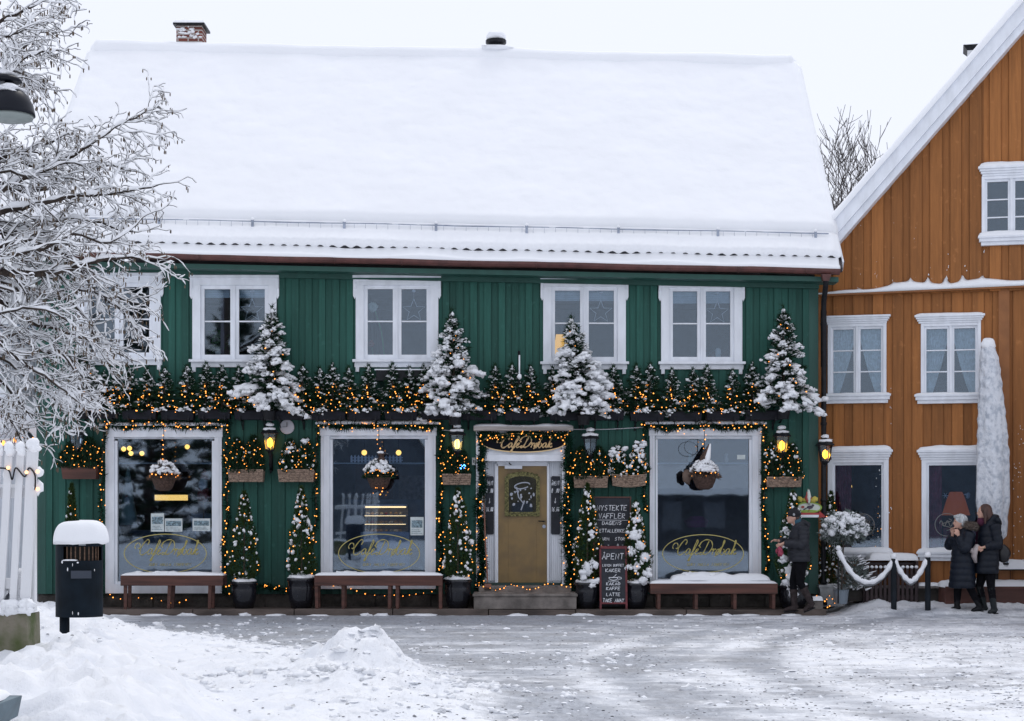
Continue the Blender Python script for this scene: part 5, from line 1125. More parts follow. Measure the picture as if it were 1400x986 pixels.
m = MB(); snowpad(m, FX(1108, -.45), FX(1124, -.45), -.62, -.35, .24, .07, 12, 6, 4); m.box(FX(1109, -.45), FX(1123, -.45), -.6, -.36, .1, .24, 1); put('corner_stone', m, [SNOW, STONE], 'snow-capped stone block at the foot of the green corner', 'stone')

# ------------------------------------------------------------------ ochre house on the right, its front turned a little
OTH = R(-14); OO = (5.30, .75)
OCH = thing('ochre_house', 'ochre wooden house with white windows and steep snowy gable', 'house', (OO[0], OO[1], 0), OTH)
def ow(px, py, w=0):           # survey point on the ochre front, w metres proud of it -> (u, z)
    nx_, ny_ = -math.sin(OTH), math.cos(OTH); a = (px-700)/2400; c = OO[0]*nx_+(OO[1])*ny_-w
    t = (c+30*ny_)/(a*nx_+ny_); X = a*t; Y = -30+t; return ((X-OO[0])*math.cos(OTH)+(Y-OO[1])*math.sin(OTH), 1.7+(702-py)/2400*t)
def ou(px, w=0): return ow(px, 700, w)[0]
def oz(px, py, w=0): return ow(px, py, w)[1]
def olocal(u, w, z): return (OO[0]+u*math.cos(OTH)+w*math.sin(OTH), OO[1]+u*math.sin(OTH)-w*math.cos(OTH), z)   # u along, w towards the street
p0, p1 = ow(1174, 300, .38), ow(1400, 40, .38); rs_ = (p1[1]-p0[1])/(p1[0]-p0[0])
def rake(u): return p0[1]+rs_*(u-p0[0])
UE = 6.2
O2 = [(1132, 1212, 444, 543, (1125, 1218)), (1259, 1341, 443, 543, (1250, 1347))]
OG = [(1132, 1215, 629, 757, (1131, 1221)), (1260, 1352, 629, 757, (1253, 1358))]
OA = (1342, 1424, 243, 328, (1337, 1430))
holes_lo = []; holes_hi = []
for q in O2+OG: holes_lo.append((ou(q[0])+.04, ou(q[1])-.04, oz(q[0], q[3])+.03, oz(q[0], q[2])-.02))
holes_hi.append((ou(OA[0])+.04, ou(OA[1])-.04, oz(OA[0], OA[3])+.03, oz(OA[0], OA[2])-.02))
zb1, zb2 = oz(1130, 404), oz(1400, 392); beltz = lambda u: zb1+(zb2-zb1)*u/ou(1400)
wb = .35
m = MB(); wall_boards(m, 0.0, UE, wb, lambda u: min(beltz(u), 5.7), holes_lo, .165, y0=0, step=.032, ratio=.56)
m.build('lower_wall', ORANGE, OCH)
m = MB(); wall_boards(m, .0, UE, min(beltz(0), beltz(UE))-.02, lambda u: rake(u)+.25, holes_hi, .165, y0=-.05, step=.034, ratio=.6)
m.build('upper_wall', ORANGE, OCH)
m = MB(); sheet_with_holes(m, 0, UE, -.2, 5.4, holes_lo, .031, .06)
m.prism([(0, 5.4), (holes_hi[0][0], 5.4), (holes_hi[0][0], rake(holes_hi[0][0])), (0, rake(0))], .031, .06); m.box(holes_hi[0][0], UE, .031, .06, 5.4, holes_hi[0][2]); m.prism([(holes_hi[0][0], holes_hi[0][3]), (UE, holes_hi[0][3]), (UE, rake(UE)), (holes_hi[0][0], rake(holes_hi[0][0]))], .031, .06)
m.box(0, .04, .06, 9, -.2, rake(0)); m.box(UE, UE+.04, -.05, 9, -.2, 8); m.box(0, UE, 9, 9.04, -.2, 7)
m.build('wall', ORANGEP, OCH)
m = MB(); m.box(ou(1365), ou(1380), -.07, -.0, wb, beltz(ou(1372))-.02); m.build('pilaster', ORANGEP, OCH, bevel=.004)
m = MB(); m.box(.0, .09, -.06, -.0, wb, beltz(0)); m.build('corner_board', ORANGEP, OCH, bevel=.004)
m = MB(); m.box(0, UE, -.03, .1, -.3, wb); m.build('foundation', DSTONE, OCH)
m = MB(); N = 24
us = np.linspace(0, UE, N); m.raw([(u, yy, beltz(u)+dz) for u in us for yy, dz in ((-.16, -.03), (-.16, .0), (-.0, .03), (-.0, -.03))], [(i*4+j, (i+1)*4+j, (i+1)*4+(j+1) % 4, i*4+(j+1) % 4) for i in range(N-1) for j in range(4)]+[(0, 1, 2, 3)]); m.build('belt_ledge', ORANGEP, OCH)
m = MB(); N = 260; us = np.linspace(0.02, UE, N); hh = []
pk = [ou(p) for p in (1175, 1222, 1245, 1269, 1293, 1316, 1342)]; ph_ = [.03, .03, .07, .11, .14, .12, .04]
for u in us:
    h = .02+.11*min(1, u/1.4)+.03*math.sin(u*5)*min(1, u)+.03*float(fbm(np.array([u*4]), np.array([.5]), 3, 6)[0]); e = 0
    for a, b in zip(pk, ph_): e += b*math.exp(-(abs(u-a)/.035)**1.3)
    hh.append((h, e))
v = []
for u, (h, e) in zip(us, hh): v += [(u, -.175, beltz(u)+.002), (u, -.18, beltz(u)+h*.5), (u, -.13, beltz(u)+h*.85), (u, -.085, beltz(u)+h+e), (u, -.076, beltz(u)+.0)]
m.raw(v, [(i*5+j, (i+1)*5+j, (i+1)*5+(j+1) % 5, i*5+(j+1) % 5) for i in range(N-1) for j in range(5)]+[(0, 1, 2, 3, 4)])
for k in range(60):
    u = ou(rnd.choice((1175, 1198, 1222, 1246, 1250, 1272, 1296, 1320, 1341, 1345)))+rnd.uniform(-.03, .03); z = beltz(u)+.1+rnd.random()**2.2*1.1; m.blob((u, -.078, z), (rnd.uniform(.004, .012), .008, rnd.uniform(.006, .02)), 1)
for k in range(60): u = ou(rnd.choice((1385, 1392, 1396, 1215, 1200)))+rnd.uniform(-.05, .05); z = rnd.uniform(1.2, 4.0) if u < ou(1300) else rnd.uniform(.9, 3.2); m.blob((u, -.03, z), (rnd.uniform(.004, .012), .008, rnd.uniform(.006, .018)), 1)
m.build('belt_snow', SNOW, OCH, smooth=True)
# gable boards, roof and snow
def rakeprism(m, o0, o1, y0, y1, u0=.22, u1=UE+.4, mi=0): m.prism([(u0, rake(u0)+o0), (u1, rake(u1)+o0), (u1, rake(u1)+o1), (u0, rake(u0)+o1)], y0, y1, mi)
m = MB(); rakeprism(m, .0, .17, -.36, -.0); rakeprism(m, .17, .46, -.42, -.0); rakeprism(m, .455, .485, -.46, -.3); m.build('bargeboard', WHITE, OCH, bevel=.004)
m = MB(); rakeprism(m, .30, .45, .001, 9.3); u1 = UE+.4; m.prism([(u1, rake(u1)+.3), (u1+6, rake(u1)+.3-6*rs_), (u1+6, rake(u1)+.45-6*rs_), (u1, rake(u1)+.45)], -.4, 9.3); m.build('roof', MATS['roof_tiles'], OCH)
m = MB(); nu, nw = 120, 30
U, V = np.meshgrid(np.linspace(.18, UE+.4, nu), np.linspace(0, 1, nw), indexing='ij'); yv = -.47+9.7*V**1.6; H = .16*np.clip((yv+.47)/.12, 0, 1)**.5*(1+.35*fbm(U*1.5, yv*1.5, 3, 5)*2)
vv_ = [(U[i, j], yv[i, j], rake(U[i, j])+.485+H[i, j]) for i in range(nu) for j in range(nw)]; m.raw(vv_+[(U[i, 0], -.47, rake(U[i, 0])+.46) for i in range(nu)]+[(U[0, j], yv[0, j], rake(.18)+.46) for j in range(nw)], [(i*nw+j, (i+1)*nw+j, (i+1)*nw+j+1, i*nw+j+1) for i in range(nu-1) for j in range(nw-1)]+[(i*nw, nu*nw+i, nu*nw+i+1, (i+1)*nw) for i in range(nu-1)]+[(j, j+1, nu*nw+nu+j+1, nu*nw+nu+j) for j in range(nw-1)])
m.build('roof_snow', SNOWR, OCH, smooth=True)
u_, z_ = ou(1331, -5), oz(1331, 72, -5); m = MB(); m.box(u_-.12, u_+.5, 4.8, 5.3, z_-2, z_); ch = m.build('chimney', WHITE2, OCH)
m = MB(); m.frustum((u_-.12, u_+.5, 4.8, 5.3, z_), (u_-.2, u_+.6, 4.7, 5.4, z_+.09)); m.build('chimney_cap', BLACK, ch); m = MB(); snowpad(m, u_-.2, u_+.6, 4.7, 5.4, z_+.092, .08, 14, 6, 3); m.build('chimney_snow', SNOW, ch, smooth=True)
CURT = mat('lace_curtain', (.75, .82, .82), rough=.9, var=.15, scale=20); REDCU = mat('red_curtain', (.36, .06, .09), rough=.9, var=.3, scale=8)
def curtain(m, x0, x1, z0, z1, side, y=.12, full=False, mi=0):
    nu_, nz_ = 26, 14; v = []
    for j in range(nz_):
        t = j/(nz_-1); z = z1+(z0-z1)*t; wd = 1.0 if full else (1-.75*t**1.4+.0*t)
        for i in range(nu_):
            a = i/(nu_-1)*wd; x = (x0+(x1-x0)*a) if side < 0 else (x1-(x1-x0)*a); v.append((x, y+.016*math.sin(i*1.9+t*2.5), z))
    m.raw(v, [(j*nu_+i, j*nu_+i+1, (j+1)*nu_+i+1, (j+1)*nu_+i) for j in range(nz_-1) for i in range(nu_-1)], mi)
def ochre_window(q, nmun, snow_h, lb, head=.14, cur=True, yb=-.0, double=True):
    x0, x1 = ou(q[0]), ou(q[1]); z1, z0 = oz(q[0], q[2]), oz(q[0], q[3]); h0, h1 = ou(q[4][0], .1), ou(q[4][1], .1); xm = (x0+x1)/2; y0 = yb
    m = MB(); jw = .055 if double else .085
    m.box(x0, x0+jw, y0-.06, .04, z0, z1); m.box(x1-jw, x1, y0-.06, .04, z0, z1); m.box(x0+jw, x1-jw, y0-.055, .04, z1-.05, z1)
    for k in range(4): e = .022*k; m.box(h0+.07-e, h1-.07+e, y0-.07-e, y0-.0, z1+.001+head*k/4, z1+head*(k+1)/4)
    w = m.build('window', WHITE, OCH, bevel=.003); w['label'] = lb
    m = MB(); m.box(h0+.02, h1-.02, y0-.14, y0, z0-.06, z0-.001); m.box(h0+.05, h1-.05, y0-.10, y0, z0-.12, z0-.06); m.box(h0+.0, h1-.0, y0-.16, y0, z0-.001, z0+.03)
    m.build('sill', WHITE, w, bevel=.004)
    m = MB(); snowpad(m, h0, h1, y0-.16, y0-.0, z0+.031, snow_h, 36, 5, int(q[0]), lump=.25); 
    if snow_h > .03: snowpad(m, h0+.02, h1-.02, y0-.13, y0, z1+head+.001, snow_h*.8, 36, 4, int(q[0])+3, lump=.4)
    m.build('snow', SNOW, w, smooth=True)
    m = MB(); sp = ((x0+jw, xm-.022), (xm+.022, x1-jw)) if double else ((x0+jw, x1-jw),)
    fw = .038
    for a, b in sp:
        for r_ in ((a, a+fw, z0, z1-.05), (b-fw, b, z0, z1-.05), (a+fw, b-fw, z0, z0+.06), (a+fw, b-fw, z1-.095, z1-.05)): m.box(r_[0], r_[1], y0-.02, y0+.03, r_[2], r_[3])
        for k in range(nmun): zc = z0+.06+(z1-z0-.155)*(k+1)/(nmun+1); m.box(a+fw, b-fw, y0-.01, y0+.025, zc-.011, zc+.011)
    if double: m.box(xm-.022, xm+.022, y0-.05, y0+.03, z0, z1-.05)
    m.build('sash', WHITE, w, bevel=.003)
    for a, b in sp: m = MB(); m.box(a+.03, b-.03, y0+.018, y0+.022, z0+.05, z1-.08); m.build('pane', GLASS if double else GLASSB, w)
    if cur:
        m = MB(); curtain(m, x0+.07, xm-.03, z0, z1-.08, -1); curtain(m, xm+.03, x1-.07, z0, z1-.08, 1); m.build('curtain', CURT, w, smooth=True)
    return w, (x0, x1, z0, z1)
ochre_window(O2[0], 2, .03, 'white window with lace curtains, left one on the middle floor', cur=True)
ochre_window(O2[1], 2, .035, 'white window with lace curtains beside the folded parasol top')
ochre_window(OA, 2, .085, 'snow-capped white window high in the ochre gable', cur=False, yb=-.05, head=.16)
w1, g1 = ochre_window(OG[0], 0, .08, 'large ground-floor window behind the round snowy shrub', head=.17, cur=False, double=False)
w2, g2 = ochre_window(OG[1], 0, .08, 'large ground-floor window with an orange glow beside the parasol', head=.17, cur=False, double=False)
m = MB(); curtain(m, g1[0]+.08, g1[0]+.40, g1[2], g1[3], -1, .12, full=True); m.build('curtain', REDCU, w1, smooth=True)
m = MB(); curtain(m, g2[0]+.08, g2[0]+.34, g2[2], g2[3], -1, .12, full=True); curtain(m, g2[0]+.36, g2[1]-.1, g2[2], g2[2]+.45, -1, .14, full=True); m.build('curtain', REDCU, w2, smooth=True)
for g, w in ((g1, w1), (g2, w2)):
    cx = g[0]+(.60 if w is w1 else .42); cz = g[2]+.50; m = MB(); e = ellipse(cx, cz, .20, .20, 40); m.ring(e, ellipse(cx, cz, .19, .19, 40), .008, .012)
    m.tube([(cx+.06*math.sin(t*1.5)*1.4, .01, cz-.1+.2*(t/6)) for t in np.linspace(0, 6, 20)], .006, 4); m.tube([(cx-.12+.24*t, .01, cz+.02+.05*math.sin(t*14)) for t in np.linspace(0, 1, 20)], .007, 4)
    m.build('round_emblem', mat('window_decal', (.24, .23, .22), rough=.7), w)
m = MB(); room(m, .05, UE-.05, .4, 4, wb, 3.2); room(m, .05, UE-.05, .4, 3, 3.35, 5.6); room(m, 2.6, UE-.05, .4, 3, 5.7, 8.4); m.build('interior_wall', mat('dim_ochre_interior', (.09, .065, .07), rough=.9, var=.5, scale=2), OCH)
# things inside the ground-floor windows
def oput(name, mb, mats, label, cat, group=None, smooth=False): o = put(name, mb, mats, label, cat, group, smooth); o.location = (OO[0], OO[1], 0); o.rotation_euler = (0, 0, OTH); return o
m = MB(); npr = np.random.RandomState(5); cx = g1[0]+.92; n = 2200; t_ = npr.rand(n); a_2 = npr.rand(n)*2*PI; r_ = .32*(1-t_)*(.4+.6*npr.rand(n))+.02; P = np.stack([cx+r_*np.cos(a_2), .95+r_*np.sin(a_2), .9+1.35*t_], -1); dd = npr.randn(n, 3); dd /= np.linalg.norm(dd, axis=1)[:, None]; blades(m, P, dd, .09, .02, 0)
bulbs(m, [(cx+.3*(1-k/34)*math.sin(k*2.4), .95-.3*(1-k/34)*abs(math.cos(k*2.4)), .92+1.32*k/34) for k in range(34)], .012, 1)
oput('christmas_tree', m, [NEED, BULB], 'lit christmas tree inside the window behind the round snowy shrub', 'christmas tree')
for k, (u, y, z, lb) in enumerate(((g1[0]+.24, 2.0, 2.2, 'small warm lamp deep inside the window behind the round shrub'), (g1[0]+.98, 1.8, 2.25, 'bright warm lamp at the right inside the window behind the round shrub'))):
    m = MB(); m.blob((u, y, z), (.07, .05, .05), 2, 0, amp=0); m.tube([(u, y, z+.04), (u, y, 3.2)], .006, 4, 1); oput('pendant_lamp', m, [PENDM, BLACK], lb, 'lamp')
m = MB(); m.lathe([(.25, 0), (.24, .03), (.17, .26), (.12, .4), (.10, .42)], (g2[0]+.58, 1.3, g2[2]+.66), 24, 0); m.lathe([(.03, -.5), (.03, .02)], (g2[0]+.58, 1.3, g2[2]+.66), 10, 0)
oput('orange_lampshade', m, mat('orange_shade', (.7, .2, .08), emit=(1, .2, .04), es=.16), 'glowing orange lampshade inside the window beside the parasol', 'lamp')
m = MB()
for k in range(3):
    a = PI*k/3; m.tube([(g2[0]+.4-.05*math.cos(a), .05, g2[2]+1.0-.05*math.sin(a)), (g2[0]+.4+.05*math.cos(a), .05, g2[2]+1.0+.05*math.sin(a))], .006, 4)
oput('snowflake_ornament', m, STARM, 'white snowflake in the window with the orange glow', 'ornament')
m = MB(); m.blob((g2[0]+.78, .05, g2[2]+1.0), (.035, .01, .06), 1); m.blob((g2[0]+.76, .05, g2[2]+1.02), (.07, .01, .02), 1); oput('bird_ornament', m, STARM, 'pale bird ornament in the window with the orange glow', 'ornament', smooth=True)

# ------------------------------------------------------------------ yard in front of the ochre house
def at3(px, py, d): return ((px-700)*d/2400, d-30, 1.7-(py-702)*d/2400)
def gzat(x, y): return float(ground_z(np.array([float(x)]), np.array([float(y)]))[0])
# folded parasol
y = -.35; d = 30+y; cx = FX(1355.5, y); z0, z1 = FZ(741, y), FZ(469, y)
t = thing('folded_parasol', 'tall folded parasol in a pale cover crusted with snow', 'parasol', (cx, y, gzat(cx, y)), 0)
g0 = gzat(cx, y); npr = np.random.RandomState(2); nz_, na = 150, 56; v = []
PW = [(0, .03), (.03, .14), (.10, .215), (.2, .262), (.45, .25), (.75, .19), (.93, .145), (.985, .10), (1, .02)]
for j in range(nz_):
    s = j/(nz_-1); r = 1.05*np.interp(s, [a for a, b in PW], [b for a, b in PW])
    for i in range(na):
        a = 2*PI*i/na; nzv = float(fbm(np.array([a*5.0]), np.array([s*34.0]), 3, 7)[0]); k = ss(.28, .5, s)
        rr = r*(1+.11*math.cos(a*5+s*3+.8)*(1-s)+.04*math.cos(a*11)*(1-s))+.034*nzv*k*(r > .05)+.006*math.sin(s*90+a*3)*k
        bend = -.06*s**2+.03*math.sin(s*3)
        v.append((bend+rr*math.cos(a)+(.12*(.12-s)/.12 if s < .12 else 0), rr*math.sin(a)*.9, z0-g0+(z1-z0)*s))
m = MB(); m.raw(v, [(j*na+i, j*na+(i+1) % na, (j+1)*na+(i+1) % na, (j+1)*na+i) for j in range(nz_-1) for i in range(na)]+[tuple(range(na-1, -1, -1)), tuple((nz_-1)*na+i for i in range(na))])
m.build('cover', mat('snow_crusted_cover', (.70, .725, .77), col2=(.44, .48, .54), scale=14, lo=.45, hi=.66, rough=.85, bump=1, bscale=34, dist=.02, stretch=(1, 1, .8)), t, smooth=True)
m = MB(); m.tube([(.02, 0, -.05), (.0, 0, z0-g0+.3)], .03, 10); m.build('pole', STEEL, t)
m = MB(); m.blob((-.06, 0, z1-g0-.03), (.12, .11, .12), 3, amp=.1); m.build('snow_cap', SNOW, t, smooth=True)
# bollards and snow ropes
BOL = []
for px, pt, pb, lb in ((1222, 764, 816, 'dark bollard nearest the round snowy shrub'), (1268.5, 762, 821, 'taller dark bollard nearer the two walking women')):
    y = -.9; x = FX(px, y); g = gzat(x, y); h = FZ(pt, y)-g; t = thing('bollard', lb, 'bollard', (x, y, g), 0, 'dark bollards in the snow')
    m = MB(); m.lathe([(.048, -.1), (.048, h-.02), (.04, h)], n=14); m.build('post', mat('blue_black_post', (.008, .012, .017), spec=.2, rough=.6, var=.3), t, smooth=False); m = MB(); m.blob((0, 0, h+.04), (.055, .055, .055), 2, amp=.1); m.build('snow_cap', SNOW, t, smooth=True); BOL.append((x, y, g+h))
a0 = at3(1146, 752, 29.2)
for (p, q, low, lb) in ((a0, BOL[0], FZ(797, -.9), 'snow-laden rope sagging from the shrub to the first bollard'), (BOL[0], BOL[1], FZ(796, -.9), 'snow-laden rope sagging between the two bollards')):
    t = thing('barrier_rope', lb, 'rope', (0, 0, 0), 0, 'snow-laden barrier ropes'); n = 26; c = []
    e = 2.1 if p is a0 else 1.6
    for k in range(n):
        s = k/(n-1); zt = p[2]+(q[2]-p[2])*s-.02; sag = (1-abs(2*s-1)**e); mid = (p[2]+q[2])/2-.02-low; c.append((p[0]+(q[0]-p[0])*s, p[1]+(q[1]-p[1])*s, zt-mid*sag))
    m = MB(); m.tube([(a, b, c_-.035) for a, b, c_ in c], .022, 8); m.build('rope', mat('grey_rope', (.16, .17, .18), rough=.9, bump=.8), t, smooth=True)
    m = MB(); m.tube([(a, b, c_+.012) for a, b, c_ in c], [.042+.008*math.sin(k*1.7) for k in range(n)], 10); m.build('snow', SNOW, t, smooth=True)
m = MB(); m.tube([(a0[0], a0[1], .2), (a0[0], a0[1], a0[2])], .014, 6); o = put('thin_post', m, BLACK, 'thin snowy post holding the rope end beside the round shrub', 'post'); m = MB(); m.blob((a0[0], a0[1], a0[2]+.03), .045, 2); m.build('snow_cap', SNOW, o, smooth=True)
# round shrub on a stem, a second snowy shrub below
t = thing('standard_shrub', 'round snow-covered shrub on a thin stem in a grey pot', 'shrub', (FX(1150, -.5), -.5, .2)); cz = FZ(722, -.5)-.2
m = MB(); m.tube([(0, 0, .0), (.02, 0, cz*.5), (.05, 0, cz)], .016, 6); m.build('stem', BARK, t)
npr = np.random.RandomState(9); n = 2600; dd = npr.randn(n, 3); dd /= np.linalg.norm(dd, axis=1)[:, None]; P = dd*np.array([.37, .27, .26])*(.35+.72*npr.rand(n, 1)**.6)*(1+.14*np.sin(dd[:, :1]*9+dd[:, 2:]*7))+np.array([.06, 0, cz]); d2 = dd*.6+npr.randn(n, 3)*.5; d2 /= np.linalg.norm(d2, axis=1)[:, None]
m = MB(); blades(m, P, d2, .07, .022); m.build('foliage', HERB, t)
m = MB()
for k in range(230):
    an, el = rnd.uniform(0, 2*PI), rnd.uniform(-.6, 1.4); w = rnd.uniform(.018, .05); rr = rnd.uniform(.85, 1.06); m.blob((.06+.36*rr*math.cos(el)*math.cos(an), .26*rr*math.cos(el)*math.sin(an), cz+.24*rr*math.sin(el)), (w*1.3, w, w*rnd.uniform(.6, 1.2)), 2 if w > .03 else 1, amp=.35)
m.build('snow', SNOW, t, smooth=True)
m = MB(); m.lathe([(.1, -.02), (.13, .2), (.14, .22)], n=16); m.build('pot', mat('zinc_pot', (.2, .24, .28), rough=.5, metal=.3), t)
t = thing('snowy_shrub', 'low loose shrub with snow-filled fronds under the rope', 'shrub', (FX(1160, -.35), -.35, .25)); npr = np.random.RandomState(19)
m = MB(); n = 1100; s_ = npr.rand(n); an = npr.rand(n)*2*PI; P = np.stack([.28*s_*np.cos(an)+.08, .2*s_*np.sin(an), .18+.55*npr.rand(n)*(1-.4*s_)], -1); d2 = np.stack([np.cos(an), np.sin(an)*.6, .6+0*an], -1)+npr.randn(n, 3)*.4; d2 /= np.linalg.norm(d2, axis=1)[:, None]; blades(m, P, d2, .09, .014); m.build('foliage', HERB, t)
m = MB()
for k in range(60): an = rnd.uniform(0, 2*PI); rr = rnd.random()**.6; c0 = Vector((.08+.3*rr*math.cos(an), .2*rr*math.sin(an)-.04, rnd.uniform(.15, .72))); m.tube([c0, c0+Vector((.09*math.cos(an)+.03, -.02, .04))], [rnd.uniform(.008, .024), .005], 5)
m.build('snow', SNOW, t, smooth=True)
# dark slatted fence sections / stacked garden furniture
def slat_stack(px0, px1, pt, pb, n, lb, y=-.15, cush=None):
    x0, x1 = FX(px0, y), FX(px1, y); z1, z0 = FZ(pt, y), .12; t = thing('garden_chair', lb, 'garden chair', (0, 0, 0), 0, 'brown slatted garden furniture')
    m = MB(); sp = (x1-x0)/n
    for k in range(n): m.box(x0+k*sp+.012, x0+(k+1)*sp-.018, y, y+.025, z0, z1)
    m.box(x0, x1, y+.026, y+.06, z1-.16, z1-.10); m.box(x0, x1, y+.026, y+.06, z0+.12, z0+.18); m.box(x0-.02, x0+.02, y+.06, y+.5, z0, z1+.12); m.box(x1-.03, x1+.01, y+.06, y+.5, z0, z1+.12); m.box(x0, x1, y+.2, y+.5, z1+.05, z1+.09)
    m.build('slats', mat('dark_brown_slats', (.035, .02, .022), rough=.6, var=.3), t, bevel=.003)
    m = MB()
    for k in range(n): m.blob((x0+(k+.5)*sp, y+.012, z1+.02), (sp*.42, .035, .028), 2, amp=.1)
    m.build('snow', SNOW, t, smooth=True)
    if cush: m = MB(); snowpad(m, FX(cush[0], y+.2), FX(cush[1], y+.2), y+.15, y+.55, z1+.13, .13, 40, 10, 3, lump=.12); m.build('snow_cushion', SNOW, t, smooth=True)
slat_stack(1183, 1256, 777, 815, 12, 'dark brown slatted garden bench back with a thick snow cushion behind the ropes', cush=(1188, 1256))
m = MB(); x0, x1 = FX(1160, -.0), FX(1300, -.2); m.box(x0, x1, -.0, .3, .2, .42); m.box(x0, x1, -.03, .32, .42, .46, 1); put('wooden_planter', m, [DSTONE, GREYW], 'low weathered planter edge along the foot of the ochre house', 'planter')
m = MB(); snowpad(m, FX(1256, -.1), FX(1292, -.1), -.12, .25, .465, .05, 20, 6, 8); snowpad(m, FX(1284, -.3), FX(1302, -.3), -.4, -.1, .46, .1, 12, 6, 9); tag(m.build('planter_snow', SNOW, smooth=True), 'snow resting on the low planter edge by the ochre house', 'snow', kind='stuff')
# terrace with brown front, snow on it, iron bench
y = -.5; x0, x1 = FX(1293, y), 11.0; m = MB(); m.box(x0, x1, y, y+1.2, .05, FZ(804, y)); m.box(x0-.01, x1, y-.02, y+.0, FZ(806, y), FZ(802, y)); put('terrace', m, mat('terrace_brown', (.10, .04, .03), rough=.7, var=.3, scale=4, bump=.4, stretch=(.2, 1, 1)), 'low brown-fronted wooden terrace under deep snow at the right', 'terrace')
m = MB(); snowpad(m, x0, x1, y-.01, y+1.2, FZ(804, y)+.003, .13, 90, 12, 14, lump=.3); tag(m.build('terrace_snow', SNOW, smooth=True), 'thick snow lying on the brown terrace at the right', 'snow', kind='stuff')
y = -.05; t = thing('iron_bench', 'low dark iron bench with thick snow on the terrace at the right edge', 'bench', (0, 0, 0)); x0, x1 = FX(1362, y), FX(1470, y); zt = FZ(778, y)
m = MB()
for k in range(9): a = x0+k*.12; m.box(a, a+.07, y, y+.02, zt-.19, zt-.03)
for a in (x0, x0+.6, x1): m.box(a-.015, a+.015, y-.02, y+.03, zt-.35, zt)
m.build('rail', BLACK, t)
m = MB(); m.box(x0-.03, x1, y-.18, y+.2, zt-.02, zt); m.build('seat', BLACK, t)
m = MB(); snowpad(m, x0-.02, x1, y-.18, y+.2, zt+.003, .17, 40, 8, 15, lump=.15); snowpad(m, x0+.1, x1, y-.12, y-.02, zt-.26, .05, 30, 5, 16); m.build('snow', SNOW, t, smooth=True)
m = MB(); x, z = FX(1380, -.4), FZ(767, -.4); m.lathe([(.045, -.02), (.05, 0), (.05, .01)], (x, -.2, z-.05), 6, 0); m.lathe([(.04, 0), (.045, .12)], (x, -.2, z-.05), 6, 1); m.lathe([(.055, .12), (.02, .17), (.01, .2)], (x, -.2, z-.05), 6, 0); put('small_lantern', m, [BLACK, LAMPG], 'small black candle lantern on the snow behind the woman with the shoulder bag', 'lantern')
# snowy spruce whose twig reaches in at the right edge
t = thing('yard_spruce', 'snowy spruce at the right edge with a single branch reaching into view', 'spruce', (FX(1452, -1.0), -1.0, .3)); spruce_parts(t, 3.9, .62, 60, 610, snow=1.0, lights=0, nb=80, bl=.11, bw=.018, clump=.5)
# bare tree behind the roofs
def bare_tree(t, h, seed, mats, spread=.5, r0=.16, levels=5, bend=.2, minr=.010):
    rs = random.Random(seed); m = MB()
    def grow(p, d, L, r, lv):
        n = 4; pts = [p]; rr = [r]; q = p; dd = d
        for k in range(n): dd = (dd+Vector((rs.gauss(0, 1), rs.gauss(0, 1), rs.gauss(0, .6)))*bend*.35+Vector((0, 0, .10))).normalized(); q = q+dd*L/n; pts.append(q); rr.append(max(minr*.7, r*(1-.45*(k+1)/n)))
        m.tube(pts, rr, 6 if lv < 2 else 3, cap=False)
        if lv >= levels: return
        for k in range(4):
            i = rs.choice((2, 3, 4, 4)); a = Vector((rs.gauss(0, 1), rs.gauss(0, 1), rs.gauss(0, .5))).normalized(); grow(pts[i], (dd+a*spread*rs.uniform(.6, 1.3)).normalized(), L*rs.uniform(.55, .8), max(minr, rr[i]*.62), lv+1)
    grow(Vector((0, 0, 0)), Vector((0, 0, 1)), h*.36, r0, 0); m.build('branches', mats, t); return t
y = 14
t = bare_tree(thing('bare_tree', 'dark bare tree rising behind the gap between the two roofs', 'tree', (FX(1163, y), y, -.2)), 11.7, 42, BARKD, spread=.75, minr=.0085, r0=.14, levels=6)

# ------------------------------------------------------------------ pale house and yard at the far left
PH = thing('pale_house', 'pale wooden house beyond the left end of the green house', 'house', (0, 0, 0))
y0 = 2.6
m = MB(); wall_boards(m, -16, -8.3, .3, lambda x: 5.2, [(FX(-30, y0), FX(22, y0), FZ(788, y0), FZ(680, y0))], .14, y0=y0); m.build('front_wall', PALE, PH)
m = MB(); m.box(-16, -8.3, y0+.04, 9, -.2, 5.2); m.build('wall', PALE, PH)
m = MB(); m.raw([(-16.3, y0-.5, 5.15), (-8.25, y0-.5, 5.15), (-8.25, 6.5, 8.6), (-16.3, 6.5, 8.6), (-16.3, y0-.5, 4.95), (-8.25, y0-.5, 4.95), (-8.25, 6.5, 8.4), (-16.3, 6.5, 8.4)], [(0, 1, 2, 3), (4, 7, 6, 5), (0, 4, 5, 1), (1, 5, 6, 2), (3, 7, 4, 0), (2, 6, 7, 3)]); m.build('roof', mat('pale_blue_roof', (.3, .35, .42)), PH)
m = MB(); N = 30; U, V = np.meshgrid(np.linspace(-16.3, -8.2, N), np.linspace(0, 1, N), indexing='ij'); H = .2+.05*fbm(U, V*4, 3, 2); vv_ = [(U[i, j], y0-.5+V[i, j]*(4.4-y0+2.6), 5.16+V[i, j]*3.45+H[i, j]) for i in range(N) for j in range(N)]
m.raw(vv_+[(U[i, 0], y0-.5, 5.16) for i in range(N)]+[(-8.2, y0-.5+V[0, j]*(4.4-y0+2.6), 5.16+V[0, j]*3.45) for j in range(N)], [(i*N+j, (i+1)*N+j, (i+1)*N+j+1, i*N+j+1) for i in range(N-1) for j in range(N-1)]+[(i*N, N*N+i, N*N+i+1, (i+1)*N) for i in range(N-1)]+[((N-1)*N+j, N*N+N+j, N*N+N+j+1, (N-1)*N+j+1) for j in range(N-1)]); m.build('roof_snow', SNOWR, PH, smooth=True)
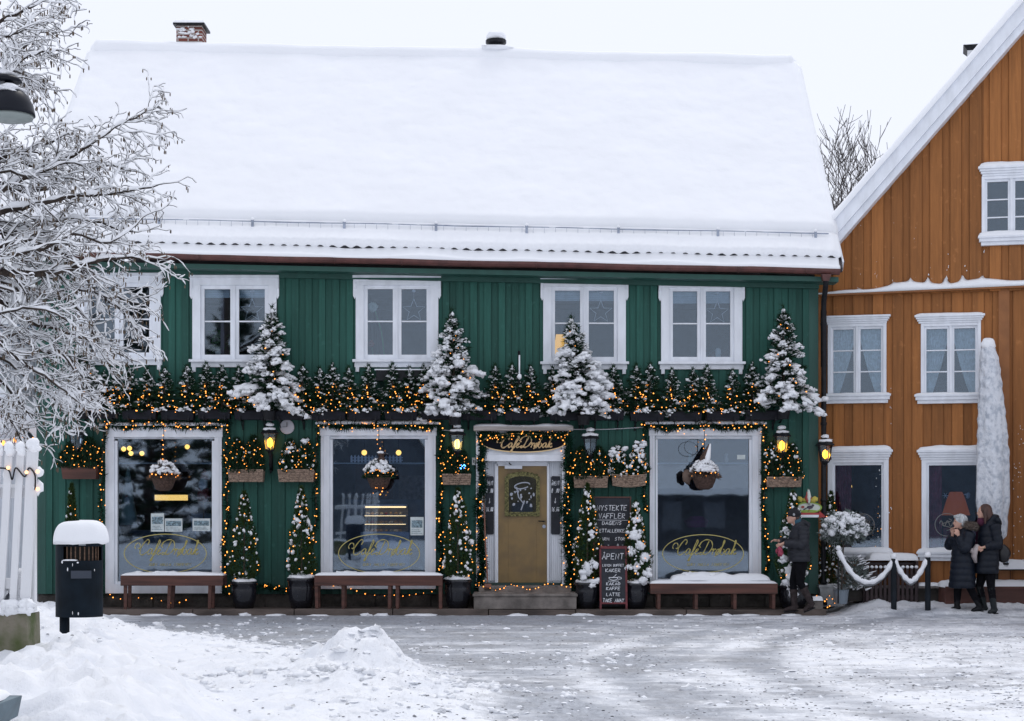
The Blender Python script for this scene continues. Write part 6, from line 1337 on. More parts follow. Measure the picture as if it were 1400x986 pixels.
m = MB(); xa, xb, za, zb3 = FX(-30, y0), FX(22, y0), FZ(788, y0), FZ(680, y0)
for q in ((xa-.1, xa, za, zb3), (xb, xb+.1, za, zb3), (xa-.12, xb+.12, zb3, zb3+.12), (xa-.12, xb+.12, za-.08, za), ((xa+xb)/2-.04, (xa+xb)/2+.04, za, zb3), (xa, xb, (za+zb3)/2-.015, (za+zb3)/2+.015)): m.box(q[0], q[1], y0-.06, y0+.02, q[2], q[3])
w = m.build('window', WHITE, PH, bevel=.004); m = MB(); m.box(xa, xb, y0+.0, y0+.005, za, zb3); m.build('pane', GLASS, w)
# low gabled porch of the pale house
m = MB(); y1 = 1.2; pz = lambda px: FZ(534+.82*px, y1); xL, xR2 = FX(-140, y1), FX(52, y1); xm_ = FX(-60, y1)
m.prism([(xL, .3), (FX(46, y1), .3), (FX(46, y1), FZ(606, y1)), (xm_, pz(-60)-.3), (xL, FZ(606, y1))], y1+.05, y1+1.2); PO = thing('porch', 'low white gabled porch behind the picket fence at the left edge', 'porch'); m.build('porch_wall', PALE, PO)
m = MB(); a, b = FX(52, y1), xm_; za_, zb_2 = pz(52), pz(-60)
m.prism([(b, zb_2-.30), (a, za_-.30), (a, za_), (b, zb_2)], y1-.1, y1+.04); m.prism([(b, zb_2-.02), (a+.02, za_-.03), (a+.02, za_+.02), (b, zb_2+.04)], y1-.16, y1+1.3); m.build('bargeboard', WHITE, PO, bevel=.004)
m = MB(); n = 14
m.prism([(b, zb_2+.04)]+[(b+(a-b)*k/n, zb_2+(za_-zb_2)*k/n+.03) for k in range(1, n+1)]+[(a-(a-b)*k/n, za_+(zb_2-za_)*k/n+.10+.02*math.sin(k)) for k in range(n+1)], y1-.16, y1+1.3); m.build('snow', SNOW, PO)
m = MB(); m.box(xL, FX(50, y1), y1-.08, y1+.04, FZ(606, y1), FZ(600, y1)); m.build('cornice', WHITE, PO)
c = catmull([(FX(a, .9), .9, FZ(b, .9)) for a, b in ((-10, 598), (10, 602), (30, 594), (52, 600))], 8); m = MB(); wire(m, c, .006, 1)
for k in (6, 12, 16, 21): m.blob((c[k][0], .9, c[k][2]-.05), (.035, .035, .05), 1, 0, amp=0)
bulbs(m, [(x_, .85, FZ(605, .9)+rnd.uniform(-.01, .01)) for x_ in np.linspace(FX(-5, .9), FX(48, .9), 14)], .012)
put('string_lights', m, [BULB, BLACK], 'string of round bulbs along the porch gable at the left edge', 'string lights')
o = bpy.data.objects  # noqa

# picket fence in the left foreground, on its mossy stone plinth
def fence():
    d = 13.2; t = thing('picket_fence', 'weathered white picket fence with snow caps on a mossy stone plinth', 'fence', (0, 0, 0)); y = d-30
    def X(px): return (px-700)*d/2400
    def Z(py): return 1.7-(py-702)*d/2400
    m = MB(); m.frustum((X(-160), X(43), y-.1, y+.3, Z(900)-.3), (X(-160), X(41), y-.08, y+.28, Z(838))); m.build('plinth', mat('mossy_stone', (.20, .18, .14), rough=.95, col2=(.07, .09, .03), scale=6, bump=1, bscale=25, dist=.015), t, bevel=.012)
    sm = MB(); snowpad(sm, X(-160), X(44), y-.10, y+.3, Z(838)+.002, .05, 80, 8, 5, lump=.5)
    for k in range(14): sm.blob((X(rnd.uniform(-10, 42)), y-.06, Z(835)+rnd.uniform(0, .05)), (rnd.uniform(.03, .07), .05, rnd.uniform(.02, .06)), 2, amp=.3)
    tops = [(-120, -130), (-88, -98), (-56, -66), (-26, -36), (-2, -13), (13, 2), (29, 19), (46, 36)]
    for k, (a, b) in enumerate(tops):     # leaning pickets; top px, bottom px
        w = .086/2 if k == 7 else .058/2; xt, xb_ = X(a), X(b); zt, zb_ = Z(608 if k == 7 else 613), Z(830-(k % 2)*4); m = MB(); th = .022
        # pointed bottom, round top
        P_ = [(xb_-w*.9, zb_+.05), (xb_, zb_), (xb_+w*.9, zb_+.05), (xt+w, zt-.05), (xt+w*.7, zt-.012), (xt, zt), (xt-w*.7, zt-.012), (xt-w, zt-.05)]
        m.prism(P_, y+(-.028 if k != 7 else -.035), y+(-.028 if k != 7 else -.035)+th)
        m.build('picket', WHITE2, t, bevel=.003)
        sm.blob((xt, y-.02, zt+.005), (w*1.25, .04, .045), 2, amp=.12); sm.blob((xt+.01, y-.02, zt-.03), (w*1.1, .04, .035), 2, amp=.2)
    for py in (672, 796): m = MB(); m.box(X(-160), X(38), y, y+.03, Z(py)-.05, Z(py)+.03); m.build('rail', WHITE2, t, bevel=.003)
    m = MB(); m.box(X(33), X(46), y+.031, y+.10, Z(836), Z(618)); m.build('post', WHITE2, t, bevel=.004)
    m = MB(); m.box(X(-66), X(-54), y+.031, y+.10, Z(836), Z(618)); m.build('post', WHITE2, t, bevel=.004)
    snowpad(sm, X(-160), X(38), y+.0, y+.03, Z(672)+.031, .025, 40, 4, 6)
    sm.blob((X(51), y-.0, Z(646)), (.045, .04, .04), 2, amp=.3); sm.blob((X(52), y-.0, Z(667)), (.04, .04, .05), 2, amp=.3); sm.blob((X(9), y+.0, Z(650)), (.03, .03, .06), 2)
    for k in range(6): sm.blob((X(rnd.uniform(0, 35)), y+.05, Z(rnd.uniform(785, 825))), (.04, .04, .07), 2, amp=.3)
    sm.build('snow', SNOW, t, smooth=True)
    m = MB(); c = catmull([(X(a), y-.045, Z(b)) for a, b in ((-40, 640), (0, 640), (14, 643), (19, 656), (24, 640), (36, 652), (42, 640), (50, 650), (50, 670))], 6); m.tube(c, .006, 4, 0)
    for a, b in ((14, 640), (39, 646), (54, 645), (54, 669)): m.blob((X(a), y-.055, Z(b)), .014, 2, 1, amp=0)
    put('string_lights', m, [BLACK, mat('soft_bulb', (1, .6, .3), emit=(1, .45, .2), es=2)], 'dark light cable with a few bulbs wound over the picket fence', 'string lights')
fence()
# litter bin
d = 16; y = d-30; cx = (108.5-700)*d/2400; gz0 = gzat(cx, y)
Zb = lambda py: 1.7-(py-702)*d/2400
t = thing('litter_bin', 'dark blue-black litter bin wearing a thick cap of snow', 'litter bin', (cx, y, Zb(880)), 0)
h0, h1 = Zb(843)-Zb(880), Zb(738)-Zb(880); r = .213; NAV = mat('navy_bin', (.005, .010, .016), spec=.12, rough=.6, var=.35, scale=5, bump=.15, bscale=12)
n = 40; m = MB(); slot0, slot1 = Zb(766)-Zb(880), Zb(747)-Zb(880)
def cyl_band(m, z0, z1, a0, a1, r, n, th=.01):
    for k in range(n):
        a, b = a0+(a1-a0)*k/n, a0+(a1-a0)*(k+1)/n
        q = [(r*math.cos(a), r*.85*math.sin(a)), (r*math.cos(b), r*.85*math.sin(b))]; q2 = [((r-th)*math.cos(b), (r-th)*.85*math.sin(b)), ((r-th)*math.cos(a), (r-th)*.85*math.sin(a))]; qq = q+q2
        m.raw([(x, yv, z0) for x, yv in qq]+[(x, yv, z1) for x, yv in qq], [(0, 3, 2, 1), (4, 5, 6, 7), (0, 1, 5, 4), (2, 3, 7, 6)]+([(3, 0, 4, 7)] if k == 0 else [])+([(1, 2, 6, 5)] if k == n-1 else []))
sa, sb = R(-90-31), R(-90+84)
cyl_band(m, h0, slot0, 0, 2*PI, r, 48); cyl_band(m, slot1, h1, 0, 2*PI, r, 48); cyl_band(m, slot0, slot1, sb, sa+2*PI, r, 36)
m.lathe([(r-.012, h0+.004), (r-.012, h0+.012)], n=32, sy=.85); m.lathe([(r+.008, h1-.012), (r+.008, h1), (r*.6, h1+.02), (.02, h1+.03)], n=40, sy=.85); m.build('body', NAV, t, smooth=False)
m = MB(); cyl_band(m, h0+.02, h1-.01, 0, 2*PI, r-.07, 32); m.build('liner', mat('bin_inside', (.01, .008, .006), rough=.9), t)
m = MB()
for k in range(9): a = sa+(sb-sa)*(k+.5)/9; m.tube([((r-.03)*math.cos(a), (r-.03)*.85*math.sin(a), slot0-.01), ((r-.03)*math.cos(a), (r-.03)*.85*math.sin(a), slot1+.01)], .006, 5)
m.build('bars', mat('rusty_bar', (.12, .07, .045), rough=.8, var=.5, scale=60), t)
m = MB(); m.tube([(-.135, .0, -.35), (-.135, .0, h0+.3)], .045, 12); m.build('post', NAV, t, smooth=True)
m = MB(); nr, na = 12, 40; v = []
for j in range(nr):
    s = j/(nr-1)*PI/2*1.0
    for i in range(na): a = 2*PI*i/na; nn = 1+.05*math.sin(3*a+1)+.03*math.sin(7*a); rr = (r+.035)*math.cos(s)**.42*nn if j < nr-1 else .001; v.append((rr*math.cos(a)+.0, rr*.88*math.sin(a), h1-.03+.205*math.sin(s)**.9*(1+.03*math.cos(a))+.012*math.sin(a*5)*(j == 0)))
m.raw(v, [(j*na+i, j*na+(i+1) % na, (j+1)*na+(i+1) % na, (j+1)*na+i) for j in range(nr-1) for i in range(na)]+[tuple(range(na-1, -1, -1))])
snowpad(m, -.11, .02, -r*.85-.01, -.10, slot0+.001, .012, 16, 6, 3)
for k in range(7): a = R(-90)+rnd.uniform(-.9, .9); zz = rnd.choice((slot0-.05, slot0-.07, h0+.03, h0+.12, slot0-.02)); m.blob((r*1.0*math.cos(a), r*.855*math.sin(a), zz+rnd.uniform(-.02, .02)), (rnd.uniform(.003, .012), .004, rnd.uniform(.004, .02)), 1)
m.build('snow', SNOW, t, smooth=True)
m = MB(); m.box(-.03, .03, -.003, .0, 0, .026); q = m.build('label_plate', mat('grey_label', (.25, .27, .29)), t); q.location = (.07, -r*.85*.95-.004, h1-.05); q.rotation_euler = (0, 0, R(16))
m = MB(); m.box(-.09, .09, -.002, 0, 0, .07); q = m.build('faded_patch', mat('faded_sticker', (.03, .04, .06), rough=.6), t); q.location = (.06, -r*.85*.97-.002, slot0-.16); q.rotation_euler = (0, 0, R(14))
# street lamp hanging in at the left edge
d = 17; s = 2400/d; y = d-30; cx = (13-700)/s; Zl = lambda py: 1.7-(py-702)/s
t = thing('street_lamp', 'black dome street lamp with snow on top at the left edge', 'street lamp', (cx-1.5, y, gzat(cx-1.5, y)), 0); gg = gzat(cx-1.5, y)
zb4 = Zl(158)-gg
m = MB(); m.lathe([(.245, 0), (.24, .03), (.225, .10), (.18, .19), (.11, .25), (.05, .27)], (1.5, 0, zb4), 32); m.lathe([(.05, .26), (.05, .32)], (1.5, 0, zb4), 16); m.lathe([(.17, .33), (.15, .36), (.06, .39), (.03, .4)], (1.45, 0, zb4), 24); m.build('dome', mat('gloss_black', (.006, .008, .014), spec=.2, rough=.35), t, smooth=True)
m = MB(); m.lathe([(.23, -.0), (.22, -.035), (.12, -.06), (.01, -.065)], (1.5, 0, zb4), 32); m.build('diffuser', mat('lamp_diffuser', (.25, .29, .28), rough=.3), t, smooth=True)
m = MB(); m.blob((1.47, -.02, zb4+.235), (.17, .17, .05), 3, amp=.25); m.blob((1.40, -.1, zb4+.17), (.12, .1, .06), 2, amp=.3); m.blob((1.44, 0, zb4+.40), (.13, .13, .03), 2, amp=.2); m.build('snow', SNOW, t, smooth=True)
m = MB(); m.tube([(0, 0, -.3), (0, 0, 3), (0, 0, zb4+.5)], [.07, .055, .045], 12); m.tube([(0, 0, zb4+.3), (.6, 0, zb4+.5), (1.2, 0, zb4+.5), (1.45, 0, zb4+.38)], .025, 8); m.build('pole', BLACK, t, smooth=True)
# corner of a blue-grey board poking from the snow, bottom left
x_, y_, z_ = at3(-38, 976, 10.0); m = MB(); m.raw([(x_-.5, y_, z_-.15), (x_+.10, y_, z_-.10), (x_+.15, y_+.4, z_-.06), (x_-.5, y_+.4, z_-.1), (x_-.5, y_, z_+.04), (x_+.10, y_, z_+.04), (x_+.19, y_+.35, z_+.07), (x_-.5, y_+.4, z_+.07)], [(0, 3, 2, 1), (4, 5, 6, 7), (0, 1, 5, 4), (1, 2, 6, 5), (2, 3, 7, 6), (3, 0, 4, 7)]); put('buried_board', m, mat('blue_grey_board', (.13, .18, .21), rough=.6, var=.2), 'end of a blue-grey board sticking out of the snow at the bottom left corner', 'board', bevel=.006)
m = MB(); snowpad(m, x_-.5, x_+.12, y_-.01, y_+.4, z_+.06, .06, 24, 8, 6); tag(m.build('board_snow', SNOW, smooth=True), 'snow lying on the buried board at the bottom left corner', 'snow', kind='stuff')

# ------------------------------------------------------------------ snow-laden tree reaching in from the left
def snow_tree():
    rs = random.Random(77); BR = MB(); SN = MB(); BU_ = MB()
    t = thing('snowy_tree', 'leafless tree with snow-loaded branches reaching in from the left', 'tree', (0, 0, 0))
    trunk = Vector((-7.0, -12.6, gzat(-7.0, -12.6)-.2))
    cnt = [0]
    def limb(pts, r0, r1, snow=1.0, n=5):
        k = len(pts); rr = [r0+(r1-r0)*i/(k-1) for i in range(k)]; BR.tube(pts, rr, 6 if r0 > .02 else 3, cap=False)
        if snow > 0:
            sr = [min(.042, (.75*r+.0085)*rs.uniform(.35, 1.4))*snow if 0 < i < k else .002 for i, r in enumerate(rr)]; sr[-1] *= .5
            SN.tube([p+Vector((0, 0, r*.8+q*.55)) for p, r, q in zip(pts, rr, sr)], sr, n, cap=True, sx=1.0, sy=1.0)
    def grow(p, d, L, r, lv):
        cnt[0] += 1
        n = 5 if lv < 2 else 4; q = Vector(p); pts = [q]; dd = d.copy(); kink = .32
        for k in range(n):
            dd = (dd+Vector((rs.gauss(0, 1)*kink, rs.gauss(0, 1)*kink, rs.gauss(0, .8)*kink-.05))).normalized(); q = q+dd*L/n; pts.append(q)
        r1 = max(.0035, r*.5); limb(pts, r*.85, r1*.85, rs.uniform(.6, 1.15) if lv < 4 else rs.uniform(.3, .9), 5 if lv < 3 else 4)
        if lv >= 4 or L < .12:
            if rs.random() < .45:
                for _ in range(rs.randrange(1, 3)):
                    b = pts[-1]+Vector((rs.gauss(0, .015), rs.gauss(0, .015), 0)); BU_.blob(b+Vector((0, 0, -.02)), (.0075, .0075, rs.uniform(.016, .032)), 1, amp=0)
            return
        for k in range([4, 4, 4, 3][min(lv, 3)]):
            i = rs.randrange(1, len(pts)-1) if k else len(pts)-1; ax_ = dd.cross(Vector((0, 1, 0))); a = rs.choice((-1, 1))*rs.uniform(.35, .95) if k else rs.uniform(-.3, .3)
            nd = (Matrix.Rotation(a, 3, 'Y') @ (pts[min(i+1, len(pts)-1)]-pts[i-1]).normalized()+Vector((0, rs.gauss(0, .4), rs.uniform(-.25, .1)))).normalized()
            grow(pts[i], nd, L*rs.uniform(.42, .72), max(.004, r*(1-.5*i/len(pts))*.6), lv+1)
    D0 = 17.4
    def L_(pts, r, dd=0, w=1.0, k=1.0):
        P3 = [Vector(at3(a, b, D0+dd+i*w*.25)) for i, (a, b) in enumerate(pts)]; c = [Vector(p) for p in catmull([tuple(p) for p in P3], 4)]; n = len(c)
        rr0 = r; 
        for i in range(n): c[i] += Vector((rs.gauss(0, .008), rs.gauss(0, .008), rs.gauss(0, .008)))
        for i in range(0, n-4, 4): limb(c[i:i+5], r+(.008-r)*i/n, r+(.008-r)*(i+4)/n, 1.1, 7)
        lk = P3[0]; jn = Vector((trunk.x, trunk.y, max(2.4, lk.z-.9))); BR.tube([jn, lk*.5+jn*.5+Vector((0, 0, -.1)), lk], [r*1.6, r*1.3, r], 7, cap=False); SN.tube([jn+Vector((0, 0, r*1.6)), lk*.5+jn*.5+Vector((0, 0, -.1+r*1.4)), lk+Vector((0, 0, r))], [.02, .035, .03], 6)
        for i in range(2, n-1):
            for sgn in (-1, 1):
                if rs.random() < .55*k:
                    tdir = (c[min(i+1, n-1)]-c[i-1]).normalized(); a = sgn*rs.uniform(.35, .95); nd = (Matrix.Rotation(a, 3, 'Y') @ tdir+Vector((0, rs.gauss(0, .35), 0))).normalized()
                    grow(c[i], nd, rs.uniform(.28, .62)*(1-.45*i/n), max(.006, (r+(.008-r)*i/n)*.45), 2 if rs.random() < .55 else 3)
        grow(c[-1], (c[-1]-c[-3]).normalized(), .3, .007, 3)
    L_([(-60, 310), (0, 262), (60, 232), (112, 205), (150, 180), (185, 160), (212, 148)], .030, .2)
    L_([(-60, 330), (0, 292), (60, 278), (110, 268), (165, 262), (215, 255)], .034, 0)
    L_([(-60, 390), (0, 372), (50, 374), (95, 368), (130, 356), (170, 352), (205, 358)], .046, -.3)
    L_([(-60, 350), (0, 335), (50, 330), (95, 352), (130, 395), (165, 425), (190, 455)], .036, .1)
    L_([(-60, 235), (0, 218), (40, 205), (80, 190), (100, 180)], .03, .5)
    L_([(-60, 120), (0, 82), (35, 62), (60, 38), (78, 22)], .03, .4, k=.8)
    L_([(-60, 60), (0, 30), (35, 12), (60, 2)], .026, .2, k=.8)
    L_([(-60, 130), (0, 112), (30, 82), (60, 72), (80, 70)], .022, -.2, k=.8)
    L_([(-60, 400), (0, 412), (40, 440), (80, 450), (130, 470), (170, 488)], .030, .3)
    L_([(-60, 430), (0, 470), (35, 500), (70, 520), (105, 548)], .026, -.2)
    L_([(-60, 300), (0, 318), (40, 312), (90, 300), (140, 305), (180, 318)], .030, .4)
    L_([(-60, 480), (0, 520), (25, 548), (45, 570)], .020, .1, k=.8)
    L_([(-60, 200), (0, 250), (50, 262), (95, 240), (140, 225), (180, 235)], .026, .6)
    L_([(-60, 380), (0, 400), (45, 395), (90, 410), (120, 440), (150, 500)], .028, .5)
    L_([(-60, 450), (0, 445), (50, 478), (95, 490), (120, 530), (128, 548)], .022, .7)
    L_([(-60, 340), (0, 350), (60, 340), (100, 320), (150, 332), (195, 300)], .026, -.4)
    L_([(-60, 540), (0, 560), (18, 580), (30, 604)], .014, .3, k=.5)
    for q in ([(-60, 250), (0, 235), (45, 240), (90, 222), (125, 232)], [(-60, 300), (0, 305), (45, 322), (80, 345), (100, 372)], [(-60, 420), (0, 428), (40, 420), (85, 432), (115, 462)], [(-60, 470), (0, 488), (40, 520), (75, 545), (88, 560)], [(-60, 190), (0, 205), (40, 228), (72, 232), (100, 262)], [(-60, 360), (0, 385), (50, 402), (100, 395), (150, 405), (188, 415)], [(-60, 505), (0, 545), (20, 575), (28, 598)], [(-60, 40), (0, 50), (30, 42), (50, 20)], [(-60, 100), (0, 95), (25, 100), (52, 108)], [(-60, 455), (0, 460), (35, 455), (70, 470), (100, 505), (112, 545)]):
        L_(q, .018, rs.uniform(-.8, .9))
    m = MB(); m.tube([trunk, trunk+Vector((.05, 0, 2)), trunk+Vector((0, .1, 4.5)), trunk+Vector((.1, 0, 8))], [.2, .16, .12, .05], 12); m.build('trunk', BARK, t, smooth=True)
    BR.build('branches', mat('grey_brown_branch', (.05, .04, .035), rough=.9, isl=.35, spec=.1), t); SN.build('snow', SNOW, t, smooth=True); BU_.build('buds', mat('dry_catkin', (.10, .07, .045), isl=.4), t, smooth=True)
    print('tree', cnt[0], len(BR.f), len(SN.f))
snow_tree()

# ------------------------------------------------------------------ the other side of the square, seen in the window panes
def opp_house(x0, x1, y, h, hr, lb, wall, nwin, gable=False):
    t = thing('opposite_house', lb, 'house'); m = MB(); m.box(x0, x1, y-7, y, -.3, h)
    if gable: m.prism([(x0, h), (x1, h), ((x0+x1)/2, hr)], y-7, y)
    m.build('wall', wall, t)
    m = MB(); n = nwin
    for k in range(n):
        xc = x0+(x1-x0)*(k+.5)/n
        for z in ((1.0,) if h < 4 else (1.0, 3.6)):
            if z+1.2 < h: m.box(xc-.45, xc+.45, y, y+.03, z, z+1.2)
    m.build('window', mat('dim_far_pane', (.10, .11, .13), rough=.4), t)
    m = MB()
    if gable:
        xm = (x0+x1)/2
        for sg in (-1, 1): m.raw([(xm, y+.4, hr+.1), (xm+sg*((x1-x0)/2+.5), y+.4, h-.4), (xm+sg*((x1-x0)/2+.5), y-7.4, h-.4), (xm, y-7.4, hr+.1), (xm, y+.4, hr+.4), (xm+sg*((x1-x0)/2+.5), y+.4, h-.1), (xm+sg*((x1-x0)/2+.5), y-7.4, h-.1), (xm, y-7.4, hr+.4)], [(0, 1, 2, 3), (4, 5, 6, 7), (0, 1, 5, 4), (1, 2, 6, 5), (2, 3, 7, 6), (3, 0, 4, 7)])
    else: m.raw([(x0-.3, y+.5, h-.1), (x1+.3, y+.5, h-.1), (x1+.3, y-3.5, hr), (x0-.3, y-3.5, hr), (x0-.3, y+.5, h+.2), (x1+.3, y+.5, h+.2), (x1+.3, y-3.5, hr+.3), (x0-.3, y-3.5, hr+.3)], [(0, 1, 2, 3), (4, 5, 6, 7), (0, 1, 5, 4), (1, 2, 6, 5), (2, 3, 7, 6), (3, 0, 4, 7)])
    m.build('roof_snow', SNOW, t)
dk = mat('dark_blue_siding', (.045, .05, .06), rough=.8, var=.2); rd = mat('dull_blue_siding', (.10, .12, .15), rough=.8, var=.2); yl = mat('dull_yellow_siding', (.16, .13, .08), rough=.8, var=.2)
opp_house(4.2, 15.5, -47, 2.6, 3.6, 'low dark shed-like house across the square behind the viewer', dk, 6)
opp_house(-10.5, -3.6, -50, 4.2, 8.0, 'dull blue gabled house across the square behind the viewer', rd, 3, True)
opp_house(-2.6, 3.4, -49, 4.0, 7.5, 'dull yellow gabled house across the square behind the viewer', yl, 3, True)
opp_house(16.5, 26, -46, 5.5, 8.6, 'tall dark gabled house across the square behind the viewer', dk, 3, True)
for k, (x, y, h) in enumerate(((-19, -46, 13), (-15.5, -45, 14), (-12.2, -47, 12), (-22.5, -49, 15))):
    t = thing('large_fir', ['tallest', 'second', 'shortest', 'outermost'][k]+' dark fir across the square behind the viewer', 'tree', (x, y, 0)); spruce_parts(t, h, 2.5, 60, 900+k, snow=.6, lights=0, nb=120, bl=.55, bw=.16, clump=.8)

# ------------------------------------------------------------------ three people walking to the left
def remeshed(mb, name, mat_, parent, vox, smooth_it=4, disp=None):
    me = bpy.data.meshes.new('tmp'); me.from_pydata(mb.v, [], mb.f); me.update(); o = bpy.data.objects.new('tmp', me); COL.objects.link(o)
    r = o.modifiers.new('r', 'REMESH'); r.mode = 'VOXEL'; r.voxel_size = vox; r.use_smooth_shade = True
    s = o.modifiers.new('s', 'SMOOTH'); s.factor = .5; s.iterations = smooth_it
    dg = bpy.context.evaluated_depsgraph_get(); m2 = bpy.data.meshes.new_from_object(o.evaluated_get(dg)); bpy.data.objects.remove(o); bpy.data.meshes.remove(me)
    m2.name = name; m2.materials.clear(); m2.materials.append(mat_); m2.polygons.foreach_set('use_smooth', [True]*len(m2.polygons))
    ob = bpy.data.objects.new(name, m2); COL.objects.link(ob); ob.parent = parent; return ob
def loft(mb, rings, n=28):      # rings: (cx, cy, z, rx, ry)
    v = []
    for cx, cy, z, rx, ry in rings:
        for j in range(n): a = 2*PI*j/n; v.append((cx+rx*math.cos(a), cy+ry*math.sin(a), z))
    k = len(rings); mb.raw(v, [(i*n+j, i*n+(j+1) % n, (i+1)*n+(j+1) % n, (i+1)*n+j) for i in range(k-1) for j in range(n)]+[tuple(range(n-1, -1, -1)), tuple((k-1)*n+j for j in range(n))])
def quilt(rings, step, depth, fine=.012):     # puffer channels round the body
    zs = np.arange(rings[0][2], rings[-1][2], fine); A = np.array(rings); out = []
    for z in zs:
        q = [np.interp(z, A[:, 2], A[:, i]) for i in range(5)]; d = depth*abs(math.sin(PI*(z-rings[0][2])/step))**.6; out.append((q[0], q[1], z, q[3]+d, q[4]+d))
    return out
def qtube(mb, pts, radii, step=None, depth=.01, n=14):
    c = catmull([tuple(p) for p in pts], 14); rr = np.interp(np.linspace(0, len(pts)-1, len(c)), range(len(pts)), radii); L = 0; out = []
    for i, p in enumerate(c):
        if i: L += math.dist(p, c[i-1])
        out.append(rr[i]+(depth*abs(math.sin(PI*L/step))**.6 if step else 0))
    mb.tube(c, out, n)
def hand(mb, wrist, dirv, palm_n, size=1.0, curl=.9):
    """palm, four unequal bent fingers and a thumb leaving the palm's side"""
    w = Vector(wrist); d = Vector(dirv).normalized(); nrm = Vector(palm_n); nrm = (nrm-d*nrm.dot(d)).normalized(); s = d.cross(nrm)
    mb.tube([w-d*.03, w, w+d*.03, w+d*.075*size], [.026, .026, .034, .032], 10, sx=1, sy=.62)
    for k, (ln, off) in enumerate(((.07, .030), (.08, .011), (.075, -.009), (.058, -.028))):
        b = w+d*.072*size+s*off; a1 = (d*math.cos(curl*.5)+nrm*math.sin(curl*.5)); a2 = (d*math.cos(curl*1.3)+nrm*math.sin(curl*1.3)); mb.tube([b-d*.02, b, b+a1*ln*.5, b+a1*ln*.5+a2*ln*.5], [.010, .0105, .0095, .008], 7)
    b = w+d*.03+s*.03; mb.tube([b-d*.01, b+s*.02+d*.02, b+s*.028+d*.045+nrm*.02], [.013, .012, .0095], 7)
SKINM = mat('skin', (.55, .32, .24)); JEANS = mat('black_trousers', (.006, .006, .008), spec=.1, rough=.9, var=.3, scale=20)
HAIRB = mat('brown_hair', (.055, .022, .015), rough=.5, var=.4, scale=30, stretch=(1, 1, .1), bump=.6, bscale=80); HAIRG = mat('grey_hair', (.42, .44, .45), rough=.6, var=.35, scale=40, stretch=(1, 1, .15), bump=.6)
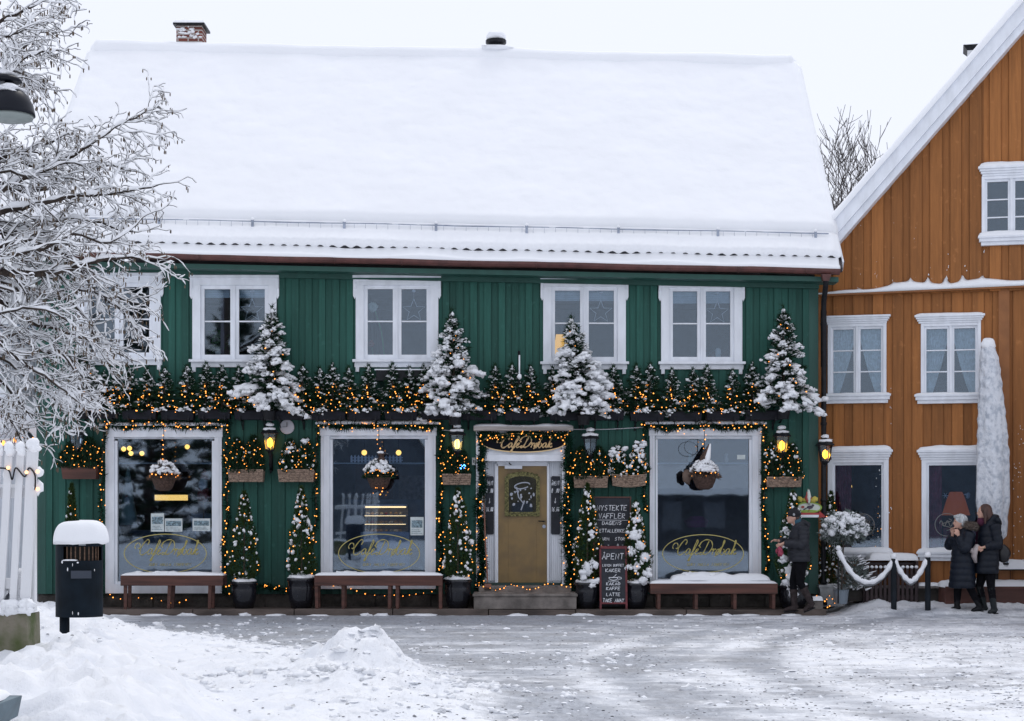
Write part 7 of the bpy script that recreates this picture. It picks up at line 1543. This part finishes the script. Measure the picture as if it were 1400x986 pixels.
def build_person(lab, X0, Y0, sc, J, outfit):
    """J holds surveyed joints (px, py, sideways offset); figure faces left"""
    z00 = gzat(X0, Y0) if Y0 < -.8 else .1
    t = thing('person', lab, 'person', (X0, Y0, outfit.get('z', .02))); base = outfit.get('z', .02); d = 30+Y0
    def p(k): a, b, s = J[k]; return Vector(((a-700)*d/2400-X0, s, 1.7-(b-702)*d/2400-base))
    m = MB()
    H = p('head'); N_ = p('neck'); C = p('chest'); Pv = p('hip')
    # skull, jaw, nose, brow, ears
    m.blob(H, (.093, .074, .115), 3, amp=0); m.blob(H+Vector((-.035, 0, -.055)), (.058, .052, .062), 3, amp=0); m.blob(H+Vector((-.098, 0, -.022)), (.020, .013, .026), 2, amp=0); m.blob(H+Vector((-.075, 0, .02)), (.02, .045, .014), 2, amp=0)
    m.blob(H+Vector((-.088, 0, -.062)), (.012, .022, .010), 2, amp=0); m.blob(H+Vector((-.08, 0, -.092)), (.018, .022, .016), 2, amp=0)
    for sg in (-1, 1): m.blob(H+Vector((.012, .073*sg, -.015)), (.022, .010, .032), 2, amp=0)
    m.tube([H+Vector((.01, 0, -.06)), N_, C+Vector((.0, 0, .12))], [.052, .055, .075], 14)
    loft(m, [(Pv.x, 0, Pv.z-.08, .10, .15), (Pv.x, 0, Pv.z, .12, .165), (Pv.x*.6+C.x*.4, 0, Pv.z*.6+C.z*.4, .10, .135), (C.x, 0, C.z, .11, .14), (C.x, 0, C.z+.1, .08, .12), (N_.x, 0, N_.z-.03, .05, .08)])
    for q in ('n', 'f'):
        sh, el, wr = p(q+'sh'), p(q+'el'), p(q+'wr'); m.tube([sh, sh*.5+el*.5, el, el*.5+wr*.5, wr], [.035, .038, .035, .032, .026], 12)
        ha = outfit.get('hand_'+q); 
        if ha: hand(m, wr, ha[0], ha[1])
        hp, kn, an = p(q+'hip'), p(q+'kn'), p(q+'an'); m.tube([hp, hp*.5+kn*.5, kn, kn*.55+an*.45, an], [.08, .068, .048, .044, .028], 14)
        to = p(q+'toe'); m.tube([an+Vector((.01, 0, -.01)), an*.5+to*.5], [.026, .02], 10)
    remeshed(m, 'body', SKINM, t, .009, 3)
    m = MB()
    for sg in (-1, 1): m.blob(H+Vector((-.083, .028*sg, .0)), (.007, .011, .007), 2, amp=0)
    m.build('eyes', BLACK, t, smooth=True); m = MB(); m.blob(H+Vector((-.097, 0, -.063)), (.004, .02, .006), 2, amp=0); m.build('mouth', mat('lips', (.35, .1, .09)), t, smooth=True)
    # trousers
    m = MB(); loft(m, [(Pv.x, 0, Pv.z-.1, .12, .165), (Pv.x, 0, Pv.z+.05, .13, .17)])
    for q in ('n', 'f'):
        hp, kn, an = p(q+'hip'), p(q+'kn'), p(q+'an'); m.tube([hp+Vector((0, 0, .05)), hp, hp*.5+kn*.5, kn, kn*.5+an*.5, an+Vector((0, 0, .03))], [.095, .10, .086, .066, .060, .046], 14)
    remeshed(m, 'trousers', JEANS, t, .013, 3)
    for q in ('n', 'f'):      # boots with shaft, heel, sole
        kn, an, to = p(q+'kn'), p(q+'an'), p(q+'toe'); top = an+(kn-an).normalized()*outfit['boot_h']; m = MB(); dr = (to-an); dr.z = 0; dr = dr.normalized() if dr.length > .02 else Vector((-1, 0, 0))
        hl = an+Vector((.035, 0, -.055))+Vector((0, 0, 0)); m.tube([top, top*.5+an*.5, an, hl], [outfit['boot_r'], outfit['boot_r']*.9, .05, .045], 14); m.tube([hl+Vector((.0, 0, -.0)), an*.5+to*.5+Vector((0, 0, -.012)), to, to+(to-an).normalized()*.02], [.045, .044, .038, .02], 14, sx=1, sy=.85)
        remeshed(m, 'boot', outfit['boot_m'], t, .011, 3)
        m = MB(); sl = (to-hl); m.tube([hl+Vector((.03, 0, -.035)), hl*.5+to*.5+Vector((0, 0, -.042)), to+Vector((-.02, 0, -.035))], [.032, .036, .03], 10, sx=1, sy=.35); m.build('sole', BLACK, t, smooth=True)
    return t, p, H, N_, C, Pv
COATG = mat('grey_padded_jacket', (.022, .024, .031), spec=.25, rough=.55, var=.15, scale=14, bump=.35, bscale=24, dist=.01); COATN = mat('navy_padded_coat', (.006, .010, .019), spec=.25, rough=.5, var=.2, scale=14, bump=.4, bscale=22, dist=.01); COATB = mat('black_blue_padded_coat', (.005, .008, .015), spec=.25, rough=.5, var=.2, scale=14, bump=.4, bscale=22, dist=.01)
BOOTG = mat('grey_brown_boot', (.035, .026, .026), spec=.2, rough=.7, var=.3, scale=20, bump=.4); BOOTB = mat('black_boot', (.006, .007, .009), rough=.5, spec=.2); BOOTT = mat('tall_dark_boot', (.010, .014, .016), rough=.4, spec=.3)
def coat(t, p, rings, step, depth, mat_, slv, name='coat', extra=None, vox=.0115):
    m = MB(); loft(m, quilt(rings, step, depth))
    r0 = rings[-1]; m.blob((r0[0], r0[1], r0[2]), (r0[3]*1.02, r0[4]*1.02, .045), 3, amp=0)
    for q, rad in slv:
        sh, el, wr = p(q+'sh'), p(q+'el'), p(q+'wr'); e2 = wr+(el-wr).normalized()*.02; qtube(m, [sh+Vector((0, 0, .01)), sh*.5+el*.5, el, el*.5+e2*.5, e2], rad, step, depth*.8)
    if extra: extra(m)
    return remeshed(m, name, mat_, t, vox, 1)
# 1: person in a grey jacket
JA = dict(head=(1084.5, 706.5, 0), neck=(1089, 716, 0), chest=(1092.5, 729, 0), hip=(1093.5, 768, 0), nsh=(1096, 721, -.19), nel=(1094, 744, -.23), nwr=(1068.5, 742.5, -.16), fsh=(1092, 721, .18), fel=(1086, 743, .2), fwr=(1064, 739.5, .02),
          nhip=(1093.5, 771, -.085), nkn=(1093, 797, -.09), nan=(1107.5, 823, -.09), ntoe=(1099, 834, -.1), fhip=(1092.5, 771, .085), fkn=(1085.5, 797, .09), fan=(1087.5, 828, .09), ftoe=(1074.5, 834.5, .09))
t, p, H, N_, C, Pv = build_person('person in a dark knitted hat and grey padded jacket walking past the green corner', FX(1090, -.95), -.95, 82.6, JA, dict(z=.03, boot_h=.27, boot_r=.068, boot_m=BOOTG, hand_f=((-1, -.1, .15), (0, -.2, -1)), hand_n=((-.8, .1, -.45), (-.3, 1, 0))))
fx = lambda px: (px-700)*29.05/2400-FX(1090, -.95); fz = lambda py: 1.7-(py-702)*29.05/2400-.03
coat(t, p, [(fx(1093), 0, fz(768), .165, .20), (fx(1092), 0, fz(756), .175, .205), (fx(1091.5), 0, fz(742), .165, .20), (fx(1093), 0, fz(730), .155, .20), (fx(1095), 0, fz(722), .125, .18), (fx(1092.5), 0, fz(716.5), .08, .10)], .075, .014, COATG, (('n', [.085, .078, .072, .062, .048]), ('f', [.08, .075, .068, .06, .046])), 'jacket',
     extra=lambda m: m.blob((fx(1100), 0, fz(715.5)), (.10, .12, .055), 3, amp=.1, axis=(1, 0, -.5)))
m = MB(); m.tube([(fx(1086), 0, fz(714)), (fx(1090), 0, fz(713.5)), (fx(1095), 0, fz(713))], [.07, .085, .07], 14, sx=1.0, sy=.9); m.build('scarf', mat('teal_scarf', (.03, .09, .13), rough=.9, bump=.8), t, smooth=True)
m = MB(); m.blob(H+Vector((.015, 0, .045)), (.112, .095, .088), 3, amp=.03); m.lathe([(.095, -.025), (.103, 0), (.095, .025)], tuple(H+Vector((.01, 0, .03))), 24, sx=1.05, sy=.9); m.blob(H+Vector((.03, 0, .125)), (.045, .045, .035), 2, amp=.2); m.build('hat', mat('dark_knit', (.014, .014, .018), rough=.95, bump=1, bscale=80), t, smooth=True)
m = MB(); m.blob(H+Vector((.0, -.09, .035)), (.022, .01, .022), 2, amp=.2); m.build('hat_flower', mat('grey_flower', (.35, .36, .38)), t)
m = MB(); m.blob(H+Vector((.05, 0, -.02)), (.055, .078, .07), 3, amp=.05); m.build('hair', HAIRB, t, smooth=True)
m = MB(); q = p('nwr')+Vector((-.06, .02, -.03)); m.tube([q, q+Vector((.01, 0, -.05)), q+Vector((.02, 0, -.13)), q+Vector((.01, 0, -.19))], [.015, .045, .06, .035], 10, sx=1, sy=.6); m.blob(q+Vector((-.04, 0, -.1)), (.018, .02, .045), 2); o = put('mittens', m, mat('red_mitten', (.32, .05, .09), rough=.9, var=.5, scale=30, bump=.6), 'red patterned mittens hanging from the hand of the person in grey', 'mittens', smooth=True); o.parent = None; o.location = t.location
# 2: older woman, hands at her mouth
JB = dict(head=(1312.5, 713.5, 0), neck=(1317, 723, 0), chest=(1318, 737, 0), hip=(1317, 778, 0), nsh=(1323, 730, -.17), nel=(1314, 750, -.24), nwr=(1308.5, 732.5, -.10), fsh=(1317, 730, .17), fel=(1302, 746, .2), fwr=(1303.5, 731, .05),
          nhip=(1318, 781, -.08), nkn=(1326, 806, -.08), nan=(1337, 828, -.08), ntoe=(1327.5, 835, -.09), fhip=(1317, 781, .08), fkn=(1311, 806, .08), fan=(1310, 829, .08), ftoe=(1299, 835.5, .08))
t, p, H, N_, C, Pv = build_person('older woman in a long navy padded coat with fur hood, hands at her mouth', FX(1316, -.95), -.95, 82.6, JB, dict(z=.02, boot_h=.12, boot_r=.056, boot_m=BOOTB, hand_n=((-.25, .1, .95), (-.2, 1, .1)), hand_f=((-.1, -.15, .95), (-.1, -1, .1))))
X0 = FX(1316, -.95); fx = lambda px: (px-700)*29.05/2400-X0; fz = lambda py: 1.7-(py-702)*29.05/2400-.02
coat(t, p, [(fx(1315), 0, fz(804), .205, .24), (fx(1316), 0, fz(790), .20, .235), (fx(1316.5), 0, fz(770), .185, .22), (fx(1317), 0, fz(752), .175, .21), (fx(1318), 0, fz(738), .165, .20), (fx(1320), 0, fz(730), .13, .17), (fx(1319), 0, fz(724), .08, .1)], .105, .016, COATN, (('n', [.09, .085, .08, .066, .05]), ('f', [.085, .08, .075, .062, .048])))
m = MB(); npr = np.random.RandomState(4); n = 2600; a = npr.rand(n)*2*PI; b = npr.rand(n)*2*PI; Rr, rr_ = .095, .05; P = np.stack([(Rr+rr_*np.cos(b))*np.cos(a)*1.0, (Rr+rr_*np.cos(b))*np.sin(a)*1.15, rr_*np.sin(b)*1.1], -1); P[:, 2] += P[:, 0]*-.15; c0 = np.array([fx(1325), 0, fz(719)]); dd = P/np.linalg.norm(P, axis=1)[:, None]+npr.randn(n, 3)*.4; dd /= np.linalg.norm(dd, axis=1)[:, None]; blades(m, P+c0, dd, .04, .007, 0); m.tube([(c0[0]+Rr*math.cos(k), Rr*1.15*math.sin(k), c0[2]-.15*Rr*math.cos(k)) for k in np.linspace(0, 2*PI, 24)], .045, 10, 1); m.build('fur_hood', [mat('fur_tips', (.22, .18, .155), rough=.9, isl=.6), mat('fur_base', (.10, .075, .06), rough=1)], t)
m = MB(); m.blob(H+Vector((.02, 0, .028)), (.108, .092, .105), 3, amp=.04); m.blob(H+Vector((-.04, 0, .085)), (.06, .075, .035), 3, amp=.1); m.blob(H+Vector((.05, -.01, -.03)), (.06, .085, .07), 3, amp=.1); m.build('hair', HAIRG, t, smooth=True)
m = MB(); q = p('nsh'); m.blob(q+Vector((-.07, -.095, -.09)), (.014, .006, .014), 2, amp=0); m.build('sleeve_badge', PAPER, t)
# 3: woman with long brown hair
JC = dict(head=(1345, 700, 0), neck=(1349, 711, 0), chest=(1351.5, 725, 0), hip=(1350, 768, 0), nsh=(1356, 718, -.18), nel=(1359, 744, -.23), nwr=(1341, 748, -.2), fsh=(1350, 718, .18), fel=(1351, 744, .2), fwr=(1334, 751, .02),
          nhip=(1351, 772, -.085), nkn=(1353, 802, -.085), nan=(1357, 831, -.085), ntoe=(1350, 837, -.1), fhip=(1348, 772, .085), fkn=(1341, 802, .085), fan=(1347.5, 830, .085), ftoe=(1336.5, 835, .085))
t, p, H, N_, C, Pv = build_person('woman with long brown hair and hooded black-blue padded coat carrying a black bag', FX(1350, -1.05), -1.05, 82.9, JC, dict(z=.02, boot_h=.36, boot_r=.066, boot_m=BOOTT, hand_n=((-.9, .2, -.2), (0, 1, -.2)), hand_f=((-.7, -.2, -.4), (-.2, -1, 0))))
X0 = FX(1350, -1.05); fx = lambda px: (px-700)*28.95/2400-X0; fz = lambda py: 1.7-(py-702)*28.95/2400-.02
coat(t, p, [(fx(1348.5), 0, fz(784), .185, .225), (fx(1349), 0, fz(772), .185, .225), (fx(1350), 0, fz(756), .175, .21), (fx(1351), 0, fz(742), .16, .20), (fx(1352), 0, fz(727), .16, .20), (fx(1353), 0, fz(718), .125, .175), (fx(1350.5), 0, fz(711.5), .075, .09)], .10, .014, COATB, (('n', [.09, .08, .075, .062, .05]), ('f', [.085, .078, .07, .06, .048])),
     extra=lambda m: (m.blob((fx(1361), 0, fz(711)), (.12, .13, .075), 3, amp=.08, axis=(1, 0, -.9)), m.tube([(fx(1352), -.09, fz(713)), (fx(1357), -.1, fz(707)), (fx(1363), 0, fz(707)), (fx(1357), .1, fz(707)), (fx(1352), .09, fz(713))], .045, 10)))
m = MB(); m.blob(H+Vector((.03, 0, .022)), (.108, .094, .115), 3, amp=.03); m.tube([H+Vector((.05, 0, .02)), H+Vector((.075, -.01, -.09)), H+Vector((.055, -.02, -.19)), H+Vector((.02, -.04, -.27))], [.088, .09, .07, .03], 14); m.tube([H+Vector((-.01, -.07, .04)), H+Vector((.0, -.1, -.08)), H+Vector((-.01, -.12, -.2))], [.03, .035, .015], 8); remeshed(m, 'hair', HAIRB, t, .011, 3)
m = MB(); m.tube([(fx(1341), -.03, fz(708)), (fx(1342), 0, fz(712)), (fx(1345), 0, fz(717))], [.05, .085, .07], 12); m.build('scarf', mat('maroon_scarf', (.07, .012, .035), rough=.95, bump=1, bscale=30), t, smooth=True)
m = MB(); m.blob((fx(1338.5), -.27, fz(749)), (.01, .006, .012), 1, amp=0); m.build('zip_pull', mat('gold_pull', (.5, .4, .2)), t)
m = MB(); m.blob((fx(1372), -.0, fz(757)), (.12, .07, .15), 3, amp=.1); m.tube([(fx(1366), -.05, fz(745)), (fx(1362), -.1, fz(722)), (fx(1356), -.1, fz(714)), (fx(1354), .1, fz(714)), (fx(1364), .06, fz(740))], .012, 6); o = put('shoulder_bag', m, mat('black_leather', (.008, .008, .01), rough=.4), 'soft black bag slung behind the woman with long brown hair', 'bag', smooth=True); o.location = t.location
m = MB(); m.tube([(fx(1334), -.12, fz(745)), (fx(1330), -.13, fz(752)), (fx(1329), -.12, fz(760)), (fx(1332), -.1, fz(769))], [.045, .07, .065, .03], 14, sx=1, sy=.7); m.blob((fx(1326), -.13, fz(753)), (.04, .04, .05), 2, amp=.2); o = put('knitted_bundle', m, mat('beige_knit', (.42, .37, .36), rough=.95, bump=1, bscale=40, var=.15), 'pale beige knitted bundle held between the two women', 'scarf', smooth=True); o.location = t.location

for o in list(bpy.data.objects):      # settled snow is never countable
    if o.type == 'MESH' and o.parent and o.name.split('.')[0].endswith('snow') and o.name.split('.')[0] not in ('roof_snow',): o['kind'] = 'stuff'
